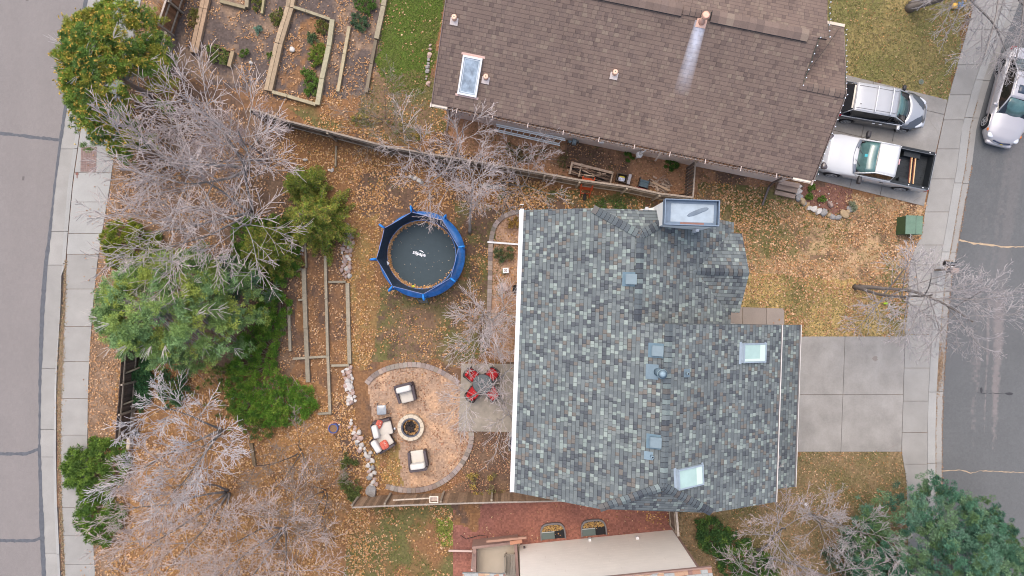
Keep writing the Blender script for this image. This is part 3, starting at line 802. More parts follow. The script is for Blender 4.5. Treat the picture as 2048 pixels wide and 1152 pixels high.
# flue foot on the south slope, in roof metres
_fx, _fy = W(1401, 46, zb(12.0)); fl = Matrix.Rotation(-AB, 3, 'Z') @ Vector((_fx, _fy, 0))
nrm = Vector((0, -PB, 1)).normalized(); upv = nrm.cross(Vector((1, 0, 0))).normalized()
if upv.z < 0: upv = -upv
sv0 = Vector((fl.x, fl.y, zb(fl.y))).dot(upv)
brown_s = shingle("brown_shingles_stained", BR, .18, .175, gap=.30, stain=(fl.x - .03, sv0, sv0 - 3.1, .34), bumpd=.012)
roof_obj("roof", [([(-5.15, 7.37, zb(7.37)), (12.2, 7.37, zb(7.37)), (12.27, 10.9, zb(10.9)), (10.36, 10.9, zb(10.9)), (10.36, YR, zb(YR)), (-5.15, YR, zb(YR))], (1, 0, 0))], brown_s, bh, .13)
roof_obj("roof", [([(-5.15, YR, zb(YR)), (10.36, YR, zb(YR)), (10.75, YR + .01, zb(YR)), (10.75, 18.0, zb(7.4)), (-5.15, 18.0, zb(7.4))], (1, 0, 0)),
                  ([(9.9, 10.9, zb(10.9)), (12.27, 10.9, zb(10.9)), (12.2, 14.35, zb(10.9) - PB * 3.45), (10.36, 14.35, zb(10.9) - PB * 3.45), (9.9, 12.5, zb(10.9) - PB * 1.6)], (1, 0, 0))], brown, bh, .13)
mb = MB()
palb = [c for c, w in BR for _ in range(int(w * 30))]
def ridgevent(mb, xa, xb):
    n = int((xb - xa) / .3)
    for i in range(n):
        a = xa + (xb - xa) * i / n; b_ = xa + (xb - xa) * (i + 1) / n - .004
        c = jit(rnd.choice(palb), .1)
        z = zb(YR) + .10
        mb.add([(a, YR - .26, z - .10), (b_, YR - .26, z - .10), (b_, YR, z), (a, YR, z), (b_, YR + .26, z - .10), (a, YR + .26, z - .10)], [(0, 1, 2, 3), (3, 2, 4, 5)], c)
    z = zb(YR)
    mb.box((xa + xb) / 2, YR - .21, z - .05, xb - xa, .08, .09, c=(.05, .05, .055)); mb.box((xa + xb) / 2, YR + .21, z - .05, xb - xa, .08, .09, c=(.05, .05, .055))
ridgevent(mb, -3.0, 4.62); ridgevent(mb, 5.85, 9.95)
palx = [c for c, w in BR for _ in range(int(w * 30))]
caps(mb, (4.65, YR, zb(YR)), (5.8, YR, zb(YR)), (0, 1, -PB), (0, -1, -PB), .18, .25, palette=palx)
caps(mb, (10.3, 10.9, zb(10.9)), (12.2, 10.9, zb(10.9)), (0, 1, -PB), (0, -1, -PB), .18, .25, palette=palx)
mb.build("ridge_vent", slate_cap, bh)
taupe = mat("taupe_siding", (.74, .63, .57), .7, n=(2, .05), streak=(9, .05, (.05, .05, 6)))
mb = MB()
def profx(mb, P, x0, x1):
    n = len(P); vs = [(x0, y, z) for y, z in P] + [(x1, y, z) for y, z in P]
    mb.add(vs, [tuple(range(n))[::-1], tuple(range(n, 2 * n))] + [(i, (i + 1) % n, (i + 1) % n + n, i + n) for i in range(n)])
profx(mb, [(7.79, 0), (17.6, 0), (17.6, 3.35), (YR, zb(YR) - .16), (7.79, 3.5)], -4.85, 10.15)
profx(mb, [(7.792, 0), (14.1, 0), (14.1, 3.45), (10.9, zb(10.9) - .16), (7.792, 3.5)], 10.15, 12.0)
mb.build("wall", taupe, bh)
mb = MB()
mb.box(3.55, 7.27, 3.54, 17.2, .012, .13); mb.box(3.55, 7.34, 3.475, 17.2, .13, .012)
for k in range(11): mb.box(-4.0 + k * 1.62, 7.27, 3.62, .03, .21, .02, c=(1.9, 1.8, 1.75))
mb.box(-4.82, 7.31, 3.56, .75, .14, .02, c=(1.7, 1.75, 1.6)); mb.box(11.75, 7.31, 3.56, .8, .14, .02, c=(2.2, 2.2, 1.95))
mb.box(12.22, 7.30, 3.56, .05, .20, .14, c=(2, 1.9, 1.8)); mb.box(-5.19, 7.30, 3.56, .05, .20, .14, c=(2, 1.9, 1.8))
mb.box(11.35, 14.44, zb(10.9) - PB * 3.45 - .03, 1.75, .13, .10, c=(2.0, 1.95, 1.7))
mb.box(10.45, 14.44, zb(10.9) - PB * 3.45 + .03, .55, .22, .06, c=(.6, .5, .6))
gut_o = mb.build("gutter", mat("taupe_gutter", (.30, .26, .245), .5, usecol=True), bh)
# rake boards
for a_, b_ in (((-5.17, 7.37, 3.55), (-5.17, YR, zb(YR) - .05)), ((12.26, 7.37, 3.53), (12.30, 10.9, zb(10.9) - .06)), ((12.30, 10.9, zb(10.9) - .06), (12.23, 14.35, 3.5))):
    MB().beam(a_, b_, .03, .16).build("rake_board", mat("rake_brown", (.20, .15, .14), .6), bh)
# vents
terra = mat("terracotta_vent", (.62, .40, .31), .6, usecol=True, n=(8, .1))
def bvent(px, py, r=.085, h=.28, name="plumbing_vent"):
    z = 4.6
    for _ in range(6):
        x, y = W(px, py, z); p = Matrix.Rotation(-AB, 3, 'Z') @ Vector((x, y, 0)); z = zb(p.y)
    b = MB(); x, y = p.x, p.y
    b.box(x - .0, y - .10, z - .02, .34, .30, .014, rx=math.atan(PB), c=(.85, 1.15, 1.4)); b.cyl(x, y, z - .05, z + h, r + .02, 14, c=(1.0, .95, .9)); b.cyl(x, y, z + h - .005, z + h + .004, r - .02, 12, c=(1.3, 1.3, 1.2)); b.cyl(x, y, z + h + .003, z + h + .008, r * .4, 10, c=(.35, .35, .35))
    b.build(name, terra, bh)
bvent(909, 38); bvent(972, 156); bvent(1229, 147)
b = MB(); x, y = fl.x, fl.y; z = zb(y)
b.box(x, y - .05, z + .0, .42, .42, .014, rx=math.atan(PB), c=(1, 1, 1)); b.tube([(x, y, z - .05), (x, y, z + .12), (x, y, z + .55)], [.17, .11, .11], 16, c=(.95, .9, .9)); b.cyl(x, y, z + .5, z + .53, .15, 18, c=(1, 1, 1)); b.cyl(x, y, z + .56, z + .66, .17, 20, c=(1.05, .95, .9)); b.cyl(x, y, z + .66, z + .69, .17, 20, c=(1.15, 1.0, .95), r1=.10)
b.build("flue_pipe", terra, bh)
# skylight of the brown house
x, y = W(938, 141, 4.95); p = Matrix.Rotation(-AB, 3, 'Z') @ Vector((x, y, 0)); ab = math.atan(PB); z = zb(p.y)
mb = MB(); lx, ly, t = .86, 1.66, .075
def bxs(mb, dx, dy, dz, sx, sy, sz, c=None):
    ca, sa = math.cos(ab), math.sin(ab)
    mb.box(p.x + dx, p.y + dy * ca - dz * sa, z + dy * sa + dz * ca, sx, sy, sz, rx=ab, c=c)
for q in (-1, 1):
    bxs(mb, q * (lx / 2 - t / 2), 0, .08, t, ly, .16); bxs(mb, 0, q * (ly / 2 - t / 2), .081, lx - 2 * t - .004, t, .158)
bxs(mb, 0, ly / 2 + .05, .015, lx + .18, .10, .012, c=(.75, .5, .42)); bxs(mb, 0, -ly / 2 - .05, .015, lx + .18, .10, .012, c=(.8, .55, .48))
so = mb.build("skylight", mat("skylight_frame_white", (.68, .69, .70), .4, usecol=True), bh)
mb = MB(); bxs(mb, 0, 0, .10, lx - 2 * t, ly - 2 * t, .02); mb.build("pane", mat("skylight_glass_dark", (.27, .33, .39), .1, spec=.6, n=(3.5, .45)), so)
mb = MB()
for q in (-1, 1): bxs(mb, q * (lx / 2 - t - .04), 0, .113, .035, ly - 2 * t - .06, .01)
bxs(mb, 0, -ly / 2 + t + .05, .113, lx - 2 * t - .1, .04, .01); bxs(mb, 0, ly / 2 - t - .05, .113, lx - 2 * t - .1, .04, .01)
mb.build("glazing_bead", mat("bead_pale", (.5, .56, .6), .4), so)
# string of festive lights along the rakes
mb = MB(); r2 = random.Random(8)
pts = [(12.29, 7.4 + i * .28, zb(7.4 + i * .28) + .02) for i in range(13)] + [(12.29, 10.9 + i * .28, zb(10.9) - PB * i * .28 + .02) for i in range(13)]
pts2 = [(10.39, 10.9 + i * .3, zb(10.9 + i * .3) + .05) for i in range(7)] + [(10.79, 12.8 + i * .3, zb(YR) - PB * .3 * i + .05) for i in range(10)]
for P in (pts, pts2):
    P = [(a + r2.uniform(-.03, .03), b_, c_) for a, b_, c_ in P]
    mb.tube(P, .008, 3, c=(.03, .06, .04))
    for q in P: mb.sup(q[0] + .03, q[1], q[2], .028, .028, .045, e=1, n=6, m=4, c=(.85, .88, .95))
mb.build("string_lights", mat("string_light", (1, 1, 1), .4, usecol=True), bh)
mb = MB(); mb.tube([(*W(1678, 58, 3.9), 3.85), (*W(1650, 96, 4.4), 4.55), (*W(1624, 133, 5), 4.98), (*W(1604, 160, 5), 5.0)], .012, 4)
cb_ = thing("roof_cable", "thin dark cable lying across the brown roof valley", "cable", (*W(1650, 96, 4.4), 4.4)); mb.build("cable", mat("cable_black", (.03, .03, .03), .6), cb_, world=True)
# wall fixtures
def bl(px, py, z):
    x, y = W(px, py, z); return Matrix.Rotation(-AB, 3, 'Z') @ Vector((x, y, z))
b = MB(); q = bl(1201, 293, 1.2); b.box(q.x, 7.74, 1.2, .22, .10, .26); b.build("wall_box", white_trim, bh)
b = MB(); q = bl(1386, 306, 1.6); b.box(q.x - .3, 7.75, 1.5, .26, .08, .2).build("wall_box", white_trim, bh); MB().box(q.x, 7.75, 1.9, .12, .08, .2).build("wall_box", white_trim, bh)
b = MB(); b.tube([(5.6, 7.74, 3.4), (5.6, 7.68, 2.2), (5.55, 7.40, 1.2)], .05, 8); b.build("exhaust_pipe", taupe, bh)

# ------------------------------------------------------------------ the tan house (south)
AT = R(5.6); tx, ty = 8.03, -12.1
th = thing("house", "tan sided house with mottled red brown roof beside the red gravel yard", "house", (tx, ty, 0), AT)
tan = mat("tan_siding", (.60, .52, .43), .75, n=(1.2, .05), streak=(5, .07, (.3, 1, 8)))
mb = MB()
for k in range(19):   # lap boards
    z0_ = k * .29; mb.box(-3.85, -.2 + .012, z0_ + .145, 7.7, .40, .288, rx=0)
    mb.box(-3.85, .0008, z0_ + .006, 7.7, .0036, .012, c=(.82, .80, .77))
for k in range(16):
    xx = -7.3 + (k * 2.47) % 7.0; mb.box(xx, .0118, .145 + .29 * k, .012, .003, .28, c=(.85, .83, .8))
mb.box(-3.85, -5.2, 2.7, 7.68, 9.6, 5.38)
mb.build("wall", mat("tan_lap_siding", (.86, .81, .74), .75, usecol=True, n=(1.2, .04), streak=(5, .05, (.25, 1, 9))), th)
mb = MB(); mb.box(.03, -.06, 2.68, .10, .16, 5.36); mb.box(.09, -.5, 2.65, .03, .03, 5.2); mb.box(.04, -.30, 2.6, .06, .09, 5.1); mb.box(.10, -1.0, 2.6, .04, .05, 5.1)
mb.build("corner_board", mat("brown_trim", (.27, .175, .145), .7, n=(6, .1)), th)
MX = [((.30, .17, .12), .3), ((.38, .24, .16), .25), ((.30, .31, .30), .2), ((.22, .13, .11), .15), ((.42, .30, .20), .1)]
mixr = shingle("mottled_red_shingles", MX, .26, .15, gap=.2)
roof_obj("roof", [([(.38, .30, 5.45), (.38, -6, 8.0), (-7.9, -6, 8.0), (-7.9, .30, 5.45)][::-1], (1, 0, 0)), ([(-7.5, 1.05, 5.20), (-7.5, .1, 5.55), (-9.6, .1, 5.55), (-9.6, 1.05, 5.20)], (1, 0, 0))][:1], mixr, th, .12)
mb = MB(); mb.box(-3.76, .335, 5.40, 8.3, .05, .14); mb.build("fascia", MATS["brown_trim"], th)
for q_ in ((-1.9, .07, .70, .14, .12, .22), (-4.2, .07, .35, .13, .12, .2)): MB().box(*q_).build("wall_box", white_trim, th)
b = MB(); b.box(-7.45, .05, .5, .10, .08, .12); b.build("hose_tap", mat("tap_dark", (.08, .07, .07), .5), th)
# walled patio well at the west end of the house
pw = thing("patio_enclosure", "small brown boarded patio enclosure with beige floor beside the tan house", "enclosure", (*W(990, 1110), 0))
mb = MB()
fl_ = [W(948, 1092), W(1040, 1085), W(1044, 1150), W(948, 1155)]
mb.prism(fl_, -.05, .12, (1, 1, 1)); mb.build("floor", mat("beige_floor", (.46, .39, .30), .8, n=(1.5, .06)), pw, world=True)
mb = MB(); zt = .95
def wallb(a, b_, w, h, c=(1, 1, 1)): mb.beam((*a, h / 2), (*b_, h / 2), w, h, c)
A = W(948, 1094, zt); B_ = W(1030, 1087, zt); D = W(948, 1190, zt); E = W(1038, 1190, zt)
wallb(W(944, 1096, zt), W(1036, 1085, zt), .12, zt); wallb(W(949, 1098, zt), D, .17, zt - .01); wallb(W(1031, 1089, zt), E, .14, zt - .02)
mb.beam((*W(973, 1084, 1.7), 1.6), (*W(1053, 1076, 1.7), 1.6), .10, .14, (1.25, 1.1, .95)); mb.beam((*W(1020, 1088, 1.7), 1.55), (*W(1044, 1084, 1.7), 1.55), .18, .10, (1.5, 1.1, .8))
mb.build("board_wall", mat("brown_boards", (.27, .175, .145), .75, usecol=True, n=(6, .12)), pw, world=True)
bn = thing("bench", "grey weathered wooden slatted bench inside the patio enclosure", "bench", (*W(1020, 1128), .12))
mb = MB(); cx, cy = W(1020, 1122, .5); c0 = (.8, .9, .85)
for k in range(4): mb.box(cx - .16 + k * .12, cy - .18, .46, .095, 1.0, .03, c=jit((1, 1, 1), .2))
mb.build("seat", mat("weathered_grey_wood", (.30, .265, .22), .85, usecol=True, streak=(6, .2, (1, .2, 1))), bn, world=True)
for dx, dy in ((-.2, .25), (.22, .25), (-.2, -.6), (.22, -.6)): MB().box(cx + dx, cy + dy, .29, .06, .06, .32).build("leg", MATS["weathered_grey_wood"], bn, world=True)
mb = MB(); mb.box(cx - .26, cy - .18, .66, .04, 1.0, .34, c=(.9, .9, .9)); mb.build("backrest", MATS["weathered_grey_wood"], bn, world=True)
# low roof piece in front of the enclosure, part of the tan house
lp = [(-9.85, -1.02, 4.3), (-7.55, -1.02, 4.3), (-7.55, -3.0, 5.2), (-9.85, -3.0, 5.2)]
x0_, y0_ = W(925, 1146, 4.0); I_ = INV[th.name]; p0 = I_ @ Vector((x0_, y0_, 4.0)); p1 = I_ @ Vector((*W(1010, 1148, 4.0), 4.0))
roof_obj("porch_roof", [([(p0.x, p0.y, 4.0), (p1.x, p1.y, 4.0), (p1.x, p1.y - 2, 4.8), (p0.x, p0.y - 2, 4.8)], (1, 0, 0))], mixr, th, .12)
mb = MB(); mb.beam((*W(897, 1102, .25), .2), (*W(946, 1103, .35), .3), .085, .07); mb.beam((*W(946, 1103, .35), .3), (*W(943, 1142, 3.9), 3.8), .08, .07)
ds2 = thing("downspout", "pinkish brown downspout lying across red gravel beside the tan house", "downspout", (*W(897, 1102), 0)); mb.build("pipe", mat("downspout_pink", (.50, .38, .33), .6), ds2, world=True)
# window wells
for (u0, v0, u1, v1), lab in (((1080, 1044, 1131, 1077), "left black window well half full of leaves against the tan wall"), ((1161, 1037, 1213, 1070), "right black window well half full of leaves against the tan wall")):
    cx, cy = W((u0 + u1) / 2, (v0 + v1) / 2 + 4); wl = thing("window_well", lab, "window well", (cx, cy, 0), R(5), "window wells")
    w = (u1 - u0) / S / 2; h = .82
    def outline(k, n=14):
        P = []
        for i in range(n + 1):
            t = PI * i / n; P.append((w * k * math.copysign(abs(math.cos(t)) ** .55, math.cos(t)), -.32 + (h * k) * abs(math.sin(t)) ** .55))
        return P
    po, pi_ = outline(1.0), outline(.90); mb = MB()
    for a, b_, c_, d in zip(po[:-1], po[1:], pi_[1:], pi_[:-1]):
        mb.prism([a, b_, c_, d], -.02, .14)
    mb.build("frame", mat("well_frame", (.16, .15, .15), .6), wl)
    MB().prism(outline(.91), .004, .02).build("well_floor", mat("well_dark", (.012, .012, .014), .6), wl)
    MB().box(-w * .38, -.12, .10, w * 1.0, .34, .02).build("cover_panel", mat("well_cover", (.10, .13, .12), .15, spec=.6), wl)
    MB().box(-w * .38, .07, .13, w * 1.0, .04, .03).build("cover_rail", mat("well_rail", (.35, .37, .36), .4), wl)
    mb = MB(); r3 = random.Random(int(u0))
    for i in range(260):
        x = r3.uniform(-w * .82, w * .82); y = r3.uniform(.10, h * .9 - .32 - abs(x) * .25); a = r3.uniform(0, 6.3); s = r3.uniform(.03, .05)
        z = .03 + r3.uniform(0, .06)
        mb.add([(x + s * math.cos(a), y + s * math.sin(a), z), (x - s * .6 * math.sin(a), y + s * .6 * math.cos(a), z + r3.uniform(0, .02)), (x - s * math.cos(a), y - s * math.sin(a), z), (x + s * .6 * math.sin(a), y - s * .6 * math.cos(a), z + .01)], [(0, 1, 2, 3)], r3.choice([(.42, .25, .08), (.33, .2, .08), (.5, .33, .12), (.25, .15, .08)]))
    tag(mb.build("leaf_pile", mat("leaf", (1, 1, 1), .8, usecol=True), wl), kind="stuff")

# ------------------------------------------------------------------ woody plants
def rot_about(v, ax, a): return Matrix.Rotation(a, 3, ax) @ v
def grow(mb, p, d, L_, r, lv, mx, rg, prm):
    n = max(3, int(L_ / prm['seg']) + 1); st = L_ / n
    pts = [p.copy()]; rad = [r]; dirs = [d.copy()]
    rend = max(prm['rmin'], r * .42)
    for i in range(n):
        w = prm['wob'] * (1 + lv * .35)
        d = d + Vector((rg.uniform(-w, w), rg.uniform(-w, w), rg.uniform(-w, w) * .8 + prm['up'][min(lv, len(prm['up']) - 1)]))
        d.normalize(); p = p + d * st
        pts.append(p.copy()); dirs.append(d.copy()); rad.append(lerp(r, rend, ((i + 1) / n)))
    mb.tube(pts, rad, 7 if lv == 0 else (4 if lv == 1 else 3), c=jit(prm['col'][min(lv, len(prm['col']) - 1)], .14, rg), cap=False)
    if lv >= mx: return
    nb = prm['nb'][lv]; t0 = prm['t0'][lv]
    az = rg.uniform(0, 6.28)
    for k in range(nb):
        t = t0 + (1 - t0) * (k + rg.uniform(.1, .9)) / nb
        f = t * n; i = min(int(f), n - 1)
        q = pts[i].lerp(pts[i + 1], f - i); dd = dirs[i + 1]
        az += 2.4 + rg.uniform(-.5, .5)
        a = R(prm['ang'][lv] + rg.uniform(-12, 12))
        ax = dd.orthogonal().normalized(); ax = rot_about(ax, dd, az)
        nd = rot_about(dd, ax, a)
        ll = L_ * prm['lr'][lv] * rg.uniform(.7, 1.15) * (1.15 - .55 * t if lv > 0 else (1.25 - .45 * t))
        rr_ = max(prm['rmin'], lerp(r, rend, t) * prm['rr'][lv])
        grow(mb, q, nd, ll, rr_, lv + 1, mx, rg, prm)

GREY = [(.165, .150, .142), (.25, .23, .228), (.31, .285, .288), (.335, .285, .275)]
GREYL = [(.25, .232, .222), (.36, .335, .33), (.40, .365, .35), (.43, .365, .345)]
GREYD = [(.17, .148, .133), (.23, .205, .19), (.28, .255, .25), (.35, .32, .315)]
bark = mat("bark", (1, 1, 1), .9, usecol=True, n=(18, .2))
def bare_tree(label, px, py, h, spread, seed, stems=1, group="leafless trees", colr=GREY, lean=(0, 0), nb=(9, 8, 6, 4), mx=4, rmin=.0068, r0=None, name="bare_tree", t0=.25, cat="tree", ang=(50, 34, 31, 32), up=(.02, .03, .02, .0, .0), trunk=.30, stemsp=.35):
    """trunk, then limbs/twigs as its crown"""
    x, y = W(px, py); rg = random.Random(seed)
    t = thing(name, label, cat, (x, y, -.03), 0, group)
    prm = dict(seg=.30, wob=.065, up=up, col=colr, nb=nb[:], t0=(t0, .25, .2, .15), ang=ang, lr=(spread / h * 1.12, .60, .55, .52), rr=(.55, .55, .6, .7), rmin=rmin)
    tb = MB(); cb = MB()
    for s_ in range(stems):
        a = seed + s_ * 6.283 / stems + rg.uniform(-.4, .4)
        sp = 0 if stems == 1 else stemsp
        d = Vector((math.cos(a) * sp + lean[0], math.sin(a) * sp + lean[1], 1)).normalized()
        r = r0 or (.022 * h + .01); r = r / (stems ** .4)
        # trunk
        p = Vector((math.cos(a) * .1 * (stems > 1), math.sin(a) * .1 * (stems > 1), 0)); ht = h * trunk
        pts = [p.copy()]; n = 5
        for i in range(n):
            d = (d + Vector((rg.uniform(-.06, .06), rg.uniform(-.06, .06), .03))).normalized(); p = p + d * ht / n; pts.append(p.copy())
        tb.tube(pts, [r * (1.25 if i == 0 else 1 - .08 * i) for i in range(n + 1)], 8, c=jit(colr[0], .08, rg))
        # leader with limbs
        grow(cb, p, d, h - ht, r * .62, 0, mx, rg, prm)
    tb.build("trunk", bark, t); cb.build("crown", bark, t, smooth=False)
    return t

def blades(cent, rad, cols, per, ln, wd, seed, up=.35, shell=.55, leaf=False, droop=0., flat=1.0):
    """needle tufts / leaves: per blades round each centre"""
    g = np.random.default_rng(seed)
    cent = np.asarray(cent, float); rad = np.asarray(rad, float); cols = np.asarray(cols, float)
    n = len(cent); N_ = n * per
    i = np.repeat(np.arange(n), per)
    d = g.normal(size=(N_, 3)); d[:, 2] = d[:, 2] * flat + up; d /= np.linalg.norm(d, axis=1)[:, None]
    r = rad[i] * (shell * g.random(N_) ** .5)
    b = cent[i] + d * r[:, None]
    d2 = d + g.normal(size=(N_, 3)) * (.9 if leaf else .35); d2[:, 2] -= droop; d2 /= np.linalg.norm(d2, axis=1)[:, None]
    L_ = ln * g.uniform(.65, 1.25, N_); w = wd * g.uniform(.7, 1.3, N_)
    s = np.cross(d2, g.normal(size=(N_, 3))); s /= np.linalg.norm(s, axis=1)[:, None] + 1e-9
    tip = b + d2 * L_[:, None]
    c = cols[i] * g.uniform(.72, 1.3, N_)[:, None] * 1.25
    if leaf:
        m = b + d2 * (L_ * .5)[:, None]
        V = np.stack([b, m + s * w[:, None] / 2, tip, m - s * w[:, None] / 2], 1).reshape(-1, 3)
        F = np.arange(N_ * 4).reshape(-1, 4)
    else:
        V = np.stack([b - s * w[:, None] / 2, b + s * w[:, None] / 2, tip], 1).reshape(-1, 3)
        F = np.arange(N_ * 3).reshape(-1, 3)
    return V, F, c
needle = mat("foliage_needles", (1, 1, 1), .75, usecol=True, spec=.25)

def lump(x, y, seed, s=.9): return fnoise(np.asarray(x, float), np.asarray(y, float), s, seed, 3)

def pine(label, px, py, h, rad, seed, pal, group=None, ntuft=520, tuft=.26, per=60, ln=.17, wd=.030, cones=0, squash=(1, 1), name="pine_tree", keep=None, hollow=.0, low=.35, limbs=26, lean=(0, 0), gapthr=.30, stickout=0, relief=1.2, clr=.42):
    x, y = W(px, py); rg = random.Random(seed); g = np.random.default_rng(seed)
    t = thing(name, label, "tree", (x, y, -.03), 0, group)
    tb = MB(); cb = MB(); lx_, ly_ = lean
    tp = [Vector((lx_ * (i / 6) ** 1.2, ly_ * (i / 6) ** 1.2, h * .92 * i / 6)) for i in range(7)]
    tb.tube(tp, [(.035 * h * .6 + .04) * (1 - i / 7.5) for i in range(7)], 8, c=(.26, .21, .185)); tb.build("trunk", bark, t)
    cen = []; rr_ = []; cc = []
    tips = []; CL = []
    k = 0; tries = 0
    while k < ntuft and tries < ntuft * 12:
        tries += 1
        if tries % 12 == 1 or not CL:
            a = rg.uniform(0, 2 * PI); q = rg.random() ** .55
            ang_r = .80 + .26 * float(lump(math.cos(a) * 2 + 7, math.sin(a) * 2 + 3, seed, .8))
            rr0 = rad * q * ang_r; c0 = (rr0 * math.cos(a) * squash[0], rr0 * math.sin(a) * squash[1])
            if keep and not keep(c0[0], c0[1], rg): continue
            if float(lump(c0[0], c0[1], seed + 5, .85)) < gapthr + (hollow if q < .35 else 0): continue
            CL.append((c0[0], c0[1], h * (low + (1 - low) * (1 - q ** 1.7)) + rg.uniform(-.12, .10) * h, clr * rg.uniform(.7, 1.3), jit(rg.choice(pal), .12, rg)))
        c0 = CL[-1]; e = rg.gauss(0, .55), rg.gauss(0, .55); dd = math.hypot(*e)
        if dd > 1.25: continue
        px_, py_ = c0[0] + e[0] * c0[3], c0[1] + e[1] * c0[3]; zt = c0[2] + (1 - dd * dd) * c0[3] * relief * .5
        f_ = max(0, min(1, zt / h))
        cen.append((px_ + lx_ * f_, py_ + ly_ * f_, max(.3, zt))); rr_.append(tuft * rg.uniform(.7, 1.15)); cc.append(jit(c0[4], .10, rg)); k += 1
        if rg.random() < .4: tips.append(cen[-1])
    # limbs run from the trunk to the tufts
    for tpnt in tips[:limbs * 6]:
        tz = max(.3, tpnt[2] - math.hypot(tpnt[0], tpnt[1]) * rg.uniform(.15, .45)); f_ = min(1, tz / h)
        p0 = Vector((lx_ * f_, ly_ * f_, tz)); p1 = Vector(tpnt); m_ = p0.lerp(p1, .55) + Vector((rg.uniform(-.15, .15), rg.uniform(-.15, .15), rg.uniform(-.05, .15)))
        cb.tube([p0, m_, p1], [.03, .019, .008], 3, c=jit((.30, .275, .26), .15, rg), cap=False)
    for s_ in range(stickout):   # dead bare twigs showing over the needles
        tpnt = rg.choice(cen); b0 = Vector(tpnt) + Vector((0, 0, .02))
        d = Vector((tpnt[0], tpnt[1], .5)).normalized()
        for j in range(6):
            e = b0 + rot_about(d, Vector((0, 0, 1)), rg.uniform(-.7, .7)) * rg.uniform(.3, .75) + Vector((0, 0, rg.uniform(.08, .3)))
            cb.tube([b0, b0.lerp(e, .5) + Vector((0, 0, .05)), e], [.014, .010, .006], 3, c=jit((.50, .46, .43), .12, rg), cap=False)
    cb.build("limbs", bark, t, smooth=False)
    V, F, c = blades(cen, rr_, cc, per, ln, wd, seed)
    fast("crown", V, F, needle, c, t)
    if cones:
        idx_ = g.choice(len(cen), min(cones, len(cen)), replace=True); cn = np.array(cen)[idx_] + g.normal(size=(len(idx_), 3)) * .12; cn[:, 2] += tuft * .75
        V, F, c = blades(cn, np.full(len(cn), .03), [(.38, .26, .05)] * len(cn), 6, .075, .055, seed + 2, leaf=True)
        fast("cone_buds", V, F, needle, c, t)
    return t

def shrub(label, poly, h, seed, pal, dens=16, per=60, ln=.10, wd=.05, r=.20, name="shrub", cat="shrub", group=None, leaf=True, thr=.30, z0=0., domed=True, sup_=True):
    """low plant filling a ground-pixel polygon with lumpy clumps"""
    rg = random.Random(seed)
    us = [p[0] for p in poly]; vs_ = [p[1] for p in poly]
    cx, cy = sum(us) / len(us), sum(vs_) / len(vs_)
    x0, y0 = W(cx, cy); t = thing(name, label, cat, (x0, y0, -.02), 0, group)
    A_ = abs(sum(poly[i][0] * poly[(i + 1) % len(poly)][1] - poly[(i + 1) % len(poly)][0] * poly[i][1] for i in range(len(poly)))) / 2 / S / S
    n = max(6, int(A_ * dens)); pts = []
    pa = np.array(poly, float)
    tries = 0
    while len(pts) < n and tries < n * 40:
        tries += 1
        u = rg.uniform(min(us), max(us)); v = rg.uniform(min(vs_), max(vs_))
        if not inpoly(np.array([u]), np.array([v]), poly)[0]: continue
        x, y = W(u, v)
        nn = float(lump(x, y, seed, .7))
        if nn < thr: continue
        # distance to the edge gives the dome
        dmin = min(math.hypot(u - a, v - b) for a, b in poly) / S
        k = min(1, (dmin + .15) / max(.35, h)) if domed else 1
        pts.append((x - x0, y - y0, h * k * (.35 + .75 * nn) * rg.uniform(.7, 1.1)))
    cols = [jit(rg.choice(pal), .18, rg) for _ in pts]
    V, F, c = blades(pts, [r * rg.uniform(.7, 1.3) for _ in pts], cols, per, ln, wd, seed, up=.5, leaf=leaf)
    V[:, 2] = np.maximum(V[:, 2], .01)
    mb = MB()
    for q in pts[::3]:
        b0 = Vector((q[0] * .6, q[1] * .6, .0)); mb.tube([b0, Vector(q).lerp(b0, .4) + Vector((0, 0, .05)), Vector(q)], [.016, .011, .006], 3, c=jit((.27, .22, .18), .2, rg), cap=False)
    fast("foliage", V, F, needle, c, t); mb.build("stems", bark, t, smooth=False)
    return t

# leafless trees ------------------------------------------------------------
TB = "leafless trees at the back"
bare_tree("largest leafless grey tree, upper one in the north-west corner beside the yellowish pine", 492, 336, 6.9, 3.4, 11, 4, TB, nb=(9, 7, 7, 3), stemsp=.42, lean=(.03, .0), colr=GREYL, mx=3, rmin=.010)
bare_tree("broad leafless grey tree just south of the biggest one, above the round yellow-green juniper", 500, 425, 6.2, 3.7, 12, 5, TB, nb=(8, 7, 7, 3), stemsp=.50, colr=GREYL, mx=3, rmin=.010)
bare_tree("smaller leafless tree with pinkish twigs between the large one and the long grey fence", 530, 315, 5.0, 2.1, 13, 4, TB, nb=(6, 6, 5, 3), stemsp=.3, r0=.09, colr=[(.17, .145, .14), (.25, .22, .215), (.31, .27, .265), (.35, .275, .26)])
bare_tree("leafless tree growing through the fence north of the trampoline, left one of the pair", 905, 335, 4.2, 2.1, 14, 5, TB, mx=3, rmin=.0085, colr=GREYL, nb=(6, 6, 6, 4), stemsp=.5, trunk=.18)
bare_tree("leafless tree with a pale leaning trunk just north-east of the blue trampoline", 939, 466, 4.4, 2.1, 15, 1, TB, nb=(10, 7, 6, 4), lean=(.22, .62), trunk=.34, r0=.085, colr=GREYL, mx=3, rmin=.009)
bare_tree("small leafless tree at the fence between the ladder and the trampoline, right of the pair", 1015, 366, 3.6, 2.1, 16, 3, TB, nb=(6, 6, 4, 3), stemsp=.55, trunk=.18, rmin=.006)
bare_tree("leafless tree on the paver edge north of the patio, between lawn and planting bed", 980, 643, 3.9, 1.75, 17, 3, TB, nb=(9, 8, 7, 4), stemsp=.36, trunk=.2, colr=GREYL, mx=3, rmin=.0085)
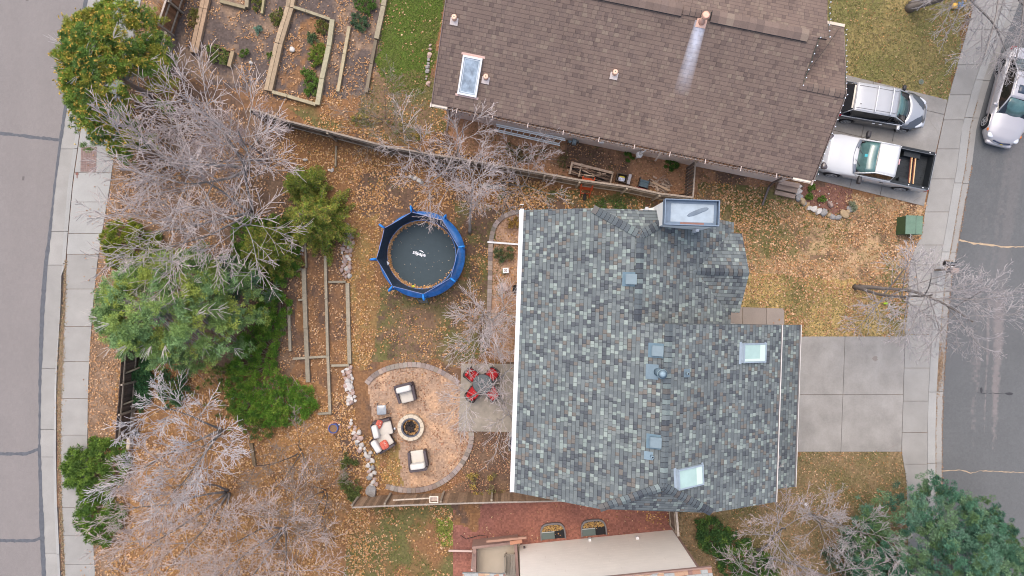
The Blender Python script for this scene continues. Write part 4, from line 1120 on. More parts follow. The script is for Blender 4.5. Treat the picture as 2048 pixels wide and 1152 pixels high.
bare_tree("leafless tree overhanging the red cushioned patio chairs", 994, 766, 4.2, 2.1, 18, 3, TB, nb=(8, 7, 5, 3), stemsp=.40, trunk=.2, colr=GREYL, mx=3, rmin=.0085)
bare_tree("leafless silver tree right beside the southern end of the weathered western fence", 440, 862, 5.0, 2.5, 19, 4, TB, mx=3, rmin=.010, nb=(8, 8, 7, 3), lean=(-.12, .0), stemsp=.42, colr=[(.20, .185, .175), (.34, .32, .32), (.44, .42, .425), (.48, .45, .455)])
bare_tree("leafless dark-trunked tree in the south-west corner below the two junipers", 455, 985, 5.4, 3.2, 20, 5, TB, nb=(7, 6, 5, 4), stemsp=.45, lean=(-.05, 0), colr=[(.21, .185, .17), (.29, .262, .255), (.35, .315, .305), (.42, .345, .315)])
bare_tree("wide leafless tree at the bottom edge of the photo, south of the leaf-covered slope", 565, 1062, 5.2, 3.3, 21, 5, TB, nb=(7, 6, 5, 4), stemsp=.48, colr=[(.21, .185, .17), (.29, .262, .255), (.35, .315, .305), (.42, .345, .315)])
bare_tree("low leafless tree between the small round pot and the south fence", 600, 905, 3.2, 1.8, 22, 4, TB, nb=(5, 6, 4, 3), stemsp=.5, trunk=.15, colr=[(.13, .105, .09), (.17, .14, .12), (.21, .175, .15), (.24, .195, .165)])
bare_tree("leafless young tree behind the end of the south fence among fallen leaves", 650, 985, 3.0, 1.7, 23, 4, TB, nb=(5, 6, 4, 3), stemsp=.5, trunk=.15, colr=[(.13, .105, .09), (.17, .14, .12), (.21, .175, .15), (.24, .195, .165)])
bare_tree("twiggy brown leafless shrub at the foot of the green lawn by the brown house", 768, 240, 2.0, 1.6, 24, 5, None, nb=(5, 5, 4, 3), stemsp=.75, trunk=.12, rmin=.005, name="bare_shrub", cat="shrub", colr=[(.13, .11, .095), (.17, .145, .125), (.20, .17, .15), (.23, .20, .17)])
TF = "leafless street trees"
bare_tree("leafless street tree with dark forked trunk beside the mailbox, reaching over the east road", 1714, 573, 6.8, 3.1, 25, 2, TF, nb=(11, 8, 5, 3), colr=GREYD, trunk=.24, rmin=.0075, ang=(56, 40, 36, 36), lean=(.10, -.04), r0=.16, stemsp=.22, up=(.02, -.01, -.01, 0, 0))
bare_tree("thick trunked leafless tree in the top right corner over the parked silver sedan", 1822, 14, 8.2, 4.6, 26, 2, TF, nb=(12, 8, 6, 4), colr=GREYD, trunk=.22, rmin=.0075, lean=(.22, -.10), r0=.27, ang=(62, 42, 38, 36), stemsp=.25, up=(.02, -.02, -.02, -.01, 0))
bare_tree("leafless tree with thick pale trunk between the dark green shrub and the blue-green pine", 1510, 1108, 6.6, 3.0, 27, 3, TF, nb=(8, 6, 5, 4), trunk=.22, rmin=.0068, stemsp=.42, lean=(.20, .20), r0=.15)
bare_tree("fine twigged leafless small tree south of the driveway near the blue-green pine", 1622, 1030, 4.4, 2.0, 28, 2, TF, nb=(9, 7, 5, 3), trunk=.2, rmin=.0055, stemsp=.25, lean=(.04, .16), colr=GREYD)

# evergreens ----------------------------------------------------------------
YG = [(.14, .215, .035), (.18, .235, .035), (.11, .185, .038), (.21, .22, .035), (.085, .15, .035)]
MG = [(.16, .245, .075), (.21, .29, .08), (.12, .195, .07), (.26, .31, .065), (.17, .27, .11)]
BG = [(.055, .135, .082), (.085, .17, .112), (.036, .092, .060), (.105, .18, .095), (.07, .125, .05)]
LG = [(.14, .20, .03), (.19, .24, .035), (.10, .16, .03), (.24, .24, .04)]
DG = [(.04, .09, .025), (.06, .12, .03), (.09, .15, .03), (.03, .07, .022)]
pine("yellowish green pine with many amber buds overhanging the west pavement, north-west corner", 300, 190, 5.4, 3.1, 31, YG, ntuft=3800, per=50, ln=.11, wd=.028, tuft=.18, clr=.34, cones=1700, gapthr=.20, hollow=.10, limbs=12, squash=(.85, 1.25), low=.42, stickout=14,
     keep=lambda x, y, r: not (x > 1.2 and y < -.2) or r.random() < .3)
pine("biggest green pine with silvery bare inner branches, west side north of the weathered fence", 420, 618, 6.2, 3.6, 32, MG, ntuft=3900, per=50, ln=.10, wd=.028, clr=.38, hollow=.18, squash=(1.08, .80), low=.40, stickout=44, tuft=.19, gapthr=.33, limbs=34)
pine("blue-green pine of dense rounded tufts in the south-east corner by the east road", 1797, 1088, 5.8, 4.15, 33, BG, ntuft=5000, low=.46, tuft=.20, per=60, ln=.09, wd=.028, gapthr=.02, relief=1.6, clr=.46, limbs=14)
pine("small blue-green spruce at the east foot of the biggest pine", 515, 560, 3.4, 1.5, 34, [(.06, .115, .065), (.085, .14, .07), (.05, .09, .055)], ntuft=140, low=.3, tuft=.22)

def spruce(label, px, py, h, rad, seed, pal, tipc, group=None):
    x, y = W(px, py); rg = random.Random(seed); t = thing("spruce_tree", label, "tree", (x, y, -.03), 0, group)
    MB().tube([(0, 0, 0), (0, 0, h * .5), (0, 0, h)], [.11, .07, .015], 7, c=(.22, .17, .14)).build("trunk", bark, t)
    cen = []; dirs = []; cols = []; lb = MB()
    z = .35; az = 0
    while z < h:
        f = 1 - z / h
        for k in range(6 if f > .2 else 4):
            az += 2.4 + rg.uniform(-.4, .4); L_ = rad * (f ** .8) * rg.uniform(.75, 1.15) + .12
            d = Vector((math.cos(az), math.sin(az), .05 - .25 * f)).normalized(); n = max(3, int(L_ / .10))
            p = Vector((0, 0, z)); pts = [p.copy()]
            for i in range(n):
                d = (d + Vector((0, 0, .012))).normalized(); p = p + d * L_ / n; pts.append(p.copy())
                s_ = Vector((-d.y, d.x, 0)).normalized(); wl = .36 * L_ * (1 - i / n) * .75 + .08
                for q in (-1, 1):
                    e = (d * .75 + s_ * q).normalized(); m_ = max(1, int(wl / .09))
                    for j in range(m_):
                        cen.append(tuple(p + e * wl * (j + .5) / m_ + Vector((0, 0, rg.uniform(-.03, .03) - .04 * j)))); cols.append(jit(rg.choice(tipc if (j == m_ - 1 or i > n - 3) and rg.random() < .6 else pal), .15, rg))
                cen.append(tuple(p)); cols.append(jit(rg.choice(pal), .12, rg))
            lb.tube([pts[0], pts[len(pts) // 2], pts[-1]], [.02, .013, .006], 3, c=(.25, .19, .15), cap=False)
        z += h * .055
    V, F, c = blades(cen, np.full(len(cen), .05), cols, 9, .095, .036, seed, up=.15, shell=.8)
    fast("crown", V, F, needle, c, t); lb.build("limbs", bark, t, smooth=False)
    return t
spruce("bright green spruce with feathery yellow tipped branches beside the rows of garden timbers", 650, 445, 4.2, 1.9, 41, LG, [(.20, .20, .04), (.24, .20, .05)], "small spruces")
spruce("smaller feathery green spruce touching the leafless trees, just above the bright one", 622, 378, 3.0, 1.1, 42, LG, [(.18, .19, .04)], "small spruces")
spruce("green spruce between the biggest pine and the rocks at the top of the garden timbers", 555, 500, 3.6, 1.6, 43, LG, [(.20, .19, .04)], "small spruces")
shrub("round yellow-green juniper on the verge of the west pavement", [(222, 448), (262, 440), (330, 470), (345, 530), (302, 562), (245, 558), (212, 510)], 1.9, 51, [(.14, .18, .018), (.19, .21, .022), (.10, .14, .02)], dens=38, per=80, ln=.11, wd=.035, r=.2, leaf=False, name="juniper")
shrub("big bushy green juniper at the south end of the weathered fence, upper of two", [(140, 900), (195, 872), (252, 880), (268, 925), (250, 965), (215, 992), (160, 985), (132, 945)], 1.7, 52, [(.085, .15, .025), (.12, .19, .03), (.06, .11, .022)], dens=36, per=80, ln=.13, wd=.035, leaf=False, name="juniper", r=.22)
shrub("bushy green juniper spilling on the west pavement, lower of two", [(165, 990), (220, 985), (262, 1015), (240, 1060), (215, 1092), (165, 1060), (150, 1020)], 1.4, 53, [(.08, .15, .022), (.11, .18, .025), (.055, .11, .02)], dens=36, per=80, ln=.12, wd=.035, leaf=False, name="juniper", r=.22)
shrub("long bright green juniper hedge between the biggest pine and the garden timbers", [(520, 590), (560, 575), (590, 610), (572, 660), (555, 720), (590, 760), (632, 775), (640, 815), (600, 845), (520, 850), (470, 830), (455, 745), (470, 690), (515, 640)], .9, 54, [(.075, .16, .018), (.10, .19, .022), (.055, .12, .018), (.13, .20, .028)], dens=44, per=70, ln=.10, wd=.035, leaf=False, name="juniper", r=.2, thr=.22)
shrub("bright green juniper filling the gap between the feathery spruces and the biggest pine", [(470, 450), (540, 430), (600, 440), (610, 500), (598, 560), (560, 585), (500, 560), (470, 510)], 1.1, 61, [(.085, .165, .022), (.12, .20, .03), (.06, .12, .02)], dens=36, per=70, ln=.10, wd=.035, leaf=False, name="juniper", r=.2, thr=.28)
shrub("olive green shrub at the south side of the long juniper hedge, around dead twigs", [(320, 720), (470, 735), (560, 840), (540, 880), (470, 870), (400, 790), (330, 790)], .5, 62, [(.10, .13, .03), (.14, .15, .035), (.07, .10, .025)], dens=16, per=50, ln=.09, wd=.035, leaf=False, r=.16, thr=.40)
shrub("dark green leafy shrub against the weathered western fence, left of two", [(277, 722), (305, 715), (310, 760), (305, 800), (284, 822), (274, 780)], .8, 55, [(.03, .085, .035), (.045, .11, .04), (.03, .07, .03)], dens=60, per=60, ln=.10, wd=.05)
shrub("dark green leafy shrub under the south side of the biggest pine", [(328, 740), (370, 730), (385, 770), (360, 810), (330, 815), (322, 775)], .6, 56, [(.03, .075, .03), (.05, .10, .04)], dens=36, per=50, ln=.10, wd=.05, thr=.42)
shrub("wide dark green shrub south of the slate roofed house, beside the tan house", [(1385, 1040), (1420, 1030), (1460, 1055), (1505, 1080), (1545, 1120), (1560, 1170), (1450, 1180), (1430, 1120), (1400, 1090)], 1.3, 57, DG, dens=34, per=80, ln=.10, wd=.045, r=.24)
shrub("dark evergreen undergrowth below the blue-green pine", [(1640, 1100), (1700, 1040), (1760, 1060), (1790, 1130), (1760, 1180), (1660, 1180)], .9, 58, [(.05, .09, .05), (.07, .12, .07), (.04, .07, .04)], dens=24, per=60, ln=.12, wd=.04, leaf=False)
shrub("olive green yew shrub below the fence end near the white rocks", [(690, 905), (715, 920), (728, 965), (715, 1000), (690, 990), (682, 940)], .8, 59, [(.075, .10, .03), (.10, .12, .035)], dens=36, per=60, ln=.10, wd=.035, leaf=False, thr=.38)
HB = "small evergreen herbs in the northern terraced beds"
for i, (lab, pl, c) in enumerate([
    ("round brownish green herb at the top of the timber framed bed", [(632, 45), (652, 42), (660, 56), (650, 70), (632, 66)], [(.12, .12, .03), (.09, .10, .03)]),
    ("bluish green herb clump in the middle of the timber framed bed", [(612, 70), (632, 64), (640, 86), (620, 94)], [(.06, .10, .05), (.08, .12, .05)]),
    ("bright green creeping herb along the right timber of the framed bed", [(622, 96), (645, 84), (654, 96), (648, 130), (630, 142), (618, 118)], [(.10, .15, .02), (.14, .17, .03)]),
    ("green mat of herbs in the lower corner of the timber framed bed", [(602, 140), (618, 136), (640, 158), (638, 190), (620, 198), (606, 182), (612, 160)], [(.07, .13, .02), (.09, .15, .03)]),
    ("green mat at the very top edge between two timbers", [(705, -12), (748, -12), (755, 14), (738, 34), (716, 24)], [(.07, .13, .025), (.05, .10, .02)]),
    ("blue-green herb clump left of the long timber beside the green lawn", [(706, 26), (735, 36), (742, 54), (726, 68), (704, 52)], [(.045, .09, .045), (.06, .11, .05)]),
    ("olive clump inside the small framed bed at the top edge", [(505, -10), (526, -10), (526, 18), (508, 24)], [(.13, .14, .03), (.10, .11, .03)]),
    ("olive clump left of the widest timber", [(542, 24), (562, 16), (572, 40), (558, 62), (546, 50)], [(.12, .13, .03), (.09, .10, .03)]),
    ("small clump touching the lower part of the widest timber", [(536, 108), (548, 106), (546, 128), (536, 130)], [(.08, .13, .02)]),
    ("tiny round clump in the middle of the bare soil bed", [(484, 102), (498, 100), (502, 112), (492, 120), (482, 114)], [(.07, .12, .02)]),
    ("pale blue-green round succulent in the bare soil bed", [(512, 56), (526, 55), (530, 68), (520, 75), (511, 68)], [(.13, .22, .16), (.10, .18, .13)]),
    ("olive bush between the broken brown fence and the wide left timber", [(382, 22), (398, 16), (404, 44), (392, 60), (378, 50)], [(.12, .12, .03), (.15, .12, .04)]),
    ("light green shrub below the wide left timber", [(416, 95), (440, 92), (462, 112), (455, 132), (425, 126)], [(.09, .13, .03), (.12, .15, .04)])]):
    shrub(lab, pl, .32, 70 + i, c, dens=90, per=45, ln=.065, wd=.03, r=.10, thr=.2, group=HB, name="herb_clump", cat="plant")
shrub("dark green bush with blue-green tips between paver edging and white tile", [(988, 495), (1022, 490), (1030, 510), (1012, 528), (992, 520)], .7, 90, [(.06, .10, .05), (.09, .12, .05), (.12, .11, .05)], dens=60, per=50, ln=.09, wd=.035, r=.14)
shrub("yellowish dry bush at the round top of the paver edged bed", [(1012, 440), (1040, 432), (1042, 455), (1020, 462)], .35, 91, [(.32, .20, .05), (.22, .14, .04)], dens=60, per=36, ln=.08, wd=.04, r=.12)
shrub("straggly yellow-green bush just north of the south fence by the house", [(935, 950), (985, 935), (1010, 965), (1000, 995), (950, 1000), (925, 975)], .7, 92, [(.28, .20, .05), (.20, .16, .05), (.14, .13, .05)], dens=26, per=30, ln=.07, wd=.04, thr=.42)
shrub("small green bush at the foot of the brown house wall below the white exhaust fan", [(1248, 306), (1262, 304), (1268, 322), (1252, 324)], .3, 93, [(.05, .11, .02), (.07, .13, .02)], dens=120, per=40, ln=.07, wd=.03, r=.08, thr=.1)
shrub("round dark green bush near the grey slatted gate beside the brown house", [(1330, 320), (1350, 318), (1356, 334), (1342, 342), (1328, 336)], .4, 94, [(.04, .09, .02), (.06, .11, .02)], dens=120, per=44, ln=.07, wd=.03, r=.1, thr=.1)
shrub("grey-green lavender at the right end of the stone edged bed", [(1692, 402), (1708, 408), (1712, 420), (1700, 424)], .3, 95, [(.22, .24, .16), (.18, .20, .13)], dens=160, per=40, ln=.09, wd=.02, r=.08, thr=.05)
for i, (lab, u, v) in enumerate((("bright green tuft at the top of the stone edged bed", 1622, 376), ("bright green tuft in the left corner of the stone edged bed", 1617, 393), ("pale green tuft in the middle of the stone edged bed", 1642, 398))):
    shrub(lab, [(u - 7, v - 5), (u + 6, v - 6), (u + 8, v + 5), (u - 6, v + 6)], .22, 96 + i, [(.08, .14, .02), (.11, .16, .04)], dens=200, per=36, ln=.07, wd=.03, r=.07, thr=.05, name="grass_tuft", cat="plant", group="tufts in the stone edged bed")
shrub("weedy green patch along the fence north of the trampoline", [(700, 225), (760, 238), (840, 262), (838, 285), (760, 270), (700, 250)], .22, 101, [(.08, .12, .025), (.11, .14, .04), (.3, .22, .06)], dens=18, per=26, ln=.07, wd=.04, thr=.46, name="weeds", cat="plant")
shrub("weedy green patch north of the slate roof, below the wheelbarrow", [(1180, 398), (1270, 398), (1290, 418), (1190, 420)], .16, 102, [(.05, .10, .03), (.07, .12, .03)], dens=30, per=26, ln=.07, wd=.035, thr=.42, name="weeds", cat="plant")
shrub("dark weedy strip between leafless trees and the aluminium ladder", [(1020, 285), (1090, 300), (1140, 318), (1130, 335), (1040, 322), (985, 300)], .3, 103, [(.09, .09, .035), (.06, .08, .03), (.16, .12, .05)], dens=24, per=26, ln=.07, wd=.035, thr=.42, name="weeds", cat="plant")

# ------------------------------------------------------------------ fences
wood_g = mat("fence_wood_grey", (.27, .225, .185), .9, usecol=True, n=(9, .2), streak=(10, .2, (1, 1, .15)))
def fence(label, top, h, s_in, boards=True, colr=(1, 1, 1), cap=None, rails=True, bw=.14, seed=1, thick=.02, posts=2.4, gap=.006, cat="fence", railside=None, capw=.10, name="fence", height_end=None, broken=0):
    """top = ground-frame pixels of the top line; s_in: side (+1/-1) the rails are on"""
    P = [W(u, v, h) for u, v in top]
    rg = random.Random(seed)
    t = thing(name, label, cat, (*P[0], 0))
    bm, rm = MB(), MB(); posts_p = []
    for a, b in zip(P[:-1], P[1:]):
        L_ = math.dist(a, b); dx, dy = (b[0] - a[0]) / L_, (b[1] - a[1]) / L_; ang = math.atan2(dy, dx); nx_, ny_ = -dy * s_in, dx * s_in
        n = max(1, int(L_ / (bw + gap)))
        for i in range(n):
            if broken and rg.random() < broken: continue
            s = (i + .5) * L_ / n; hh = h - .04 + rg.uniform(-.025, .015)
            bm.box(a[0] + dx * s, a[1] + dy * s, hh / 2, L_ / n - gap, thick, hh, rz=ang + rg.uniform(-.012, .012), c=(lambda k: tuple(x * k for x in colr))(rg.uniform(.65, 1.35)))
        if rails:
            for z in (.35, h - .30):
                ox, oy = nx_ * .04, ny_ * .04
                MB().beam((a[0] + ox, a[1] + oy, z), (b[0] + ox, b[1] + oy, z), .04, .09, (1.25, 1.25, 1.2)).build("rail", wood_g, t, world=True)
        if cap:
            MB().beam((a[0], a[1], h + .0), (b[0], b[1], h + .0), capw, .035, cap).build("cap_rail", wood_g, t, world=True)
        m_ = max(1, int(round(L_ / posts)))
        for i in range(m_): posts_p.append((a[0] + dx * L_ * i / m_ + nx_ * .085, a[1] + dy * L_ * i / m_ + ny_ * .085))
    posts_p.append(P[-1])
    bm.build("boards", wood_g, t, world=True)
    for p in posts_p: MB().box(p[0], p[1], (h - .05) / 2, .09, .09, h - .05, c=(1.1, 1.1, 1.05)).build("post", wood_g, t, world=True)
    return t
fence("long grey board fence with flat top rail between the two northern yards, past the wheelbarrow", [(500, 218), (525, 224), (560, 238), (655, 262), (770, 292), (850, 306), (950, 322), (1090, 347), (1160, 360), (1255, 373), (1320, 387), (1386, 395)], 1.75, -1, cap=(.95, .93, .92), seed=3, colr=(.55, .50, .46), capw=.085)
fence("short grey slatted gate fence joining the brown house to the long board fence", [(1391, 322), (1386, 394)], 1.7, 1, cap=(1.0, 1.0, 1.0), seed=4, posts=1.6, bw=.10, gap=.05, colr=(.55, .5, .48), capw=.07)
f_ = fence("south fence of mixed brown boards with a pale grey cap and a small framed opening", [(704, 1015), (769, 1012), (881, 1008), (983, 1005), (1127, 1002), (1250, 999)], 1.7, 1, cap=(1.05, 1.08, 1.12), seed=5, colr=(.95, .76, .60), rails=False, capw=.07)
mb = MB()
cx, cy = W(868, 1001, 1.7)
for dx, dy, sx, sy in ((0, .14, .42, .04), (0, -.14, .42, .04), (-.19, 0, .04, .24), (.19, 0, .04, .24)): mb.box(cx, cy, 1.76, .001, .001, .001); mb.box(cx + dx, cy + .06 + dy, 1.75, sx, sy, .06, c=(2.6, 2.6, 2.6))
mb.box(cx, cy + .06, 1.6, .34, .24, .02, c=(1.6, 1.5, 1.5)); mb.build("opening_frame", wood_g, f_, world=True)
mb = MB(); a, b = W(786, 1000, 1.5), W(862, 996, 1.5); mb.beam((*a, 1.5), (*b, 1.5), .05, .09, (1.7, 1.7, 1.65)); mb.build("upper_rail", wood_g, f_, world=True)
fence("narrow grey gate between the slate roofed house and the tan house", [(1352, 1018), (1357, 1072)], 1.8, -1, cap=(1.5, 1.55, 1.6), seed=6, posts=1.5, colr=(.6, .55, .5), capw=.10)
fence("weathered dark western fence with pale rails and cross braces along the verge", [(246, 640), (243, 700), (238, 770), (233, 830), (229, 884)], 1.6, 1, seed=7, colr=(.42, .37, .36), bw=.13, posts=1.9)
wf = [o for o in bpy.data.objects if o.name.startswith("fence")][-1]
mb = MB()
for v in (745, 808, 872):   # braces to the low outer rail
    u = float(np.interp(v, [700, 770, 830, 884], [243, 238, 233, 229]))
    a = W(u + 6, v + 3, 1.25); b = W(u + 46, v - 12, .1)
    MB().beam((*a, 1.2), (*b, .12), .07, .09, (1.35, 1.4, 1.25)).build("brace", wood_g, wf, world=True)
for a, b in (((275, 700), (271, 780)), ((271, 781), (262, 896))): MB().beam((*W(*a), .16), (*W(*b), .16), .16, .28, (1.55, 1.5, 1.35)).build("kick_board", wood_g, wf, world=True)
fence("old grey and rust brown leaning fence at the top left corner of the photo", [(356, -70), (332, 0), (316, 48)], 1.5, 1, seed=8, colr=(.75, .48, .32), cap=(1.5, 1.5, 1.55), capw=.09)
rail = thing("fence_rail", "long grey rail leaning on the slope beside the old top left fence", "rail", (*W(350, 40), .3)); MB().beam((*W(364, -4), .5), (*W(318, 148), .3), .14, .14, (1.35, 1.3, 1.25)).build("rail", wood_g, rail, world=True)
# rust brown dead fronds between the fence and the rail
mb = MB(); rg = random.Random(9)
for i in range(150):
    t_ = rg.random(); u = lerp(352, 316, t_) + rg.uniform(-10, 12); v = lerp(-4, 62, t_) + rg.uniform(-4, 4); x, y = W(u, v); a = R(125) + rg.uniform(-.3, .3); L_ = rg.uniform(.25, .6)
    mb.tube([(x, y, .05), (x + math.cos(a) * L_ * .5, y + math.sin(a) * L_ * .5, .3), (x + math.cos(a) * L_, y + math.sin(a) * L_, .42)], [.015, .014, .006], 3, c=rg.choice([(.28, .13, .05), (.35, .19, .08), (.2, .1, .05), (.42, .27, .13)]), cap=False)
dv = thing("dead_vine", "rust brown dead stems heaped against the old top left fence", "dead plant", (*W(334, 30), 0)); mb.build("stems", bark, dv, world=True)

# ------------------------------------------------------------------ garden timbers
timb = mat("timber_weathered", (.27, .235, .175), .9, usecol=True, n=(7, .18), n2=(25, .12), bump=(20, .4))
def timber(label, pts, w, h=.17, c=(1, 1, 1), group=None, z=0., name="garden_timber"):
    P = [W(*p) for p in pts]; t = thing(name, label, "timber", (*P[0], 0), 0, group); mb = MB()
    ww = w / S
    L_ = sum(math.dist(a, b) for a, b in zip(P[:-1], P[1:]))
    pos = 0
    for a, b in zip(P[:-1], P[1:]):
        L_ = math.dist(a, b); n = max(1, round(L_ / 2.4)); dx, dy = (b[0] - a[0]) / L_, (b[1] - a[1]) / L_
        rows = max(1, round(ww / .2)); rw = ww / rows
        for r_ in range(rows):
            o = (r_ - (rows - 1) / 2) * rw; cuts = [0] + [(i + (.5 if r_ % 2 else 0)) * L_ / n for i in range(1, n)] + [L_]
            for s0, s1 in zip(cuts[:-1], cuts[1:]):
                if s1 - s0 < .05: continue
                cc = jit(c, .14); hh = h + rnd.uniform(-.012, .012)
                p0 = (a[0] + dx * (s0 + .006) - dy * o, a[1] + dy * (s0 + .006) + dx * o); p1 = (a[0] + dx * (s1 - .006) - dy * o, a[1] + dy * (s1 - .006) + dx * o)
                mb.beam((*p0, z + hh / 2), (*p1, z + hh / 2), rw - .012, hh, cc)
    mb.build("beam", timb, t, world=True, bevel=.012)
    return t
LT = "timbers of the long western beds"; NT = "timbers of the northern terraced beds"
timber("short thin timber just above the double timber, west of the trampoline", [(612, 486), (613.5, 536)], 4, group=LT)
timber("long double timber in the middle of the western beds", [(609, 537), (613, 657), (617.5, 764)], 9, group=LT)
timber("long thin timber right of the double one, ending at the spruce", [(652, 512), (654, 597), (657, 711), (661.5, 828)], 6, group=LT)
timber("easternmost long timber, along the leafy strip beside the trampoline lawn", [(696, 566), (698, 650), (700.5, 727)], 8, group=LT)
timber("short western timber next to the juniper hedge", [(579, 611), (580.5, 660), (582, 702)], 6, group=LT)
timber("cross timber at the upper end of the double timber", [(594, 539), (604, 538.5)], 4, group=LT)
timber("cross timber halfway along the double timber", [(598, 600), (609, 599)], 4.5, group=LT)
timber("cross timber touching the lower end of the juniper side bed", [(587, 717), (612, 715.5)], 5, group=LT)
timber("cross timber between double and thin long timbers", [(620, 714.5), (656, 712.5)], 5, group=LT)
timber("cross timber below the upper pile of pink rocks", [(658, 564), (693, 563.5)], 5, group=LT)
timber("cross timber above the lower pile of white rocks", [(664, 730.5), (700, 730)], 5, group=LT)
timber("cross timber closing the southern end of the thin long timber", [(637, 827), (663, 825)], 5, group=LT)
timber("short mossy timber piece near the paver-free southwestern slope", [(504, 885), (511, 930)], 7, c=(.6, .5, .4), group=LT)
timber("wide pinkish timber at the far left of the northern beds", [(421, -30), (410, 20), (391, 108)], 17, .22, (1.25, 1.0, .9), NT)
timber("widest pale timber wall running through the northern beds", [(592, -40), (582, 18), (560, 90), (539, 184)], 17, .24, (1.15, 1.0, .9), NT)
timber("mossy timber on the right side of the framed bed", [(667, 42), (660, 95), (646, 160), (637, 212)], 10, .24, (1.1, 1.15, 1.05), NT)
timber("timber across the top of the framed bed", [(589, 17), (614, 25), (663, 42)], 6, .24, (1.1, 1.1, 1.0), NT)
timber("timber across the bottom of the framed bed", [(547, 186), (577, 194), (634, 211)], 7, .24, (1.1, 1.1, 1.0), NT)
timber("narrow pale timber right of the framed bed", [(700, 55), (690, 110), (677, 185)], 7, .18, (1.2, 1.15, 1.0), NT)
timber("long grey timber between the beds and the green lawn", [(776, -30), (768, 15), (754, 80)], 10, .22, (1.1, 1.1, 1.05), NT)
timber("darker split timber continuing down beside the green lawn", [(753, 82), (744, 130), (734, 187)], 7, .2, (.62, .58, .56), NT)
timber("timber across the bottom of the small top bed", [(443, 5), (494, 18)], 7, .22, (1.1, 1.05, .9), NT)
timber("short upright timber right of the small top bed", [(499, -20), (496, 18)], 8, .22, (1.1, 1.05, .95), NT)
timber("thin mossy timber right of the small top bed", [(533, -20), (526, 30)], 5, .2, (1.05, 1.05, .8), NT)
timber("stub of pale timber beside the light green shrub", [(469, 105), (461, 136)], 8, .25, (1.15, 1.0, .85), NT)
timber("thin brown edging board above the timber stub", [(418, 92), (466, 104)], 3, .15, (.7, .5, .4), NT)
timber("pale post lying among leaves below the long board fence", [(673, 292), (672, 334)], 4, .12, (1.05, 1, .95), NT)
mb = MB()
for u in (575, 592): mb.beam((*W(u, 217), .12), (*W(u, 236), .12), .09, .12, (1.25, 1.2, 1.1))
# steps
st = thing("garden_steps", "three weathered wooden garden steps at the corner of the brown house", "steps", (*W(1568, 380), 0)); mb = MB()
for i, (a, b, w, h) in enumerate((((1551, 366), (1592, 374), 9, .42), ((1550, 374), (1590, 383), 10, .28), ((1548, 385), (1588, 394), 8, .16))):
    mb.beam((*W(*a), h / 2), (*W(*b), h / 2), w / S, h, jit((1.15, .98, .9), .1))
mb.build("tread", mat("step_wood", (.27, .235, .205), .9, usecol=True, streak=(6, .25, (.25, 1, 1))), st, world=True)
sp = thing("downspout", "dark brown bent downspout from the brown house lying on the grass", "downspout", (*W(1524, 411), 0))
mb = MB(); mb.beam((*W(1523.5, 411), .06), (*W(1536.5, 373), .12), .085, .07); mb.beam((*W(1536.5, 373), .12), (*W(1549, 364, 1.2), 1.0), .08, .07); mb.beam((*W(1549, 364, 1.2), 1.0), (*W(1563, 357, 3.3), 3.3), .08, .07); mb.build("pipe", mat("downspout_brown", (.12, .095, .09), .5), sp, world=True)
sp = thing("downspout", "dark downspout with lying extension at the west corner of the brown house", "downspout", (*W(894, 258), 0))
mb = MB(); mb.beam((*W(894, 262), .06), (*W(898, 236), .10), .08, .06); mb.beam((*W(898, 236), .10), (*W(900, 214, 3.4), 3.4), .07, .06); mb.build("pipe", MATS["downspout_brown"], sp, world=True)

# ------------------------------------------------------------------ rocks
rock_m = mat("rock", (1, 1, 1), .9, usecol=True, n=(6, .2), n2=(24, .12), bump=(14, .6))
def rockmesh(seed, flat=.55):
    bm = bmesh.new(); bmesh.ops.create_icosphere(bm, subdivisions=2, radius=1); rg = random.Random(seed)
    pl = [(Vector((rg.gauss(0, 1), rg.gauss(0, 1), rg.gauss(0, .8))).normalized(), rg.uniform(.55, .85)) for _ in range(9)]
    for v in bm.verts:
        for n_, d_ in pl:
            k = v.co.dot(n_)
            if k > d_: v.co -= n_ * (k - d_)
        v.co.z = v.co.z * flat
    me = bpy.data.meshes.new("rock"); bm.to_mesh(me); bm.free(); return me
ROCKC = {'w': (.47, .44, .41), 'p': (.38, .28, .245), 'g': (.27, .26, .255), 't': (.38, .28, .17), 'd': (.24, .23, .23)}
RM = {}
for k, c in ROCKC.items():
    for s_ in range(4):
        me = rockmesh(hash(k) % 1 + s_ * 7 + ord(k)); ca = me.color_attributes.new("Col", 'FLOAT_COLOR', 'CORNER')
        cc = jit(c, .12); ca.data.foreach_set("color", [x for _ in range(len(me.loops)) for x in (*cc, 1)]); me.materials.append(rock_m); RM[(k, s_)] = me
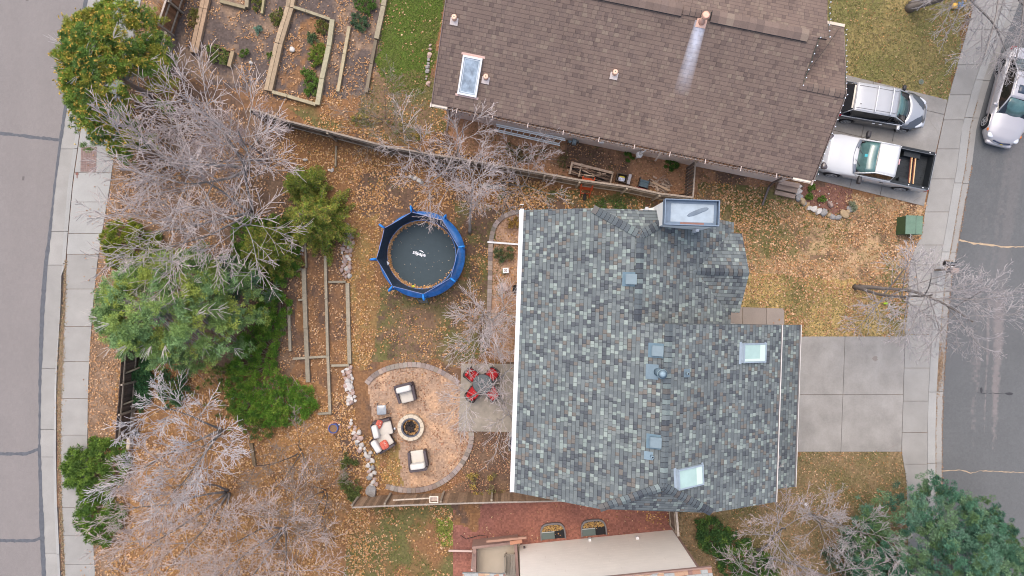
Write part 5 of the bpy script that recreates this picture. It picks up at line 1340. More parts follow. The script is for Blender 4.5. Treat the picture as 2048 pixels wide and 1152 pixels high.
def rocks(label, line, width, n, size, kinds, seed, group, sq=.8, name="rock", cat="rock"):
    rg = random.Random(seed); L_ = [0]
    for a, b in zip(line[:-1], line[1:]): L_.append(L_[-1] + math.dist(a, b))
    for i in range(n):
        s = (i + rg.uniform(.2, .8)) / n * L_[-1]; j = max(k for k in range(len(L_) - 1) if L_[k] <= s + 1e-6)
        f = (s - L_[j]) / (L_[j + 1] - L_[j]); a, b = line[j], line[j + 1]; d = math.dist(a, b); nx_, ny_ = -(b[1] - a[1]) / d, (b[0] - a[0]) / d
        o = rg.uniform(-.5, .5) * width if width > 8 else rg.uniform(-1, 1)
        if width > 8: o = ((i % 3) - 1) * width * .34 + rg.uniform(-.12, .12) * width
        k = rg.choice(kinds); sz = size * rg.uniform(.65, 1.25) / S
        ob = bpy.data.objects.new(name, RM[(k, rg.randrange(4))]); col.objects.link(ob)
        x, y = W(lerp(a[0], b[0], f) + nx_ * o, lerp(a[1], b[1], f) + ny_ * o)
        ob.location = (x, y, sz * .38); ob.scale = (sz, sz * sq * rg.uniform(.75, 1.15), sz * rg.uniform(.8, 1.1)); ob.rotation_euler = (rg.uniform(-.2, .2), rg.uniform(-.2, .2), rg.uniform(0, 6.3))
        tag(ob, label, cat, group)
rocks("angular pinkish rock of the upper heap beside the spruce and long timbers", [(690, 450), (698, 480), (693, 515), (692, 556)], 21, 38, 6.2, "wpp", 1, "rocks of the upper pink heap")
rocks("small pale rock in the little heap at the upper end of the double timber", [(600, 488), (606, 500), (600, 510)], 10, 8, 5, "wp", 2, "rocks at the end of the double timber")
rocks("white or pinkish rock of the lower heap west of the seating circle", [(694, 735), (698, 765), (705, 808)], 19, 30, 6, "wwp", 3, "rocks of the lower white heap")
rocks("rock of the winding line from the side table down to the fence", [(698, 842), (712, 862), (718, 890), (738, 910), (742, 935), (745, 962), (752, 972)], 14, 34, 6.4, "wwpg", 4, "rocks of the winding line")
rocks("large grey boulder at the south end of the winding rock line", [(742, 979), (745, 984)], 1, 1, 13, "g", 5, None, name="boulder", cat="boulder")
rocks("pale rock of the short row under the twigs north of the trampoline", [(958, 371), (985, 374), (1012, 379)], 3, 8, 7, "wg", 6, "rocks of the short northern row")
rocks("pale rock beside the leafless trunk left of the wheelbarrow fence", [(818, 352), (846, 366)], 3, 5, 7, "wg", 7, "rocks near the northern fence")
rocks("pinkish rock along the foundation of the brown house beside the green lawn", [(862, 88), (858, 120), (852, 158), (860, 176)], 8, 12, 5, "ppg", 8, "rocks beside the green lawn")
rocks("flat grey or tan edging stone of the curved bed by the wooden steps", [(1598, 368), (1595, 388), (1602, 402), (1614, 414), (1630, 421), (1648, 427), (1664, 433), (1678, 434), (1696, 421), (1706, 414)], 2, 15, 9.5, "gwtg", 9, "edging stones of the curved bed", sq=.75)
rocks("pointed pink and blue grey stone standing in the middle of the curved bed", [(1658, 408), (1660, 411)], 1, 1, 12, "p", 10, None, sq=.5)
rocks("tiny white pebble in the curved mulch bed", [(1632, 376), (1642, 385), (1665, 391), (1637, 410), (1680, 407), (1650, 400)], 6, 7, 2.2, "w", 11, "white pebbles in the curved bed")
rocks("long flat pinkish grey boulder in the bed next to the white tile", [(1009, 571), (1011, 575)], 1, 1, 15, "p", 12, None, sq=.55, name="boulder", cat="boulder")
rocks("white stone in the middle of the timber framed bed", [(584, 99), (586, 102)], 1, 1, 7, "w", 13, None)
rocks("white stone below the bare soil bed", [(502, 124), (505, 130)], 1, 1, 7, "w", 14, None)
rocks("pale stone among the leaves right of the smaller feathery spruce", [(608, 320), (611, 322)], 1, 1, 8, "w", 15, None)
rocks("small white stone lying near the spruce and fence, in a loose pair", [(656, 340), (668, 342)], 3, 2, 5, "w", 16, "loose pair of stones")
rocks("grey stone beside the south end of the weathered fence", [(273, 862), (279, 872)], 2, 2, 9, "g", 17, "stones by the weathered fence")
rocks("white stone half hidden under the leafless silver tree", [(466, 795), (470, 798)], 1, 1, 7, "w", 18, None)

# ------------------------------------------------------------------ paver edgings
pav_m = mat("paver_edging", (.25, .212, .19), .9, usecol=True, n=(18, .12))
def pavers(label, line, w, seed, step=.19, closed=False):
    # resample a smooth line
    P = [Vector((*W(*p), 0)) for p in line]; C_ = []
    for i in range(len(P) - 1):
        p0 = P[max(i - 1, 0)]; p1 = P[i]; p2 = P[i + 1]; p3 = P[min(i + 2, len(P) - 1)]
        for k in range(20):
            t = k / 20; C_.append(.5 * ((2 * p1) + (p2 - p0) * t + (2 * p0 - 5 * p1 + 4 * p2 - p3) * t * t + (3 * p1 - p0 - 3 * p2 + p3) * t ** 3))
    C_.append(P[-1]); rg = random.Random(seed)
    t_ = thing("paver_edging", label, "edging", (C_[0].x, C_[0].y, 0)); mb = MB(); acc = 0; last = C_[0]
    for a, b in zip(C_[:-1], C_[1:]):
        acc += (b - a).length
        if acc >= step:
            m_ = (last + b) / 2; an = math.atan2(b.y - last.y, b.x - last.x); mb.box(m_.x, m_.y, .03 + rg.uniform(-.006, .01), (b - last).length - .012, w / S, .09, rz=an, c=(lambda k: (k * rg.uniform(.95, 1.1), k, k * rg.uniform(.92, 1.05)))(rg.uniform(.72, 1.25))); acc = 0; last = b
    mb.build("pavers", pav_m, t_, world=True)
pavers("curved paver edging over the top of the seating circle", [(733, 767), (748, 751), (772, 738), (800, 731), (835, 729), (870, 738), (897, 752), (920, 768)], 10, 1)
pavers("curved paver edging around the bottom and right of the seating circle", [(942, 864), (942, 885), (934, 908), (918, 934), (897, 955), (868, 972), (835, 980), (800, 979), (766, 970)], 10, 2)
pavers("paver edging of the planting bed along the slate roofed house", [(1047, 424), (1028, 425), (1008, 433), (992, 448), (984, 470), (981, 500), (980, 560), (978, 620), (975, 700)], 9, 3)

# ------------------------------------------------------------------ trampoline
tx0, ty0 = W(848, 511, 0); TZ = .88
tr = thing("trampoline", "round trampoline with dark mat, blue spring pad and blue safety net poles", "trampoline", (tx0, ty0, 0))
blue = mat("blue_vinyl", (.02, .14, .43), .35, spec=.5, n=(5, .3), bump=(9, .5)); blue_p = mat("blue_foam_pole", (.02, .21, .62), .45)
matm = mat("trampoline_mat", (.038, .058, .070), .7, n=(4, .08)); netm = mat("net_mesh", (.035, .055, .085), .7, spec=.2, n=(6, .2))
NB = 8; a0 = R(98)
ring_a = [a0 - 2 * PI * k / NB for k in range(NB)]
MB().tube([(0, 0, TZ - .02), (0, 0, TZ)], [1.63, 1.63], 64).build("mat", matm, tr)
mb = MB(); n = 64; ro, ri = 2.12, 1.77
vs = []; fs = []
for k in range(n):
    t = 2 * PI * k / n; wv = .012 * math.sin(k * 5.1) + .01 * math.sin(k * 2.3)
    vs += [(ro * math.cos(t), ro * math.sin(t), TZ - .10 + wv), ((ro - .03) * math.cos(t), (ro - .03) * math.sin(t), TZ + .02 + wv), (ri * math.cos(t), ri * math.sin(t), TZ + .035 + wv), ((ri - .12) * math.cos(t), (ri - .12) * math.sin(t), TZ + .015)]
for k in range(n):
    for j in range(3): a = 4 * k + j; b = 4 * ((k + 1) % n) + j; fs.append((a, b, b + 1, a + 1))
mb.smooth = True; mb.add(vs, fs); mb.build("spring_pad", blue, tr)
NR = 1.93; NZ = 2.35
mb = MB(); vs = []; fs = []
corners = [(NR * math.cos(a), NR * math.sin(a)) for a in ring_a]
segs = []
for k in range(NB):
    a, b = corners[k], corners[(k + 1) % NB]
    for j in range(8): segs.append((lerp(a[0], b[0], j / 8), lerp(a[1], b[1], j / 8), NZ - .10 * math.sin(PI * j / 8)))
m_ = len(segs)
for (x, y, z) in segs:
    an = math.atan2(y, x); vs += [(x, y, z), (lerp(x, 1.68 * math.cos(an), .55), lerp(y, 1.68 * math.sin(an), .55), lerp(z, TZ, .55)), (1.68 * math.cos(an), 1.68 * math.sin(an), TZ + .03)]
for i in range(m_):
    a = 3 * i; b = 3 * ((i + 1) % m_); fs += [(a, b, b + 1, a + 1), (a + 1, b + 1, b + 2, a + 2)]
mb.add(vs, fs); no = mb.build("safety_net", netm, tr)
mb = MB(); mb.tube([(x, y, z + .01) for x, y, z in segs + segs[:1]], .013, 5); mb.build("top_cord", mat("net_cord", (.22, .27, .50), .5), no)
for k, a in enumerate(ring_a):
    hx = (-1) ** k; c_, s_ = math.cos(a), math.sin(a)
    mb = MB(); r_ = 2.10
    mb.tube([(r_ * c_, r_ * s_, .05), (r_ * c_, r_ * s_, 1.9), ((r_ + .08) * c_, (r_ + .08) * s_, 2.25), ((r_ + .10) * c_, (r_ + .10) * s_, 2.42), ((r_ + .02) * c_, (r_ + .02) * s_, 2.52), ((NR + .03) * c_, (NR + .03) * s_, 2.46), (NR * c_, NR * s_, 2.37)], [.03, .045, .045, .045, .045, .04, .03], 10)
    mb.build("pole", blue_p, tr)
for k in range(4):
    a = ring_a[k * 2]; b = ring_a[(k * 2 + 1) % 8]
    MB().tube([(1.95 * math.cos(a), 1.95 * math.sin(a), TZ - .1), (1.98 * math.cos(a), 1.98 * math.sin(a), .05), (1.98 * math.cos(b), 1.98 * math.sin(b), .05), (1.95 * math.cos(b), 1.95 * math.sin(b), TZ - .1)], .025, 8).build("leg", mat("galvanised_steel", (.45, .46, .47), .4, metal=.8), tr)
MB().box(-1.74, -.42, 1.05, .34, .26, .012, rz=R(-38), ry=-.2).build("label_tag", mat("tag_white", (.72, .74, .80), .5), tr)
lad = MB(); lad.box(0.02, -2.25, .55, .42, .03, .03); lad.box(.02, -2.32, .3, .42, .05, .03)
for q in (-.2, .24): lad.tube([(q, -2.1, .85), (q, -2.45, .02)], .02, 6)
lad.build("ladder", mat("ladder_dark", (.10, .11, .12), .5), tr)
# printed logo: white lettering on the mat
def text_mesh(s, size, name="logo_text", m=None, parent=None, loc=(0, 0, 0), rot=0., bold=.0, depth=.001, tilt=(0, 0)):
    cu = bpy.data.curves.new(name, 'FONT'); cu.body = s; cu.size = size; cu.align_x = 'CENTER'; cu.align_y = 'CENTER'; cu.offset = bold; cu.extrude = depth
    tmp = bpy.data.objects.new(name, cu); col.objects.link(tmp)
    dg = bpy.context.evaluated_depsgraph_get(); me = bpy.data.meshes.new_from_object(tmp.evaluated_get(dg)); bpy.data.objects.remove(tmp)
    me.name = name
    if m: me.materials.append(m)
    o = bpy.data.objects.new(name, me); col.objects.link(o); o.location = loc; o.rotation_euler = (tilt[0], tilt[1], rot)
    if parent: o.parent = parent
    return o
wp = mat("print_white", (.85, .87, .92), .6)
lx0, ly0 = -.115, .045
text_mesh("züpapa", .235, "logo_text", wp, tr, (lx0, ly0, TZ + .003), R(-15), bold=.003)
mb = MB(); ca, sa = math.cos(R(-15)), math.sin(R(-15)); arc = []
for i in range(13):
    t = i / 12; xx = -.03 + .27 * t; yy = .115 + .05 * math.sin(PI * (t * .8 + .2)) - .035 * t; arc.append((lx0 + xx * ca - yy * sa, ly0 + xx * sa + yy * ca, .018 * math.sin(PI * min(1, t * .9 + .12)) + .003))
for a, b in zip(arc[:-1], arc[1:]): mb.add([(a[0], a[1] - a[2], TZ + .004), (b[0], b[1] - b[2], TZ + .004), (b[0], b[1] + b[2], TZ + .004), (a[0], a[1] + a[2], TZ + .004)], [(0, 1, 2, 3)])
mb.build("logo_swoosh", wp, tr)
LK = .88
LEAFC = [(.50, .30, .13), (.44, .25, .10), (.55, .37, .20), (.36, .20, .09), (.60, .44, .27), (.50, .34, .24), (.42, .26, .16)]
YLW = [(.48, .30, .12), (.42, .25, .09), (.52, .36, .18), (.34, .20, .08), (.56, .42, .27)]
leafm = mat("leaf", (1, 1, 1), .8, usecol=True)
def leaf_quads(x, y, z, size, cols, seed, tilt=.35):
    g = np.random.default_rng(seed); n = len(x); a = g.uniform(0, 2 * PI, n); s = size * g.uniform(.6, 1.35, n); w = s * g.uniform(.45, .8, n)
    s = s * 1.28; w = w * 1.28
    ca, sa = np.cos(a), np.sin(a); t1 = g.normal(0, tilt, n) * s * .5; t2 = g.normal(0, tilt, n) * w * .5
    p = np.stack([x, y, z], 1); A = np.stack([ca * s / 2, sa * s / 2, t1], 1); B = np.stack([-sa * w / 2, ca * w / 2, t2], 1)
    V = np.stack([p + A, p + B, p - A, p - B], 1).reshape(-1, 3); F = np.arange(n * 4).reshape(-1, 4)
    ci_ = g.integers(0, len(cols), n); c = np.array(cols)[ci_] * g.uniform(.62, 1.25, n)[:, None] * LK * np.array((1.0, .89, .79))
    return V, F, c
g = np.random.default_rng(4); n = 1500
th_ = R(190) + g.normal(0, .95, n); rr2 = 1.66 - np.abs(g.normal(0, .055, n)) - .02; th_ = np.where(g.random(n) < .25, g.uniform(R(40), R(250), n), th_)
V, F, c = leaf_quads(tx0 + rr2 * np.cos(th_), ty0 + rr2 * np.sin(th_), TZ + .01 + g.random(n) * .05, .07, LEAFC, 5)
n = 46; q = g.uniform(0, 2 * PI, n); w = 1.5 * np.sqrt(g.random(n)); V2, F2, c2 = leaf_quads(tx0 + w * np.cos(q), ty0 + w * np.sin(q), np.full(n, TZ + .012), .038, [(.42, .42, .36), (.3, .3, .26)], 6)
lo = fast("fallen_leaves", np.concatenate([V, V2]), np.concatenate([F, F2 + len(V)]), leafm, np.concatenate([c, c2])); tag(lo, "ring of dry leaves collected along the edge of the trampoline mat", "leaves", kind="stuff")
toy = MB(); x, y = W(826, 572, .9); toy.sup(x, y, TZ + .04, .07, .035, .03, e=.8, rz=.4); toy.sup(x + .05, y - .03, TZ + .04, .03, .05, .03, e=.8)
tag(toy.build("toy", mat("toy_yellow", (.55, .62, .05), .5)), "small yellow toy on the edge of the trampoline mat", "toy")

# ------------------------------------------------------------------ seating circle
wick = mat("dark_wicker", (.085, .068, .075), .7, n=(40, .3), bump=(60, .8)); cush = mat("cream_cushion", (.50, .46, .40), .85, n=(4, .06), bump=(6, .3)); cushw = mat("back_cushion", (.58, .555, .52), .85, n=(4, .05), bump=(6, .3))
def armchair(label, px, py, rot, group):
    x, y = W(px, py, .4); t = thing("armchair", label, "armchair", (x, y, 0), rot, group)
    # local: back towards +y, front to -y
    mb = MB(); mb.box(0, .02, .19, .74, .74, .26); mb.build("base", wick, t, bevel=.02)
    for q in (-1, 1):
        mb = MB(); mb.add([(q * .32, -.40, .06), (q * .44, -.40, .06), (q * .47, .38, .06), (q * .33, .38, .06), (q * .32, -.40, .56), (q * .45, -.40, .56), (q * .49, .36, .64), (q * .35, .36, .64)],
                          [(0, 1, 2, 3)[::-1], (4, 5, 6, 7), (0, 1, 5, 4), (1, 2, 6, 5), (2, 3, 7, 6), (3, 0, 4, 7)]); mb.build("arm", wick, t, bevel=.02)
    mb = MB(); mb.add([(-.47, .36, .06), (.47, .36, .06), (.44, .48, .06), (-.44, .48, .06), (-.48, .38, .78), (.48, .38, .78), (.40, .53, .82), (-.40, .53, .82)], [(3, 2, 1, 0), (4, 5, 6, 7), (0, 1, 5, 4), (1, 2, 6, 5), (2, 3, 7, 6), (3, 0, 4, 7)]); mb.build("backrest", wick, t, bevel=.03)
    MB().sup(0, -.06, .40, .335, .38, .085, e=.22, ez=.5, n=28, m=10).build("seat_cushion", cush, t)
    MB().sup(0, .27, .66, .375, .15, .25, e=.35, ez=.45, n=28, m=10).build("back_cushion", cushw, t)
    for a in (-1, 1):
        for b in (-1, 1): MB().cyl(a * .33, b * .3 + .02, 0, .07, .025, 8).build("leg", wick, t)
    return t
armchair("dark wicker armchair with cream cushions at the north side of the fire pit", 812, 787, R(14), "armchairs around the fire pit")
armchair("dark wicker armchair with cream cushions at the south side of the fire pit", 836, 918, R(188), "armchairs around the fire pit")
x, y = W(765, 871, .4); ls = thing("loveseat", "two seat dark wicker loveseat with cream cushions and red pillows left of the fire pit", "loveseat", (x, y, 0), R(0))
for s_, cy, rz in ((0, .32, R(14)), (1, -.32, R(32))):
    ca, sa = math.cos(rz), math.sin(rz)
    def T(px_, py_): return (px_ * ca - py_ * sa, cy + px_ * sa + py_ * ca)
    bx_, by_ = T(.05, 0); MB().box(bx_, by_, .19, .82, .66, .28, rz=rz).build("base", wick, ls)
    cx_, cy_ = T(.12, 0); MB().sup(cx_, cy_, .41, .37, .335, .085, e=.2, ez=.5, rz=rz, n=28, m=10).build("seat_cushion", cush, ls)
    cx_, cy_ = T(-.28, .0); MB().sup(cx_, cy_, .66, .15, .33, .25, e=.35, ez=.45, rz=rz, n=28, m=10).build("back_cushion", cushw, ls)
    cx_, cy_ = T(-.43, 0); MB().box(cx_, cy_, .42, .08, .74, .76, rz=rz).build("backrest", wick, ls, bevel=.02)
a, sa = .0, 0
ca, sa = math.cos(R(14)), math.sin(R(14)); MB().box(.05 * ca - .40 * sa, .32 + .05 * sa + .40 * ca, .31, .86, .11, .54, rz=R(14)).build("arm", wick, ls, bevel=.02)
ca, sa = math.cos(R(32)), math.sin(R(32)); MB().box(.05 * ca + .40 * sa, -.32 + .05 * sa - .40 * ca, .31, .86, .11, .54, rz=R(32)).build("arm", wick, ls, bevel=.02)
redp = mat("red_print_pillow", (.47, .11, .075), .85, n=(14, .35), n2=(30, .2))
for lab, px, py, rz in (("red patterned pillow on the upper seat of the loveseat", 757.5, 849, R(-22)), ("red patterned pillow on the lower seat of the loveseat", 768.5, 890, R(28))):
    x, y = W(px, py, .65); t = thing("pillow", lab, "pillow", (x, y, .62), rz, "red pillows on the loveseat"); M3 = Matrix.Rotation(R(30), 3, 'Y')
    MB().sup(0, 0, 0, .16 if 'upper' in lab else .20, .22, .07, e=.5, ez=.7, mtx=M3, n=24, m=10).build("cover", redp, t)
    mb = MB(); r4 = random.Random(int(px))
    for i in range(9): mb.sup(r4.uniform(-.09, .09), r4.uniform(-.14, .14), .062, .022, .022, .006, e=1, n=8, m=4)
    mb.build("print", mat("pillow_print", (.72, .55, .45), .8), t)
x, y = W(763, 820, .5); t = thing("side_table", "small square side table with grey glass top next to the loveseat", "side table", (x, y, 0), R(3))
MB().sup(0, 0, .50, .235, .235, .012, e=.22, n=32, m=4).build("table_top", mat("grey_glass_top", (.27, .29, .31), .15, spec=.6, n=(3, .05)), t)
MB().ring(0, 0, .47, .49, .27, .24, 4).build("frame", wick, t)
for a in (-1, 1):
    for b in (-1, 1): MB().tube([(a * .21, b * .21, .48), (a * .27, b * .27, 0)], .015, 6).build("leg", wick, t)
x, y = W(823, 853, 0); t = thing("fire_pit", "round stone ringed fire pit filled with ash and leaves", "fire pit", (x, y, 0)); mb = MB()
for k in range(14):
    a0_, a1_ = 2 * PI * k / 14 + .008, 2 * PI * (k + 1) / 14 - .008; P = []
    for r_, seq in ((.655, [a0_, (a0_ + a1_) / 2, a1_]), (.47, [a1_, (a0_ + a1_) / 2, a0_])): P += [(r_ * math.cos(q), r_ * math.sin(q)) for q in seq]
    mb.prism(P, 0, .30, jit((1, 1, 1), .05))
mb.build("stone_ring", mat("firepit_stone", (.50, .43, .33), .85, usecol=True, n=(10, .1)), t, bevel=.008)
MB().ring(0, 0, .0, .315, .478, .405, 48).build("steel_ring", mat("firepit_steel", (.075, .078, .095), .5), t)
MB().cyl(0, 0, .02, .10, .41, 32).build("ash_bed", mat("ash", (.06, .05, .045), .95, n=(14, .5)), t)
g = np.random.default_rng(9); n = 420; q = g.uniform(0, 2 * PI, n); w = .38 * np.sqrt(g.random(n)); V, F, c = leaf_quads(w * np.cos(q), w * np.sin(q), .11 + g.random(n) * .06, .075, YLW + [(.3, .18, .1), (.2, .12, .08)], 10)
n = 130; q = g.uniform(0, 2 * PI, n); w = .26 * np.sqrt(g.random(n)); V2, F2, c2 = leaf_quads(w * np.cos(q) - .02, w * np.sin(q) + .03, .19 + g.random(n) * .04, .10, [(.012, .011, .012), (.03, .028, .03), (.05, .04, .04)], 11)
o = fast("leaf_pile", np.concatenate([V, V2]), np.concatenate([F, F2 + len(V)]), leafm, np.concatenate([c, c2]), t); tag(o, kind="stuff")
x, y = W(789.5, 857); t = thing("lantern", "small white ornament standing between loveseat and fire pit", "ornament", (x, y, 0)); mb = MB(); mb.sup(0, 0, .06, .06, .07, .06, e=.8); mb.sup(.01, .03, .14, .045, .05, .04, e=1); mb.build("body", mat("ornament_white", (.72, .74, .78), .4), t)
x, y = W(669, 855); t = thing("flower_pot", "blue glazed round pot with soil and leaves on the western slope", "pot", (x, y, 0)); MB().ring(0, 0, 0, .28, .24, .20, 24).build("rim", mat("blue_glaze", (.035, .075, .26), .2, spec=.6), t); MB().cyl(0, 0, .0, .2, .21, 20).build("soil", mat("pot_soil", (.22, .13, .07), .95, n=(20, .5)), t)
MB().ring(0.0, 0.0, 0, .02, .34, .25, 24).build("saucer", mat("terracotta_saucer", (.38, .19, .11), .8, n=(5, .2)), t)
x, y = W(679, 849); t = thing("ornament", "tiny white garden ornament next to the blue pot", "ornament", (x, y, 0)); mb = MB(); mb.sup(0, 0, .05, .045, .045, .06, e=1); mb.sup(0, .02, .12, .03, .03, .03, e=1); mb.build("body", MATS["ornament_white"], t)

# patio set
redc = mat("red_cushion", (.42, .018, .022), .8, n=(6, .2)); blk = mat("black_metal", (.045, .042, .045), .5)
x, y = W(965, 768, .72); t = thing("round_table", "round dark glass patio table between the four red cushioned chairs", "table", (x, y, 0))
MB().cyl(0, 0, .70, .72, .46, 36).build("table_top", mat("dark_table_glass", (.07, .085, .085), .12, spec=.6), t); MB().ring(0, 0, .69, .725, .49, .46, 36).build("rim", blk, t)
for a in (45, 135, 225, 315): MB().tube([(.1 * math.cos(R(a)), .1 * math.sin(R(a)), .68), (.3 * math.cos(R(a)), .3 * math.sin(R(a)), 0)], .018, 6).build("leg", blk, t)
def pchair(label, px, py, rot):
    x, y = W(px, py, .45); t = thing("patio_chair", label, "chair", (x, y, 0), rot, "red cushioned patio chairs")
    # local back towards +y
    mb = MB(); a_ = [R(k) for k in range(-20, 201, 20)]
    rimp = [(.30 * math.cos(k), .20 + .16 * math.sin(k) if math.sin(k) > 0 else .2 + .3 * math.sin(k), .85 if math.sin(k) > .3 else .68) for k in a_]
    mb.tube(rimp, .024, 6)
    for k in a_[1:-1]: mb.tube([(.29 * math.cos(k), .2 + .15 * math.sin(k), .83 if math.sin(k) > .3 else .66), (.25 * math.cos(k), .16 + .09 * math.sin(k), .42)], .018, 4)
    mb.tube([(-.28, .15, .66), (-.31, -.22, .62), (-.27, -.25, .4)], .022, 6); mb.tube([(.28, .15, .66), (.31, -.22, .62), (.27, -.25, .4)], .022, 6)
    mb.build("frame", blk, t)
    MB().box(0, 0, .40, .54, .52, .03).build("seat", blk, t)
    MB().sup(0, -.02, .46, .27, .27, .06, e=.3, ez=.6, n=24, m=8).build("cushion", redc, t)
    MB().sup(0, .20, .66, .22, .07, .20, e=.4, ez=.5, n=20, m=8).build("back_cushion", redc, t)
    for a in (-1, 1):
        for b in (-1, 1): MB().tube([(a * .24, b * .22, .40), (a * .27, b * .27, 0)], .016, 6).build("leg", blk, t)
pchair("red cushioned black patio chair nearest the lawn, at the north-west side of the round table", 943, 749, R(50))
pchair("red cushioned black patio chair at the north-east side of the round table, under the branches", 985, 748, R(-42))
pchair("red cushioned black patio chair at the south-west side of the round table", 946, 787, R(140))
pchair("red cushioned black patio chair at the south-east side of the round table, nearest the house", 985, 786, R(218))
x, y = W(1031, 882, 0); t = thing("kettle_grill", "round dark covered grill standing on a pale slab under the gutter", "grill", (x, y, .05)); MB().sup(-.02, 0, .6, .36, .42, .30, e=1, n=28, m=14).build("cover", mat("grill_cover", (.018, .018, .035), .5), t); MB().cyl(0, 0, 0, .5, .30, 20).build("skirt", MATS["grill_cover"], t)
sl_ = MB(); sl_.prism([W(1018, 864), W(1040, 864), W(1040, 901), W(1017, 901)], -.05, .04); tag(sl_.build("grill_slab", conc_l), "pale concrete paver pad under the covered grill", "slab")
x, y = W(1031, 578); t = thing("black_bag", "crumpled black bag against the house wall in the planting bed", "bag", (x, y, 0)); mb = MB(); mb.sup(0, 0, .22, .16, .22, .26, e=.8); mb.sup(.03, .08, .44, .07, .08, .10, e=1); mb.build("body", mat("black_plastic", (.012, .012, .013), .35), t)
x, y = W(1011.5, 541, .3); t = thing("tile_stand", "square white tile with dark leaf ornament on a mossy pedestal in the bed", "ornament", (x, y, 0), R(3)); MB().cyl(0.0, 0, 0, .28, .10, 14).build("pedestal", mat("mossy_stone", (.2, .18, .09), .9, n=(8, .3)), t); MB().sup(-.1, -.05, .10, .12, .14, .11, e=.9).build("pot", MATS["mossy_stone"], t)
MB().box(0, 0, .30, .29, .26, .03).build("tile", mat("white_tile", (.74, .71, .70), .4), t); mb = MB()
for k in range(4):
    a = k * PI / 2 + .78; mb.sup(.07 * math.cos(a), .065 * math.sin(a), .3165, .035, .014, .003, e=1, rz=a, n=10, m=4)
mb.sup(0, 0, .317, .022, .022, .003, e=1, n=10, m=4); mb.ring(0, 0, .315, .3185, .06, .045, 16); mb.build("leaf_print", mat("print_maroon", (.10, .04, .05), .6), t)

# ------------------------------------------------------------------ items beside the long fence
org = mat("orange_paint", (.50, .085, .03), .45, n=(8, .2)); rub = mat("rubber", (.02, .02, .022), .8)
x, y = W(1172, 379, .4); t = thing("wheelbarrow", "orange wheelbarrow propped upright against the long board fence", "wheelbarrow", (x, y, 0), R(-8))
mb = MB(); mb.add([(-.30, .35, .95), (.30, .35, .95), (.33, -.02, .40), (-.33, -.02, .40), (-.18, .52, .75), (.18, .52, .75), (.20, .25, .25), (-.20, .25, .25)], [(4, 5, 6, 7), (0, 1, 5, 4), (1, 2, 6, 5), (2, 3, 7, 6), (3, 0, 4, 7)]); tray = mb.build("tray", org, t)
so_ = tray.modifiers.new("t", 'SOLIDIFY'); so_.thickness = .02
for q in (-.22, .22): MB().tube([(q * 1.3, .50, 1.15), (q * 1.2, .1, .55), (q * 1.0, -.36, .14)], .026, 8).build("handle", org, t)
MB().tube([(-.24, -.18, .26), (.24, -.18, .26)], .022, 8).build("crossbar", org, t)
mb = MB(); mb.smooth = True
for k in range(20):
    a, b = 2 * PI * k / 20, 2 * PI * (k + 1) / 20
mb.tube([(-.055, -.34, .19), (.055, -.34, .19)], [.19, .19], 22); mb.build("wheel", rub, t)
MB().tube([(-.27, .60, .98), (.27, .60, .98)], .03, 8).build("grip_bar", mat("wood_handle", (.45, .35, .26), .8), t)
# lumber trough
an = math.atan2(*(lambda a, b: (b[1] - a[1], b[0] - a[0]))(W(1140, 330), W(1228, 352)))
x, y = W(1182, 346, .4); t = thing("lumber_rack", "low grey wooden trough full of lumber scraps and black pipe behind the board fence", "trough", (x, y, 0), an); mb = MB()
mb.box(0, .26, .40, 2.15, .12, .07, c=(1.5, 1.35, 1.25)); mb.box(0, .28, .25, 2.1, .03, .28, c=(1.1, 1, 1)); mb.box(-1.02, 0, .40, .10, .62, .06, c=(1.5, 1.4, 1.3)); mb.box(-.55, 0, .42, .05, .70, .05, c=(1.4, 1.3, 1.2)); mb.box(1.04, 0, .36, .06, .52, .3, c=(1.2, 1.1, 1.0)); mb.box(0, -.26, .25, 2.1, .03, .28, c=(.8, .7, .7)); mb.box(0, 0, .05, 2.1, .5, .04, c=(.35, .3, .3))
mb.build("frame", wood_g, t); mb = MB(); rg = random.Random(4)
for i in range(34): mb.box(rg.uniform(-.9, .9), rg.uniform(-.18, .2), rg.uniform(.1, .3), rg.uniform(.15, .8), rg.uniform(.03, .08), .03, rz=rg.uniform(-.35, .35), c=rg.choice([(1.3, 1.1, .95), (.8, .6, .5), (1.6, 1.4, 1.3), (.5, .4, .36)]))
tag(mb.build("lumber_scraps", wood_g, t), kind="stuff")
MB().tube([(-1.2, .05, .2), (-.6, 0, .36), (.2, -.12, .36), (.7, -.15, .3)], .035, 8).build("pipe", MATS["black_plastic"], t)
x, y = W(1244, 356, .3); t = thing("open_crate", "dark open crate holding a yellow and white bag beside the lumber trough", "crate", (x, y, 0), an); mb = MB()
for dx, dy, sx, sy in ((0, .19, .5, .03), (0, -.19, .5, .03), (-.25, 0, .03, .40), (.25, 0, .03, .40)): mb.box(dx, dy, .18, sx, sy, .36, c=(.45, .42, .42))
mb.box(0, 0, .02, .5, .38, .03, c=(.2, .2, .2)); mb.build("sides", wood_g, t); MB().sup(0, .06, .28, .14, .035, .03, e=.5).build("yellow_label", mat("label_yellow", (.62, .50, .05), .6), t); mb = MB(); mb.sup(0, -.04, .24, .17, .12, .05, e=.5, c=(.8, .82, .95)); mb.build("bag", mat("bag_white", (.52, .54, .66), .6, n=(16, .5)), t)
MB().box(.36, .02, .2, .14, .50, .36).build("grey_panel", mat("panel_weathered_pale", (.42, .40, .42), .7, n=(12, .3)), t)
x, y = W(1288, 367, .4); t = thing("wheeled_crate", "dark teal crate on a red cart between open crate and wood scraps", "crate", (x, y, 0), an); mb = MB()
for dy, z_ in ((.12, .42), (0, .40), (-.1, .38)): mb.box(0, dy, z_, .44, .10, .02)
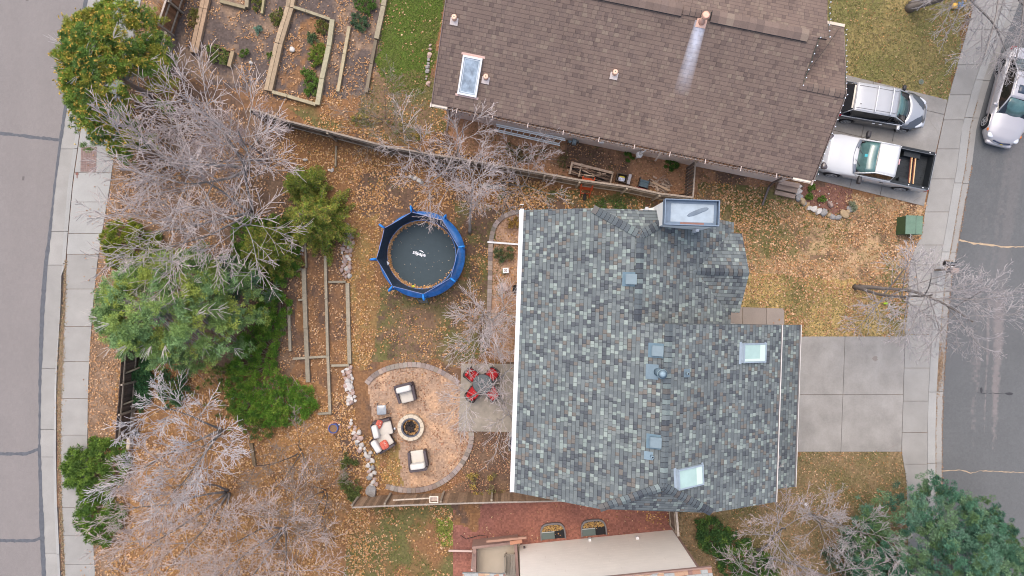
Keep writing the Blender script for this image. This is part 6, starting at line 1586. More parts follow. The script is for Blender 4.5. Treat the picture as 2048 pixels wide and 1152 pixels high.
mb.box(0, 0, .2, .42, .34, .36); mb.build("box", mat("teal_plastic", (.055, .10, .13), .4), t)
for q in (-.23, .23): MB().box(q, .02, .3, .03, .50, .30).build("side_frame", blk, t)
MB().box(-.02, -.27, .15, .66, .12, .12).build("cart", mat("red_cart", (.34, .05, .04), .5), t)
x, y = W(1322, 372, .1); t = thing("scrap_wood", "heap of broken pale wood scraps near the grey slatted gate", "wood scraps", (x, y, 0)); mb = MB(); rg = random.Random(14)
for i in range(60): mb.box(rg.gauss(0, .28), rg.gauss(0, .16), .03 + rg.random() * .14, rg.uniform(.12, .5), rg.uniform(.03, .09), .03, rz=rg.uniform(-1.2, .8), c=rg.choice([(1.5, 1.4, 1.3), (1.1, .9, .8), (1.7, 1.5, 1.4), (.7, .6, .55)]), rx=rg.uniform(-.2, .2), ry=rg.uniform(-.2, .2))
mb.beam((-.45, .18, .2), (.4, -.25, .2), .10, .04, (1.7, 1.45, 1.2)); tag(mb.build("scraps", wood_g, t), kind="stuff")
# aluminium extension ladder lying on its side along the brown house
al = mat("aluminium", (.80, .85, .86), .45, metal=.0, n=(6, .15)); t = thing("extension_ladder", "long aluminium extension ladder lying along the wall of the brown house", "ladder", (*W(1058, 272), 0)); U0, U1 = Vector((*W(993, 252, .42), .42)), Vector((*W(1131, 281, .42), .42)); D0, D1 = Vector((*W(990, 262, .08), .08)), Vector((*W(1120, 291, .08), .08))
for a_, b_ in ((U0, U1), (D0, D1)):
    for k_ in (0, 1):
        o_ = Vector((-.02, .07, .07)) * k_; MB().beam(a_ + o_, b_ + o_, .055, .03).build("rail", al, t, world=True)
for i in range(11):
    f_ = (i + .5) / 11; MB().tube([U0.lerp(U1, f_), D0.lerp(D1, f_)], .018, 6).build("rung", al, t, world=True)
x, y = W(1146, 284, .5); t = thing("gas_meter", "grey gas meter with pipes on the wall of the brown house", "gas meter", (x, y, 0), AB); mb = MB(); mb.box(.06, 0, .5, .20, .24, .30); mb.sup(.06, 0, .68, .10, .12, .05, e=.6); mb.build("body", mat("meter_grey", (.22, .28, .31), .5, n=(6, .1)), t); mb = MB(); mb.tube([(-.22, .05, 0), (-.22, .02, .5), (-.05, 0, .62)], .03, 8); mb.tube([(.2, .1, .55), (.28, .1, .3), (.28, .1, 0)], .02, 8); mb.sup(-.15, -.02, .5, .07, .07, .05, e=1); mb.build("pipe", MATS["meter_grey"], t)
x, y = W(1279, 309, 1.0); t = thing("exhaust_fan", "white radon exhaust fan with bent pipe on the wall of the brown house", "exhaust fan", (x, y, 0), AB); mb = MB(); mb.sup(0, 0, .95, .17, .17, .16, e=1, n=20, m=10); mb.cyl(0, 0, 1.06, 1.12, .13, 20); mb.build("fan_housing", white_trim, t); MB().tube([(0, 0, 0), (0, 0, .8)], .06, 10).build("lower_pipe", white_trim, t); MB().tube([(0, 0, 1.1), (.06, .07, 1.35), (.24, .22, 1.7), (.30, .27, 3.3)], .06, 10).build("upper_pipe", white_trim, t)

# ------------------------------------------------------------------ front yard objects
x, y = W(1814, 455, .0); t = thing("utility_box", "green metal utility transformer box on the leafy corner by the pavement", "utility box", (x - .15, y + .05, 0), R(-2)); grn = mat("green_enamel", (.06, .11, .05), .6, n=(3, .12), n2=(16, .06))
MB().box(0, 0, .41, .80, .88, .82).build("body", grn, t, bevel=.02); MB().box(.0, 0, .845, .84, .92, .05, ry=.02).build("lid", mat("green_enamel_lid", (.125, .20, .145), .75, n=(3, .12), n2=(20, .08)), t, bevel=.012); MB().box(.08, 0, .873, .008, .90, .006).build("lid_seam", blk, t)
x, y = W(1869, 540); t = thing("mailbox", "black and a brown mailbox on one leaning wooden post at the east kerb", "mailbox", (x, y, 0)); MB().beam((0, 0, 0), (.05, -.0, 1.30), .10, .10).build("post", mat("mail_post", (.20, .16, .13), .85), t)
X0, Y0 = W(1903, 527, 1.3); MB().box(X0 - x, Y0 - y - .06, 1.10, .40, .5, .03).build("shelf", mat("shelf_wood", (.25, .2, .16), .85), t)
mb = MB(); mb.tube([(X0 - x - .26, Y0 - y + .02, 1.22), (X0 - x + .30, Y0 - y - .03, 1.22)], .095, 14); mb.build("black_mailbox", mat("mailbox_black", (.045, .055, .065), .25, spec=.6), t); MB().box(X0 - x - .27, Y0 - y + .02, 1.21, .10, .24, .22).build("mailbox_door", mat("mailbox_door_black", (.012, .012, .015), .4), t); MB().sup(X0 - x + .08, Y0 - y - .16, 1.22, .05, .03, .03, e=.6).build("flag", white_trim, t)
X1, Y1 = W(1908, 541, 1.25); MB().box(X1 - x + .03, Y1 - y, 1.18, .42, .26, .20).build("brown_mailbox", mat("mailbox_brown", (.28, .21, .18), .6), t, bevel=.03); MB().box(X1 - x - .21, Y1 - y, 1.17, .06, .22, .22).build("mailbox_door", MATS["mailbox_door_black"], t)
x, y = W(1607, 1005); t = thing("ground_sign", "tiny white square sign standing in the south front lawn", "sign", (x, y, 0), R(-20)); MB().box(0, 0, .3, .13, .13, .02, rx=.3).build("panel", white_trim, t); MB().cyl(0, .03, 0, .3, .01, 6).build("stake", blk, t)
x, y = W(1842, 164); t = thing("sprinkler_box", "small round grey green valve lid in the north-east lawn", "valve lid", (x, y, 0)); MB().cyl(0, 0, 0, .03, .10, 20).build("lid", mat("valve_lid", (.12, .15, .12), .6), t); MB().ring(0, 0, 0, .035, .13, .105, 20).build("rim", mat("valve_rim", (.2, .2, .16), .7), t)
x, y = W(1772, 607, .1); t = thing("toy", "small lime green toy lying in the leaves under the street tree", "toy", (x, y, 0)); mb = MB(); mb.sup(0, 0, .06, .11, .05, .05, e=.7); mb.sup(.05, .03, .08, .05, .05, .05, e=1); mb.build("body", mat("lime", (.32, .52, .02), .5), t)
x, y = W(155, 348); t = thing("survey_marker", "small rusty round cap at the edge of the brick paving patch", "marker", (x, y, 0)); MB().cyl(0, 0, 0, .05, .075, 16).build("cap", mat("rust", (.20, .09, .07), .8, n=(20, .3)), t); MB().box(0, -.14, .03, .04, .16, .02).build("tail", MATS["rust"], t)
x, y = W(1906, 18); t = thing("garden_toy", "yellow and blue plastic toy under the top right tree", "toy", (x, y, 0)); MB().sup(.0, .1, .12, .16, .16, .12, e=.9).build("yellow_seat", mat("toy_orange", (.62, .36, .06), .5), t); mb = MB(); mb.tube([(.1, .0, .1), (.35, .25, .25)], .05, 8); mb.tube([(.2, .3, .1), (.45, .05, .2)], .04, 8); mb.sup(.3, .15, .15, .12, .12, .05, e=.8); mb.build("blue_frame", mat("toy_blue", (.10, .20, .36), .5), t)
# hose by the tan house
x, y = W(925, 1075); t = thing("soaker_hose", "thin black hose snaking over the red gravel", "hose", (x, y, 0)); MB().tube([(*W(921, 1070), .02), (*W(932, 1078), .02), (*W(945, 1074), .03), (*W(960, 1070), .02), (*W(974, 1072), .02), (*W(977, 1082), .02)], .014, 5).build("hose", rub, t, world=True)

# ------------------------------------------------------------------ vehicles (x forward, y left)
def interp(x, pts):
    return float(np.interp(x, [p[0] for p in pts], [p[1] for p in pts]))
def smooth_step(xs_, f): return [f(x) for x in xs_]
def vehicle(t, L_, wfun, sfun, tfun, paint, wheels, wr, zb=.28, bed=None, two_tone=None, step=.06, lower=None):
    """body loft with real wheel arches; bed=(x0,x1,floor z) leaves an open box"""
    n = int(L_ / step); X_ = [-L_ / 2 + L_ * i / n for i in range(n + 1)]
    if bed: X_ = sorted(X_ + [bed[0] - .001, bed[0] + .001, bed[1] - .001, bed[1] + .001])
    mb = MB(); mb.smooth = True; rows = []
    for x in X_:
        w = wfun(x); s = sfun(x); tz = tfun(x); b = zb
        for wx in wheels:
            d = abs(x - wx)
            if d < wr + .07: b = max(b, wr + math.sqrt(max(0, (wr + .07) ** 2 - d * d)))
        b = min(b, s - .12)
        inb = bed and bed[0] < x < bed[1]
        if inb: P = [(w - .05, b), (w - .01, b + .05), (w, (b + s) / 2), (w - .01, s - .12), (w - .03, s - .02), (w - .06, s), (w - .15, s - .01), (w - .17, bed[2]), (0, bed[2])]
        else: P = [(w - .05, b), (w - .01, b + .05), (w, (b + s) / 2), (w - .01, s - .12), (w - .04, s - .035), (w - .10, s), (w * .70, lerp(s, tz, .62)), (w * .38, tz - .008), (0, tz)]
        rows.append([(x, y, z) for y, z in P] + [(x, -y, z) for y, z in P[-2::-1]])
    vs = [p for r in rows for p in r]; k = len(rows[0]); fs = []
    for i in range(len(rows) - 1):
        for j in range(k - 1): fs.append((i * k + j, (i + 1) * k + j, (i + 1) * k + j + 1, i * k + j + 1))
    fs.append(tuple(range(k))); fs.append(tuple((len(rows) - 1) * k + j for j in range(k))[::-1])
    mb.add(vs, fs); body = mb.build("body", paint, t)
    # dark underbody
    MB().box(0, 0, .36, L_ * .9, wfun(0) * 1.45, .24).build("underbody", rub, t)
    for wx in wheels:
        for q in (-1, 1):
            w = wfun(wx); o = MB(); o.smooth = True
            o.tube([(wx, q * (w - .25), wr), (wx, q * (w - .045), wr), (wx, q * (w - .015), wr)], [wr, wr, wr - .03], 28); wh = o.build("wheel", rub, t)
            r = MB(); r.ring(0, 0, 0, .02, wr * .70, wr * .60, 28)
            for k_ in range(5): r.box(wr * .32 * math.cos(k_ * 1.2566), wr * .32 * math.sin(k_ * 1.2566), .01, wr * .60, wr * .17, .02, rz=k_ * 1.2566)
            r.cyl(0, 0, 0, .026, wr * .16, 14); ob = r.build("rim", rimm, wh); ob.location = (wx, q * (w - .012), wr); ob.rotation_euler = (-q * PI / 2, 0, 0)
            hb = MB().cyl(0, 0, -.004, .002, wr * .66, 28).build("brake_disc", mat("brake_dark", (.05, .05, .055), .5), wh); hb.location = (wx, q * (w - .012), wr); hb.rotation_euler = (-q * PI / 2, 0, 0)
    return body
rimm = mat("alloy_rim", (.48, .49, .50), .35, metal=.6)
glassd = mat("car_glass_dark", (.010, .011, .013), .06, spec=.7, coat=.5)
glassw = mat("windshield_glass", (.075, .155, .150), .07, spec=.7, coat=.6, n=(2.2, .35))
def cabin(t, st, roofw, name_roof="roof_panel", paint=None, roof_seg=None):
    """st: stations (x, base half width, base z, top half width, top z); glass shell, painted roof over the flat stretch"""
    mb = MB(); rows = []
    for x, bw_, bz, tw, tz in st: rows.append([(x, bw_, bz), (x, lerp(bw_, tw, .85), lerp(bz, tz, .88)), (x, tw * .93, tz), (x, 0, tz + .02), (x, -tw * .93, tz), (x, -lerp(bw_, tw, .85), lerp(bz, tz, .88)), (x, -bw_, bz)])
    k = 7; vs = [p for r in rows for p in r]; fs = []
    for i in range(len(rows) - 1):
        for j in range(k - 1): fs.append((i * k + j, (i + 1) * k + j, (i + 1) * k + j + 1, i * k + j + 1))
    mb.add(vs, fs); return mb.build("side_glass", glassd, t)
def panel(name, pts, m, t, thick=.012, parent=None):
    """grid of points (rows of rows) as a slightly thick panel"""
    mb = MB(); mb.smooth = True; R_ = len(pts); K = len(pts[0]); vs = [p for r in pts for p in r]
    fs = [(i * K + j, (i + 1) * K + j, (i + 1) * K + j + 1, i * K + j + 1) for i in range(R_ - 1) for j in range(K - 1)]
    mb.add(vs, fs); o = mb.build(name, m, parent or t); s = o.modifiers.new("t", 'SOLIDIFY'); s.thickness = thick; s.offset = 1; return o
def grid3(x0, x1, y0, y1, zf, nx_=8, ny_=8, yf=None):
    rows = []
    for i in range(nx_ + 1):
        x = lerp(x0, x1, i / nx_); r = []
        for j in range(ny_ + 1):
            f = -1 + 2 * j / ny_; yy = f * (yf(x) if yf else y1); r.append((x + 0 * f, yy, zf(x, f)))
        rows.append(r)
    return rows

# --- white pickup ---
pw_ = mat("white_car_paint", (.54, .55, .56), .25, spec=.5, coat=.6)
cx, cy = (W(1640, 304, .9)[0] + W(1866, 341, 1.2)[0]) / 2, (W(1640, 304, .9)[1] + W(1866, 341, 1.2)[1]) / 2
t = thing("pickup_truck", "white single cab pickup truck with open black bed on the northern driveway", "pickup truck", (cx, cy, .035), R(168.4))
Lp = 5.35; wf_ = lambda x: interp(x, [(-2.68, .93), (-2.6, .955), (1.9, .965), (2.25, .92), (2.5, .84), (2.68, .66)])
sf_ = lambda x: interp(x, [(-2.68, 1.20), (-.72, 1.22), (-.4, 1.16), (.8, 1.13), (1.4, 1.10), (2.3, 1.03), (2.55, .92), (2.68, .72)])
tf_ = lambda x: interp(x, [(-2.68, 1.22), (-.6, 1.2), (.75, 1.17), (1.1, 1.22), (1.9, 1.17), (2.35, 1.10), (2.56, .96), (2.68, .74)])
vehicle(t, Lp, wf_, sf_, tf_, pw_, (-1.72, 1.72), .385, zb=.42, bed=(-2.60, -.78, .70))
# black bed liner
mb = MB(); x0, x1, w = -2.585, -.80, .785
mb.box((x0 + x1) / 2, 0, .715, x1 - x0, 2 * w, .012)
for q in (-1, 1): mb.box((x0 + x1) / 2, q * w, .96, x1 - x0, .012, .49)
mb.box(x0, 0, .96, .012, 2 * w, .49); mb.box(x1, 0, .96, .012, 2 * w, .49)
for k in range(15): mb.box((x0 + x1) / 2, -w + .08 + k * .105, .727, x1 - x0 - .02, .04, .012)
for q in (-1, 1): mb.box(-1.65, q * .66, .86, .8, .24, .28)
for q in (-1, 1): mb.box((x0 + x1) / 2, q * .865, 1.222, x1 - x0 + .05, .11, .012)
mb.box(x0 - .035, 0, 1.222, .06, 1.6, .012)
mb.build("bed_liner", mat("bed_liner_black", (.022, .026, .03), .6, n=(3, .3)), t)
for dx, dy in ((-2.35, .86), (-1.65, .86), (-2.35, -.86), (-.95, -.86)): MB().box(dx, dy, 1.233, .05, .05, .012).build("stake_pocket_cover", white_trim, t)
# cab
st = [(.98, .84, 1.14, .80, 1.17), (.30, .88, 1.14, .72, 1.62), (.18, .88, 1.14, .715, 1.66), (-.55, .88, 1.16, .71, 1.67), (-.70, .86, 1.18, .71, 1.62), (-.76, .85, 1.18, .80, 1.20)]
cabin(t, st, None)
panel("roof_panel", grid3(-.70, .28, 0, .74, lambda x, f: 1.70 - .03 * f * f - max(0, x - .1) * .10 - .012 * (1 if abs(x + .70) < .01 else 0), 8, 10, yf=lambda x: .745 - .02 * max(0, x)), pw_, t, .02)
panel("windshield", [[(1.02 - .10 * f * f, f * .78, 1.19) for f in [-1 + j / 4 for j in range(9)]], [(.66 - .06 * f * f, f * .745, 1.44) for f in [-1 + j / 4 for j in range(9)]], [(.31 - .02 * f * f, f * .70, 1.67) for f in [-1 + j / 4 for j in range(9)]]], glassw, t, .01)
panel("cowl", [[(1.22 - .16 * f * f, f * .84, 1.215 - .02 * f * f) for f in [-1 + j / 4 for j in range(9)]], [(1.035 - .10 * f * f, f * .80, 1.20) for f in [-1 + j / 4 for j in range(9)]]], mat("cowl_grey", (.16, .18, .22), .5), t, .01)
for q in (-1, 1):
    MB().tube([(1.02, q * .82, 1.16), (.62, q * .78, 1.45), (.28, q * .735, 1.69), (-.3, q * .74, 1.70), (-.64, q * .745, 1.68), (-.76, q * .86, 1.20)], .032, 8).build("door_pillar", pw_, t)
    MB().beam((.9, q * .885, 1.15), (-.75, q * .89, 1.19), .05, .05).build("window_sill", pw_, t)
    mr = MB(); mr.sup(.72, q * 1.13, 1.22, .09, .17, .12, e=.4); mr.beam((.74, q * .88, 1.15), (.72, q * 1.05, 1.2), .05, .05); mr.build("side_mirror", blk, t)
    MB().box(-.45, q * .965, 1.0, .16, .03, .035).build("door_handle", blk, t)
    hl = MB(); hl.sup(2.38, q * .70, .93, .17, .17, .13, e=.6); hl.build("headlight", mat("headlight_smoked", (.10, .08, .08), .12, spec=.7, coat=.5), t)
    MB().sup(2.56, q * .60, .52, .14, .26, .12, e=.6).build("bumper_corner", pw_, t)
    MB().box(-2.66, q * .90, .95, .05, .10, .36).build("tail_light", mat("tail_light_red", (.35, .01, .015), .2, spec=.6), t)
    MB().tube([(1.10, q * .30 - .15, 1.235), (.86, q * .3 + .18, 1.315)], .010, 5).build("wiper", blk, t)
MB().box(2.60, 0, .80, .10, 1.12, .30).build("grille", mat("grille_dark", (.03, .05, .07), .3, metal=.5), t)
mb = MB(); mb.box(.72, -.06, 1.42, .13, .13, .008, ry=.52); mb.build("sticker", mat("sticker_teal", (.04, .36, .42), .5), t)
MB().box(-.76, 0, 1.66, .05, .26, .04).build("third_brake_light", mat("brake_lens", (.62, .36, .38), .3), t)
ya = mat("strap_wood", (.62, .40, .20), .6)
tl = Matrix.Rotation(R(168.4), 3, 'Z')
for nm, lab, xo in (("wood_post", "left one of two varnished wooden strips across the pickup bed", -1.72), ("wood_post", "right one of two varnished wooden strips across the pickup bed", -1.90)):
    p = tl @ Vector((xo, 0, 0)); o = thing(nm, lab, "wooden strip", (cx + p.x, cy + p.y, .98), R(168.4 - 0), "wooden strips in the pickup bed"); MB().beam((.04, -.72, 0), (-.06, .72, .08), .05, .035).build("strip", ya, o); MB().beam((.09, -.70, -.02), (-.01, .70, .06), .03, .035).build("dark_edge", mat("strip_dark", (.13, .03, .02), .6), o)

# --- grey minivan with silver roof ---
pg = mat("grey_car_paint", (.11, .115, .125), .3, metal=.5, spec=.5, coat=.6); ps = mat("silver_car_paint", (.46, .465, .48), .3, metal=.3, coat=.5)
cx, cy = 18.05, 8.86
t = thing("minivan", "grey minivan with silver roof and two roof bars parked beside the white pickup", "minivan", (cx, cy, .035), R(-9.5))
Ls = 4.55; wf_ = lambda x: interp(x, [(-2.28, .70), (-2.2, .82), (-1.9, .88), (-1.2, .90), (1.4, .89), (1.85, .82), (2.1, .68), (2.28, .40)])
sf_ = lambda x: interp(x, [(-2.28, .80), (-2.1, 1.00), (-1.2, 1.02), (.6, .97), (1.4, .88), (1.95, .76), (2.28, .58)])
tf_ = lambda x: interp(x, [(-2.28, .82), (-2.1, 1.02), (.9, 1.04), (1.15, 1.06), (1.6, .98), (2.0, .86), (2.28, .60)])
vehicle(t, Ls, wf_, sf_, tf_, pg, (-1.42, 1.36), .33, zb=.24)
st = [(1.12, .76, .98, .70, 1.02), (.55, .80, .97, .62, 1.42), (.30, .82, .97, .62, 1.54), (-.6, .83, 1.0, .62, 1.60), (-1.6, .82, 1.02, .60, 1.56), (-1.78, .80, 1.02, .60, 1.50), (-2.16, .74, 1.02, .68, 1.06)]
cabin(t, st, None)
panel("roof_panel", grid3(-1.72, .40, 0, .64, lambda x, f: 1.625 - .03 * f * f - max(0, x + .3) ** 2 * .13 - max(0, -x - 1.4) * .12 + (.007 if abs(abs(f) - .4) < .06 and -1.3 < x < .1 else 0), 14, 20, yf=lambda x: .655 - .02 * max(0, -x - 1)), ps, t, .02)
panel("windshield", [[(1.16 - .26 * f * f, f * .70, 1.05) for f in [-1 + j / 4 for j in range(9)]], [(.80 - .16 * f * f, f * .67, 1.30) for f in [-1 + j / 4 for j in range(9)]], [(.44 - .08 * f * f, f * .61, 1.53) for f in [-1 + j / 4 for j in range(9)]]], glassw, t, .01)
panel("bonnet", [[(1.22 + .96 * i / 6 - (.24 + .12 * i / 6) * f * f, f * lerp(.82, .66, i / 6), lerp(1.085, .76, (i / 6) ** 1.5) - .11 * abs(f) ** 2.5) for f in [-1 + j / 6 for j in range(13)]] for i in range(7)], ps, t, .01)
for q in (-1, 1):
    MB().tube([(1.10, q * .74, 1.03), (.70, q * .69, 1.32), (.35, q * .655, 1.55), (-.6, q * .665, 1.60), (-1.6, q * .65, 1.58), (-1.76, q * .64, 1.52)], .026, 8).build("roof_rail_trim", ps, t)
    MB().tube([(-1.74, q * .655, 1.52), (-2.0, q * .76, 1.2), (-2.15, q * .80, 1.02)], .03, 8).build("rear_pillar", pg, t)
    MB().tube([(.25, q * .69, 1.50), (.22, q * .82, .98)], .02, 6).build("door_pillar", blk, t)
    MB().beam((1.0, q * .835, .985), (-2.0, q * .845, 1.03), .03, .03).build("belt_trim", mat("chrome", (.6, .6, .62), .2, metal=.9), t)
    m_ = MB(); m_.sup(.80, q * .98, 1.05, .08, .13, .08, e=.6); m_.beam((.85, q * .80, 1.0), (.82, q * .92, 1.03), .04, .04); m_.build("side_mirror", ps if q < 0 else blk, t)
    for xx in (.02, -.32): MB().box(xx, q * .915, .86, .15, .03, .03).build("door_handle", MATS["chrome"], t)
    MB().sup(1.88, q * .60, .76, .26, .12, .07, e=.8, rz=-q * .45).build("headlight", mat("headlight_clear", (.62, .64, .67), .1, spec=.7, coat=.5), t)
    MB().sup(-2.08, q * .76, .92, .12, .12, .18, e=.7).build("tail_light", MATS["tail_light_red"], t)
    MB().box(-.66, q * .53, 1.635, 1.9, .012, .012).build("roof_channel", blk, t)
for xx in (-.72, .02):
    MB().tube([(xx, -.66, 1.62), (xx, -.60, 1.70), (xx, .60, 1.70), (xx, .66, 1.62)], .022, 8).build("roof_bar", mat("bar_aluminium", (.75, .76, .78), .35), t)
MB().sup(-1.42, -.34, 1.64, .035, .02, .03, e=.9).build("antenna", blk, t)
MB().sup(2.24, 0, .44, .10, .62, .14, e=.5).build("bumper", ps, t)

# --- silver sedan ---
pp = mat("pale_silver_paint", (.48, .46, .47), .28, metal=.25, coat=.6); pb = mat("pale_brown_lower_paint", (.36, .32, .31), .3, metal=.3, coat=.5)
cx, cy = 24.68, 9.42
t = thing("sedan", "pale silver sedan parked against the east kerb under the top right tree", "car", (cx, cy, -.12), R(-104.5))
Ld = 4.85; wf_ = lambda x: interp(x, [(-2.43, .62), (-2.3, .78), (-1.9, .88), (1.5, .89), (1.95, .83), (2.25, .66), (2.43, .36)])
sf_ = lambda x: interp(x, [(-2.43, .66), (-2.25, .88), (-1.2, .94), (.8, .89), (1.6, .80), (2.1, .70), (2.43, .54)])
tf_ = lambda x: interp(x, [(-2.43, .68), (-2.3, .94), (-1.5, 1.02), (.9, .98), (1.1, .98), (1.7, .90), (2.15, .78), (2.43, .56)])
vehicle(t, Ld, wf_, sf_, tf_, pp, (-1.42, 1.40), .33, zb=.22)
st = [(1.06, .76, .92, .70, .95), (.50, .80, .92, .60, 1.30), (.25, .80, .92, .58, 1.38), (-.75, .80, .95, .57, 1.39), (-1.0, .78, .96, .57, 1.33), (-1.72, .74, 1.0, .66, 1.02)]
cabin(t, st, None)
panel("roof_panel", grid3(-.98, .38, 0, .6, lambda x, f: 1.435 - .03 * f * f - max(0, x + .1) ** 2 * .16 - max(0, -x - .75) * .12, 10, 10, yf=lambda x: .625 - .03 * abs(x)), pp, t, .02)
panel("windshield", [[(1.10 - .24 * f * f, f * .70, .985) for f in [-1 + j / 4 for j in range(9)]], [(.74 - .15 * f * f, f * .65, 1.22) for f in [-1 + j / 4 for j in range(9)]], [(.42 - .08 * f * f, f * .585, 1.395) for f in [-1 + j / 4 for j in range(9)]]], glassw, t, .01)
panel("rear_window", [[(-1.02, f * .56, 1.385) for f in [-1 + j / 3 for j in range(7)]], [(-1.38 + .06 * f * f, f * .62, 1.21) for f in [-1 + j / 3 for j in range(7)]], [(-1.72 + .12 * f * f, f * .66, 1.045) for f in [-1 + j / 3 for j in range(7)]]], mat("rear_glass", (.10, .13, .13), .08, spec=.6, coat=.5), t, .01)
panel("sunroof", grid3(-.28, .12, 0, .36, lambda x, f: 1.457 - .02 * f * f - max(0, x + .1) ** 2 * .16, 3, 4, yf=lambda x: .38), mat("sunroof_glass", (.05, .07, .10), .08, spec=.6), t, .006)
for q in (-1, 1):
    MB().tube([(1.06, q * .77, .96), (.66, q * .68, 1.23), (.32, q * .61, 1.41), (-.4, q * .61, 1.43), (-.95, q * .60, 1.40), (-1.74, q * .74, 1.02)], .034, 8).build("door_pillar", pp, t)
    m_ = MB(); m_.sup(.72, q * .98, 1.0, .07, .11, .07, e=.7); m_.beam((.76, q * .80, .94), (.74, q * .92, .98), .04, .04); m_.build("side_mirror", pp, t)
    MB().sup(2.08, q * .62, .66, .16, .16, .07, e=.8).build("headlight", MATS["headlight_clear"], t); MB().sup(1.86, q * .83, .66, .08, .045, .05, e=.8).build("turn_signal", mat("amber_lens", (.62, .17, .03), .3), t)
    MB().sup(-2.22, q * .66, .80, .12, .17, .09, e=.6).build("tail_light", MATS["tail_light_red"], t)
    MB().box(0, q * .905, .52, 3.0, .02, .07).build("side_moulding", pb, t)
mb = MB(); mb.tube([(2.32, -.42, .64), (2.40, 0, .66), (2.32, .42, .64)], .035, 8); mb.build("grille", mat("grille_blue_black", (.03, .04, .08), .3), t)
mb = MB(); mb.box(2.455, 0, .665, .02, .13, .045); mb.box(2.455, 0, .665, .022, .06, .075); mb.build("badge", mat("badge_gold", (.55, .40, .08), .3), t)
MB().sup(2.33, 0, .40, .14, .66, .13, e=.5).build("bumper", pp, t)

# ------------------------------------------------------------------ fallen leaves and grass
def inside_any(u, v, polys):
    m = np.zeros(u.shape, bool)
    for p in polys: m |= inpoly(u, v, p)
    return m
HOUSEPX = [[(1050, 440), (1440, 450), (1440, 620), (1545, 640), (1545, 930), (1050, 930)], [(905, 230), (1560, 372), (1650, 30), (1000, -100)], [(950, 1090), (1350, 1062), (1360, 1300), (950, 1300)]]
HARD = [[(918, 727), (1040, 727), (1040, 863), (918, 863)], [(1467, 614), (1569, 617), (1569, 650), (1467, 650)], [(1560, 673), (1809, 673), (1802, 903), (1550, 903)], [(1560, 118), (1894, 200), (1847, 412), (1510, 330)]]
def scatter(name, label, region, dens, size, cols, seed, zt=.04, nz=(.6, .40, .62), cat_="leaves", hard=.02, tilt=.35):
    g = np.random.default_rng(seed); us = [p[0] for p in region]; vs = [p[1] for p in region]
    a = (max(us) - min(us)) * (max(vs) - min(vs)) / S / S; n = int(a * dens * 2.1)
    u = g.uniform(min(us), max(us), n); v = g.uniform(min(vs), max(vs), n)
    x = (u - 1024) / S; y = (576 - v) / S
    wx = u + (fnoise(x, y, .7, seed + 3, 2) - .5) * 22; wy = v + (fnoise(x, y, .7, seed + 6, 2) - .5) * 22
    k = inpoly(wx, wy, region) & ~inside_any(u, v, HOUSEPX)
    nn = fnoise(x, y, nz[0], seed + 9, 3); k &= g.random(n) < np.clip((nn - nz[1]) / (nz[2] - nz[1]), .06, 1)
    h_ = inside_any(u, v, HARD) | (u > ci(v, ESW_Y, ESW_X)) | (u < ci(v, WY, WSWR)); k &= ~h_ | (g.random(n) < hard)
    k &= (u > ci(v, WY, WCURB) + 14) & (u < ci(v, EY, EEDGE) - 34)
    x, y, h_ = x[k], y[k], h_[k]; z = np.where(h_, .05, .008) + g.random(len(x)) * zt
    V, F, c = leaf_quads(x, y, z, size, cols, seed + 1, tilt)
    return V, F, c
def emit(name, label, parts, m, cat_="leaves"):
    V = []; F = []; C_ = []; o = 0
    for a, b, c in parts: V.append(a); F.append(b + o); C_.append(c); o += len(a)
    ob = fast(name, np.concatenate(V), np.concatenate(F), m, np.concatenate(C_)); return tag(ob, label, cat_, kind="stuff")
TANL = [(.46, .30, .18), (.52, .36, .23), (.38, .23, .13), (.58, .44, .31), (.43, .26, .13), (.33, .20, .12)]
ORL = [(.46, .27, .12), (.40, .22, .10), (.53, .35, .19), (.32, .175, .08), (.50, .33, .21), (.57, .42, .27)]
parts = []
parts.append(scatter("", "", [(700, 330), (1050, 380), (1050, 730), (920, 760), (700, 735)], 52, .075, ORL + YLW[:2] + TANL[:2], 1))
parts.append(scatter("", "", [(690, 420), (760, 420), (745, 740), (690, 740)], 60, .075, YLW, 2, nz=(.5, .2, .5)))
parts.append(scatter("", "", [(545, 225), (900, 290), (1100, 350), (1100, 420), (700, 420), (560, 330)], 75, .08, ORL + YLW, 3, nz=(.6, .3, .5)))
parts.append(scatter("", "", [(500, 470), (705, 470), (705, 840), (520, 840)], 55, .075, TANL + ORL, 4, nz=(.5, .38, .55)))
parts.append(scatter("", "", [(230, 720), (700, 790), (760, 980), (720, 1190), (200, 1190)], 85, .085, ORL + YLW, 5, nz=(.7, .28, .5)))
parts.append(scatter("", "", [(180, -40), (320, -40), (260, 450), (230, 880), (200, 1190), (160, 1190), (170, 500)], 90, .07, TANL, 6, nz=(.5, .3, .5)))
parts.append(scatter("", "", [(240, 150), (560, 230), (600, 500), (240, 700)], 45, .08, TANL + ORL, 7, nz=(.7, .35, .55)))
parts.append(scatter("", "", [(340, -40), (790, -40), (740, 215), (640, 240), (380, 160)], 62, .07, TANL + ORL[:3], 8, nz=(.45, .44, .60)))
parts.append(scatter("", "", [(770, -40), (900, -40), (880, 230), (760, 230)], 9, .08, TANL, 9))
parts.append(scatter("", "", [(640, 185), (900, 200), (900, 290), (640, 260)], 50, .08, YLW + ORL, 10))
parts.append(scatter("", "", [(890, 240), (1540, 365), (1530, 420), (890, 330)], 42, .06, ORL + TANL, 11, nz=(.5, .35, .6)))
parts.append(scatter("", "", [(1000, 360), (1400, 392), (1400, 430), (1000, 430)], 60, .09, ORL + YLW, 12, nz=(.4, .35, .55)))
parts.append(scatter("", "", [(1390, 360), (1530, 372), (1530, 460), (1440, 500), (1390, 420)], 60, .085, TANL + YLW[:2], 13))
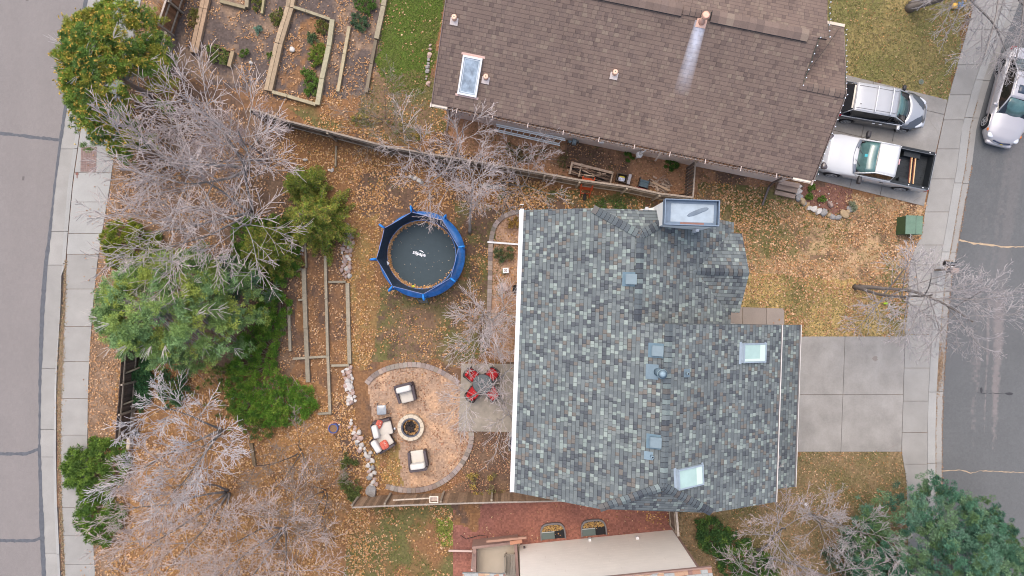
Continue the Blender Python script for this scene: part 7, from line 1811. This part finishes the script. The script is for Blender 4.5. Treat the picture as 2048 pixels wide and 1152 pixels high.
parts.append(scatter("", "", [(1440, 375), (1700, 430), (1860, 410), (1835, 560), (1820, 680), (1450, 680)], 95, .08, [(.50, .32, .19), (.55, .38, .24), (.44, .26, .14), (.60, .45, .31), (.38, .22, .12), (.48, .30, .14)], 14, nz=(.9, .30, .60)))
parts.append(scatter("", "", [(1690, 385), (1860, 410), (1845, 480), (1700, 470)], 80, .08, TANL, 15, nz=(.5, .1, .4)))
parts.append(scatter("", "", [(1620, -40), (1960, -40), (1890, 210), (1690, 150)], 14, .06, YLW + TANL, 16))
parts.append(scatter("", "", [(1860, -20), (1955, -20), (1900, 205), (1840, 190)], 40, .065, TANL + ORL, 17))
parts.append(scatter("", "", [(1340, 1010), (1560, 950), (1600, 898), (1820, 898), (1830, 1190), (1340, 1190)], 34, .065, TANL + ORL[3:5] + [(.30, .22, .11), (.24, .20, .10)], 18, nz=(.6, .3, .55)))
parts.append(scatter("", "", [(690, 1005), (905, 1005), (905, 1190), (690, 1190)], 75, .08, ORL + YLW + TANL, 19))
parts.append(scatter("", "", [(905, 1005), (1350, 1005), (1350, 1080), (905, 1100)], 7, .06, TANL, 20))
parts.append(scatter("", "", [(1255, 1005), (1350, 1005), (1350, 1050), (1290, 1040)], 60, .07, YLW, 22, nz=(.4, .4, .55)))
parts.append(scatter("", "", [(925, 865), (1035, 865), (1035, 1005), (870, 1005)], 75, .06, [(.36, .21, .14), (.42, .26, .18), (.28, .16, .11), (.48, .33, .2)], 23, nz=(.5, .25, .55)))
parts.append(scatter("", "", [(733, 770), (800, 731), (880, 744), (930, 790), (943, 865), (905, 945), (830, 981), (762, 965)], 42, .06, [(.34, .19, .13), (.42, .25, .17), (.28, .16, .11), (.36, .2, .11)], 24, nz=(.4, .32, .65)))
parts.append(scatter("", "", [(725, 870), (800, 900), (800, 980), (750, 975), (715, 880)], 90, .075, YLW, 25, nz=(.4, .2, .5)))
parts.append(scatter("", "", [(985, 430), (1045, 425), (1035, 720), (980, 720)], 30, .05, TANL, 26))
parts.append(scatter("", "", [(1598, 372), (1705, 378), (1700, 430), (1620, 412)], 60, .05, [(.22, .10, .07), (.3, .15, .1), (.16, .08, .06), (.5, .35, .2)], 27, nz=(.3, .1, .4)))
emit("fallen_leaves", "dry orange and tan leaves scattered over yards and lawns", parts, leafm)
# leaf litter blown into the kerb joint of the west pavement and the east gutter
g = np.random.default_rng(77); n = 2600; v = g.uniform(520, 1152, n); u = ci(v, WY, WSWL) - 1 + g.normal(0, 1.9, n); v2 = g.normal(740, 60, 1200); v = np.concatenate([v, v2]); u = np.concatenate([u, ci(v2, WY, WSWL) - 1 + g.normal(0, 3.5, 1200)])
p1 = leaf_quads((u - 1024) / S, (576 - v) / S, .03 + g.random(len(u)) * .02, .05, [(.30, .23, .17), (.38, .28, .19), (.24, .2, .14), (.22, .21, .12)], 78)
n = 2600; v = g.uniform(200, 1152, n); u = ci(v, EY, EEDGE) - 14 + g.normal(0, 1.3, n); v2 = g.normal(733, 22, 1300); v = np.concatenate([v, v2]); u = np.concatenate([u, ci(v2, EY, EEDGE) - 10 + g.normal(0, 3.5, 1300)])
p2 = leaf_quads((u - 1024) / S, (576 - v) / S, -.10 + g.random(len(u)) * .02, .045, [(.30, .23, .17), (.35, .28, .20), (.26, .2, .15)], 79)
n = 900; v = g.uniform(330, 1000, n); u = ci(v, EY, EEDGE) + g.normal(0, .9, n); p3 = leaf_quads((u - 1024) / S, (576 - v) / S, -.10 + g.random(n) * .01, .04, [(.30, .2, .13), (.25, .17, .12)], 80)
emit("gutter_litter", "brown leaf litter caught along the kerbs", [p1, p2, p3], leafm)
# leaves in the brown house gutter
n = 1500; xx = g.uniform(-5, 12, n); P_ = Matrix.Rotation(AB, 3, 'Z'); yy = 7.29 + g.normal(0, .035, n)
wx = xx * math.cos(AB) - yy * math.sin(AB); wy = xx * math.sin(AB) + yy * math.cos(AB)
k = (xx > -4.4) & (xx < 11.3); emit("gutter_leaves", "brown leaves lying in the eaves gutter of the brown roofed house", [leaf_quads(wx[k], wy[k], np.full(k.sum(), 3.565) + g.random(k.sum()) * .03, .055, [(.11, .062, .04), (.15, .09, .055), (.08, .05, .035)], 81)], leafm)

def grass(region, dens, ln, cols, seed, nz=None):
    g = np.random.default_rng(seed); us = [p[0] for p in region]; vs = [p[1] for p in region]; n = int((max(us) - min(us)) * (max(vs) - min(vs)) / S / S * dens)
    u = g.uniform(min(us), max(us), n); v = g.uniform(min(vs), max(vs), n); x = (u - 1024) / S; y = (576 - v) / S
    k = inpoly(u + (fnoise(x, y, .6, seed, 2) - .5) * 16, v + (fnoise(x, y, .6, seed + 1, 2) - .5) * 16, region) & ~inside_any(u, v, HOUSEPX) & ~inside_any(u, v, HARD) & (u < ci(v, ESW_Y, ESW_X) - 1)
    if nz: k &= g.random(n) < np.clip((fnoise(x, y, nz[0], seed + 5, 3) - nz[1]) / (nz[2] - nz[1]), 0, 1)
    x, y = x[k], y[k]; n = len(x); a = g.uniform(0, 2 * PI, n); L_ = ln * g.uniform(.5, 1.4, n); w = .017 * g.uniform(.6, 1.6, n)
    d = np.stack([np.cos(a) * L_ * .75, np.sin(a) * L_ * .75, L_ * .6], 1); s = np.stack([-np.sin(a) * w, np.cos(a) * w, 0 * w], 1); b = np.stack([x, y, np.zeros(n)], 1)
    V = np.stack([b - s, b + s, b + d], 1).reshape(-1, 3); F = np.arange(n * 3).reshape(-1, 3); c = np.array(cols)[g.integers(0, len(cols), n)] * g.uniform(.65, 1.35, n)[:, None] * .72
    return V, F, c
gm = mat("grass_blades", (1, 1, 1), .8, usecol=True)
GG = [(.12, .19, .025), (.09, .15, .02), (.16, .21, .035), (.20, .22, .06)]; DGs = [(.34, .27, .12), (.38, .30, .15), (.27, .22, .09), (.19, .185, .07)]; OG = [(.17, .18, .05), (.24, .21, .07), (.12, .15, .035)]
gp = [grass([(785, -40), (900, -40), (880, 60), (862, 150), (845, 190), (790, 190), (752, 130)], 480, .09, GG, 1),
      grass([(740, 150), (865, 150), (900, 215), (890, 260), (800, 285), (700, 250)], 160, .09, OG + DGs[:1], 2),
      grass([(1640, -40), (1965, -40), (1890, 210), (1690, 150)], 300, .10, DGs + OG[:1], 3),
      grass([(1340, 1010), (1560, 950), (1600, 898), (1815, 898), (1830, 1190), (1340, 1190)], 220, .10, [(.30, .225, .12), (.26, .19, .10), (.21, .19, .085), (.36, .28, .16)], 4),
      grass([(1440, 380), (1700, 425), (1855, 420), (1820, 675), (1450, 675)], 130, .09, OG + DGs[:2], 5),
      grass([(1440, 380), (1560, 390), (1700, 430), (1690, 500), (1560, 470), (1470, 450)], 240, .09, [(.12, .15, .03), (.16, .17, .04)], 6, (.7, .42, .6)),
      grass([(1480, 540), (1830, 600), (1830, 680), (1450, 680)], 170, .09, DGs, 7),
      grass([(760, 560), (1000, 420), (1030, 660), (930, 730), (745, 720)], 110, .08, OG + [(.10, .14, .03)], 8, (.8, .36, .6)),
      grass([(690, 1010), (905, 1010), (905, 1190), (690, 1190)], 130, .09, OG + GG[:2], 9, (.7, .4, .6)),
      grass([(1000, 360), (1300, 392), (1310, 425), (1000, 425)], 160, .09, [(.08, .12, .025), (.12, .14, .04)], 10, (.6, .4, .6)),
      grass([(872, 1040), (905, 1040), (905, 1095), (880, 1095)], 500, .09, [(.17, .20, .04), (.22, .23, .05)], 11),
      grass([(885, 230), (1540, 365), (1530, 400), (885, 320)], 60, .10, [(.09, .12, .03), (.14, .14, .04)], 12, (.5, .52, .68)),
      grass([(590, 280), (830, 330), (830, 400), (600, 360)], 60, .10, [(.08, .12, .03)], 13, (.5, .54, .68))]
emit("grass", "short patchy grass of the lawns, green beside the brown house and golden elsewhere", gp, gm, "grass")
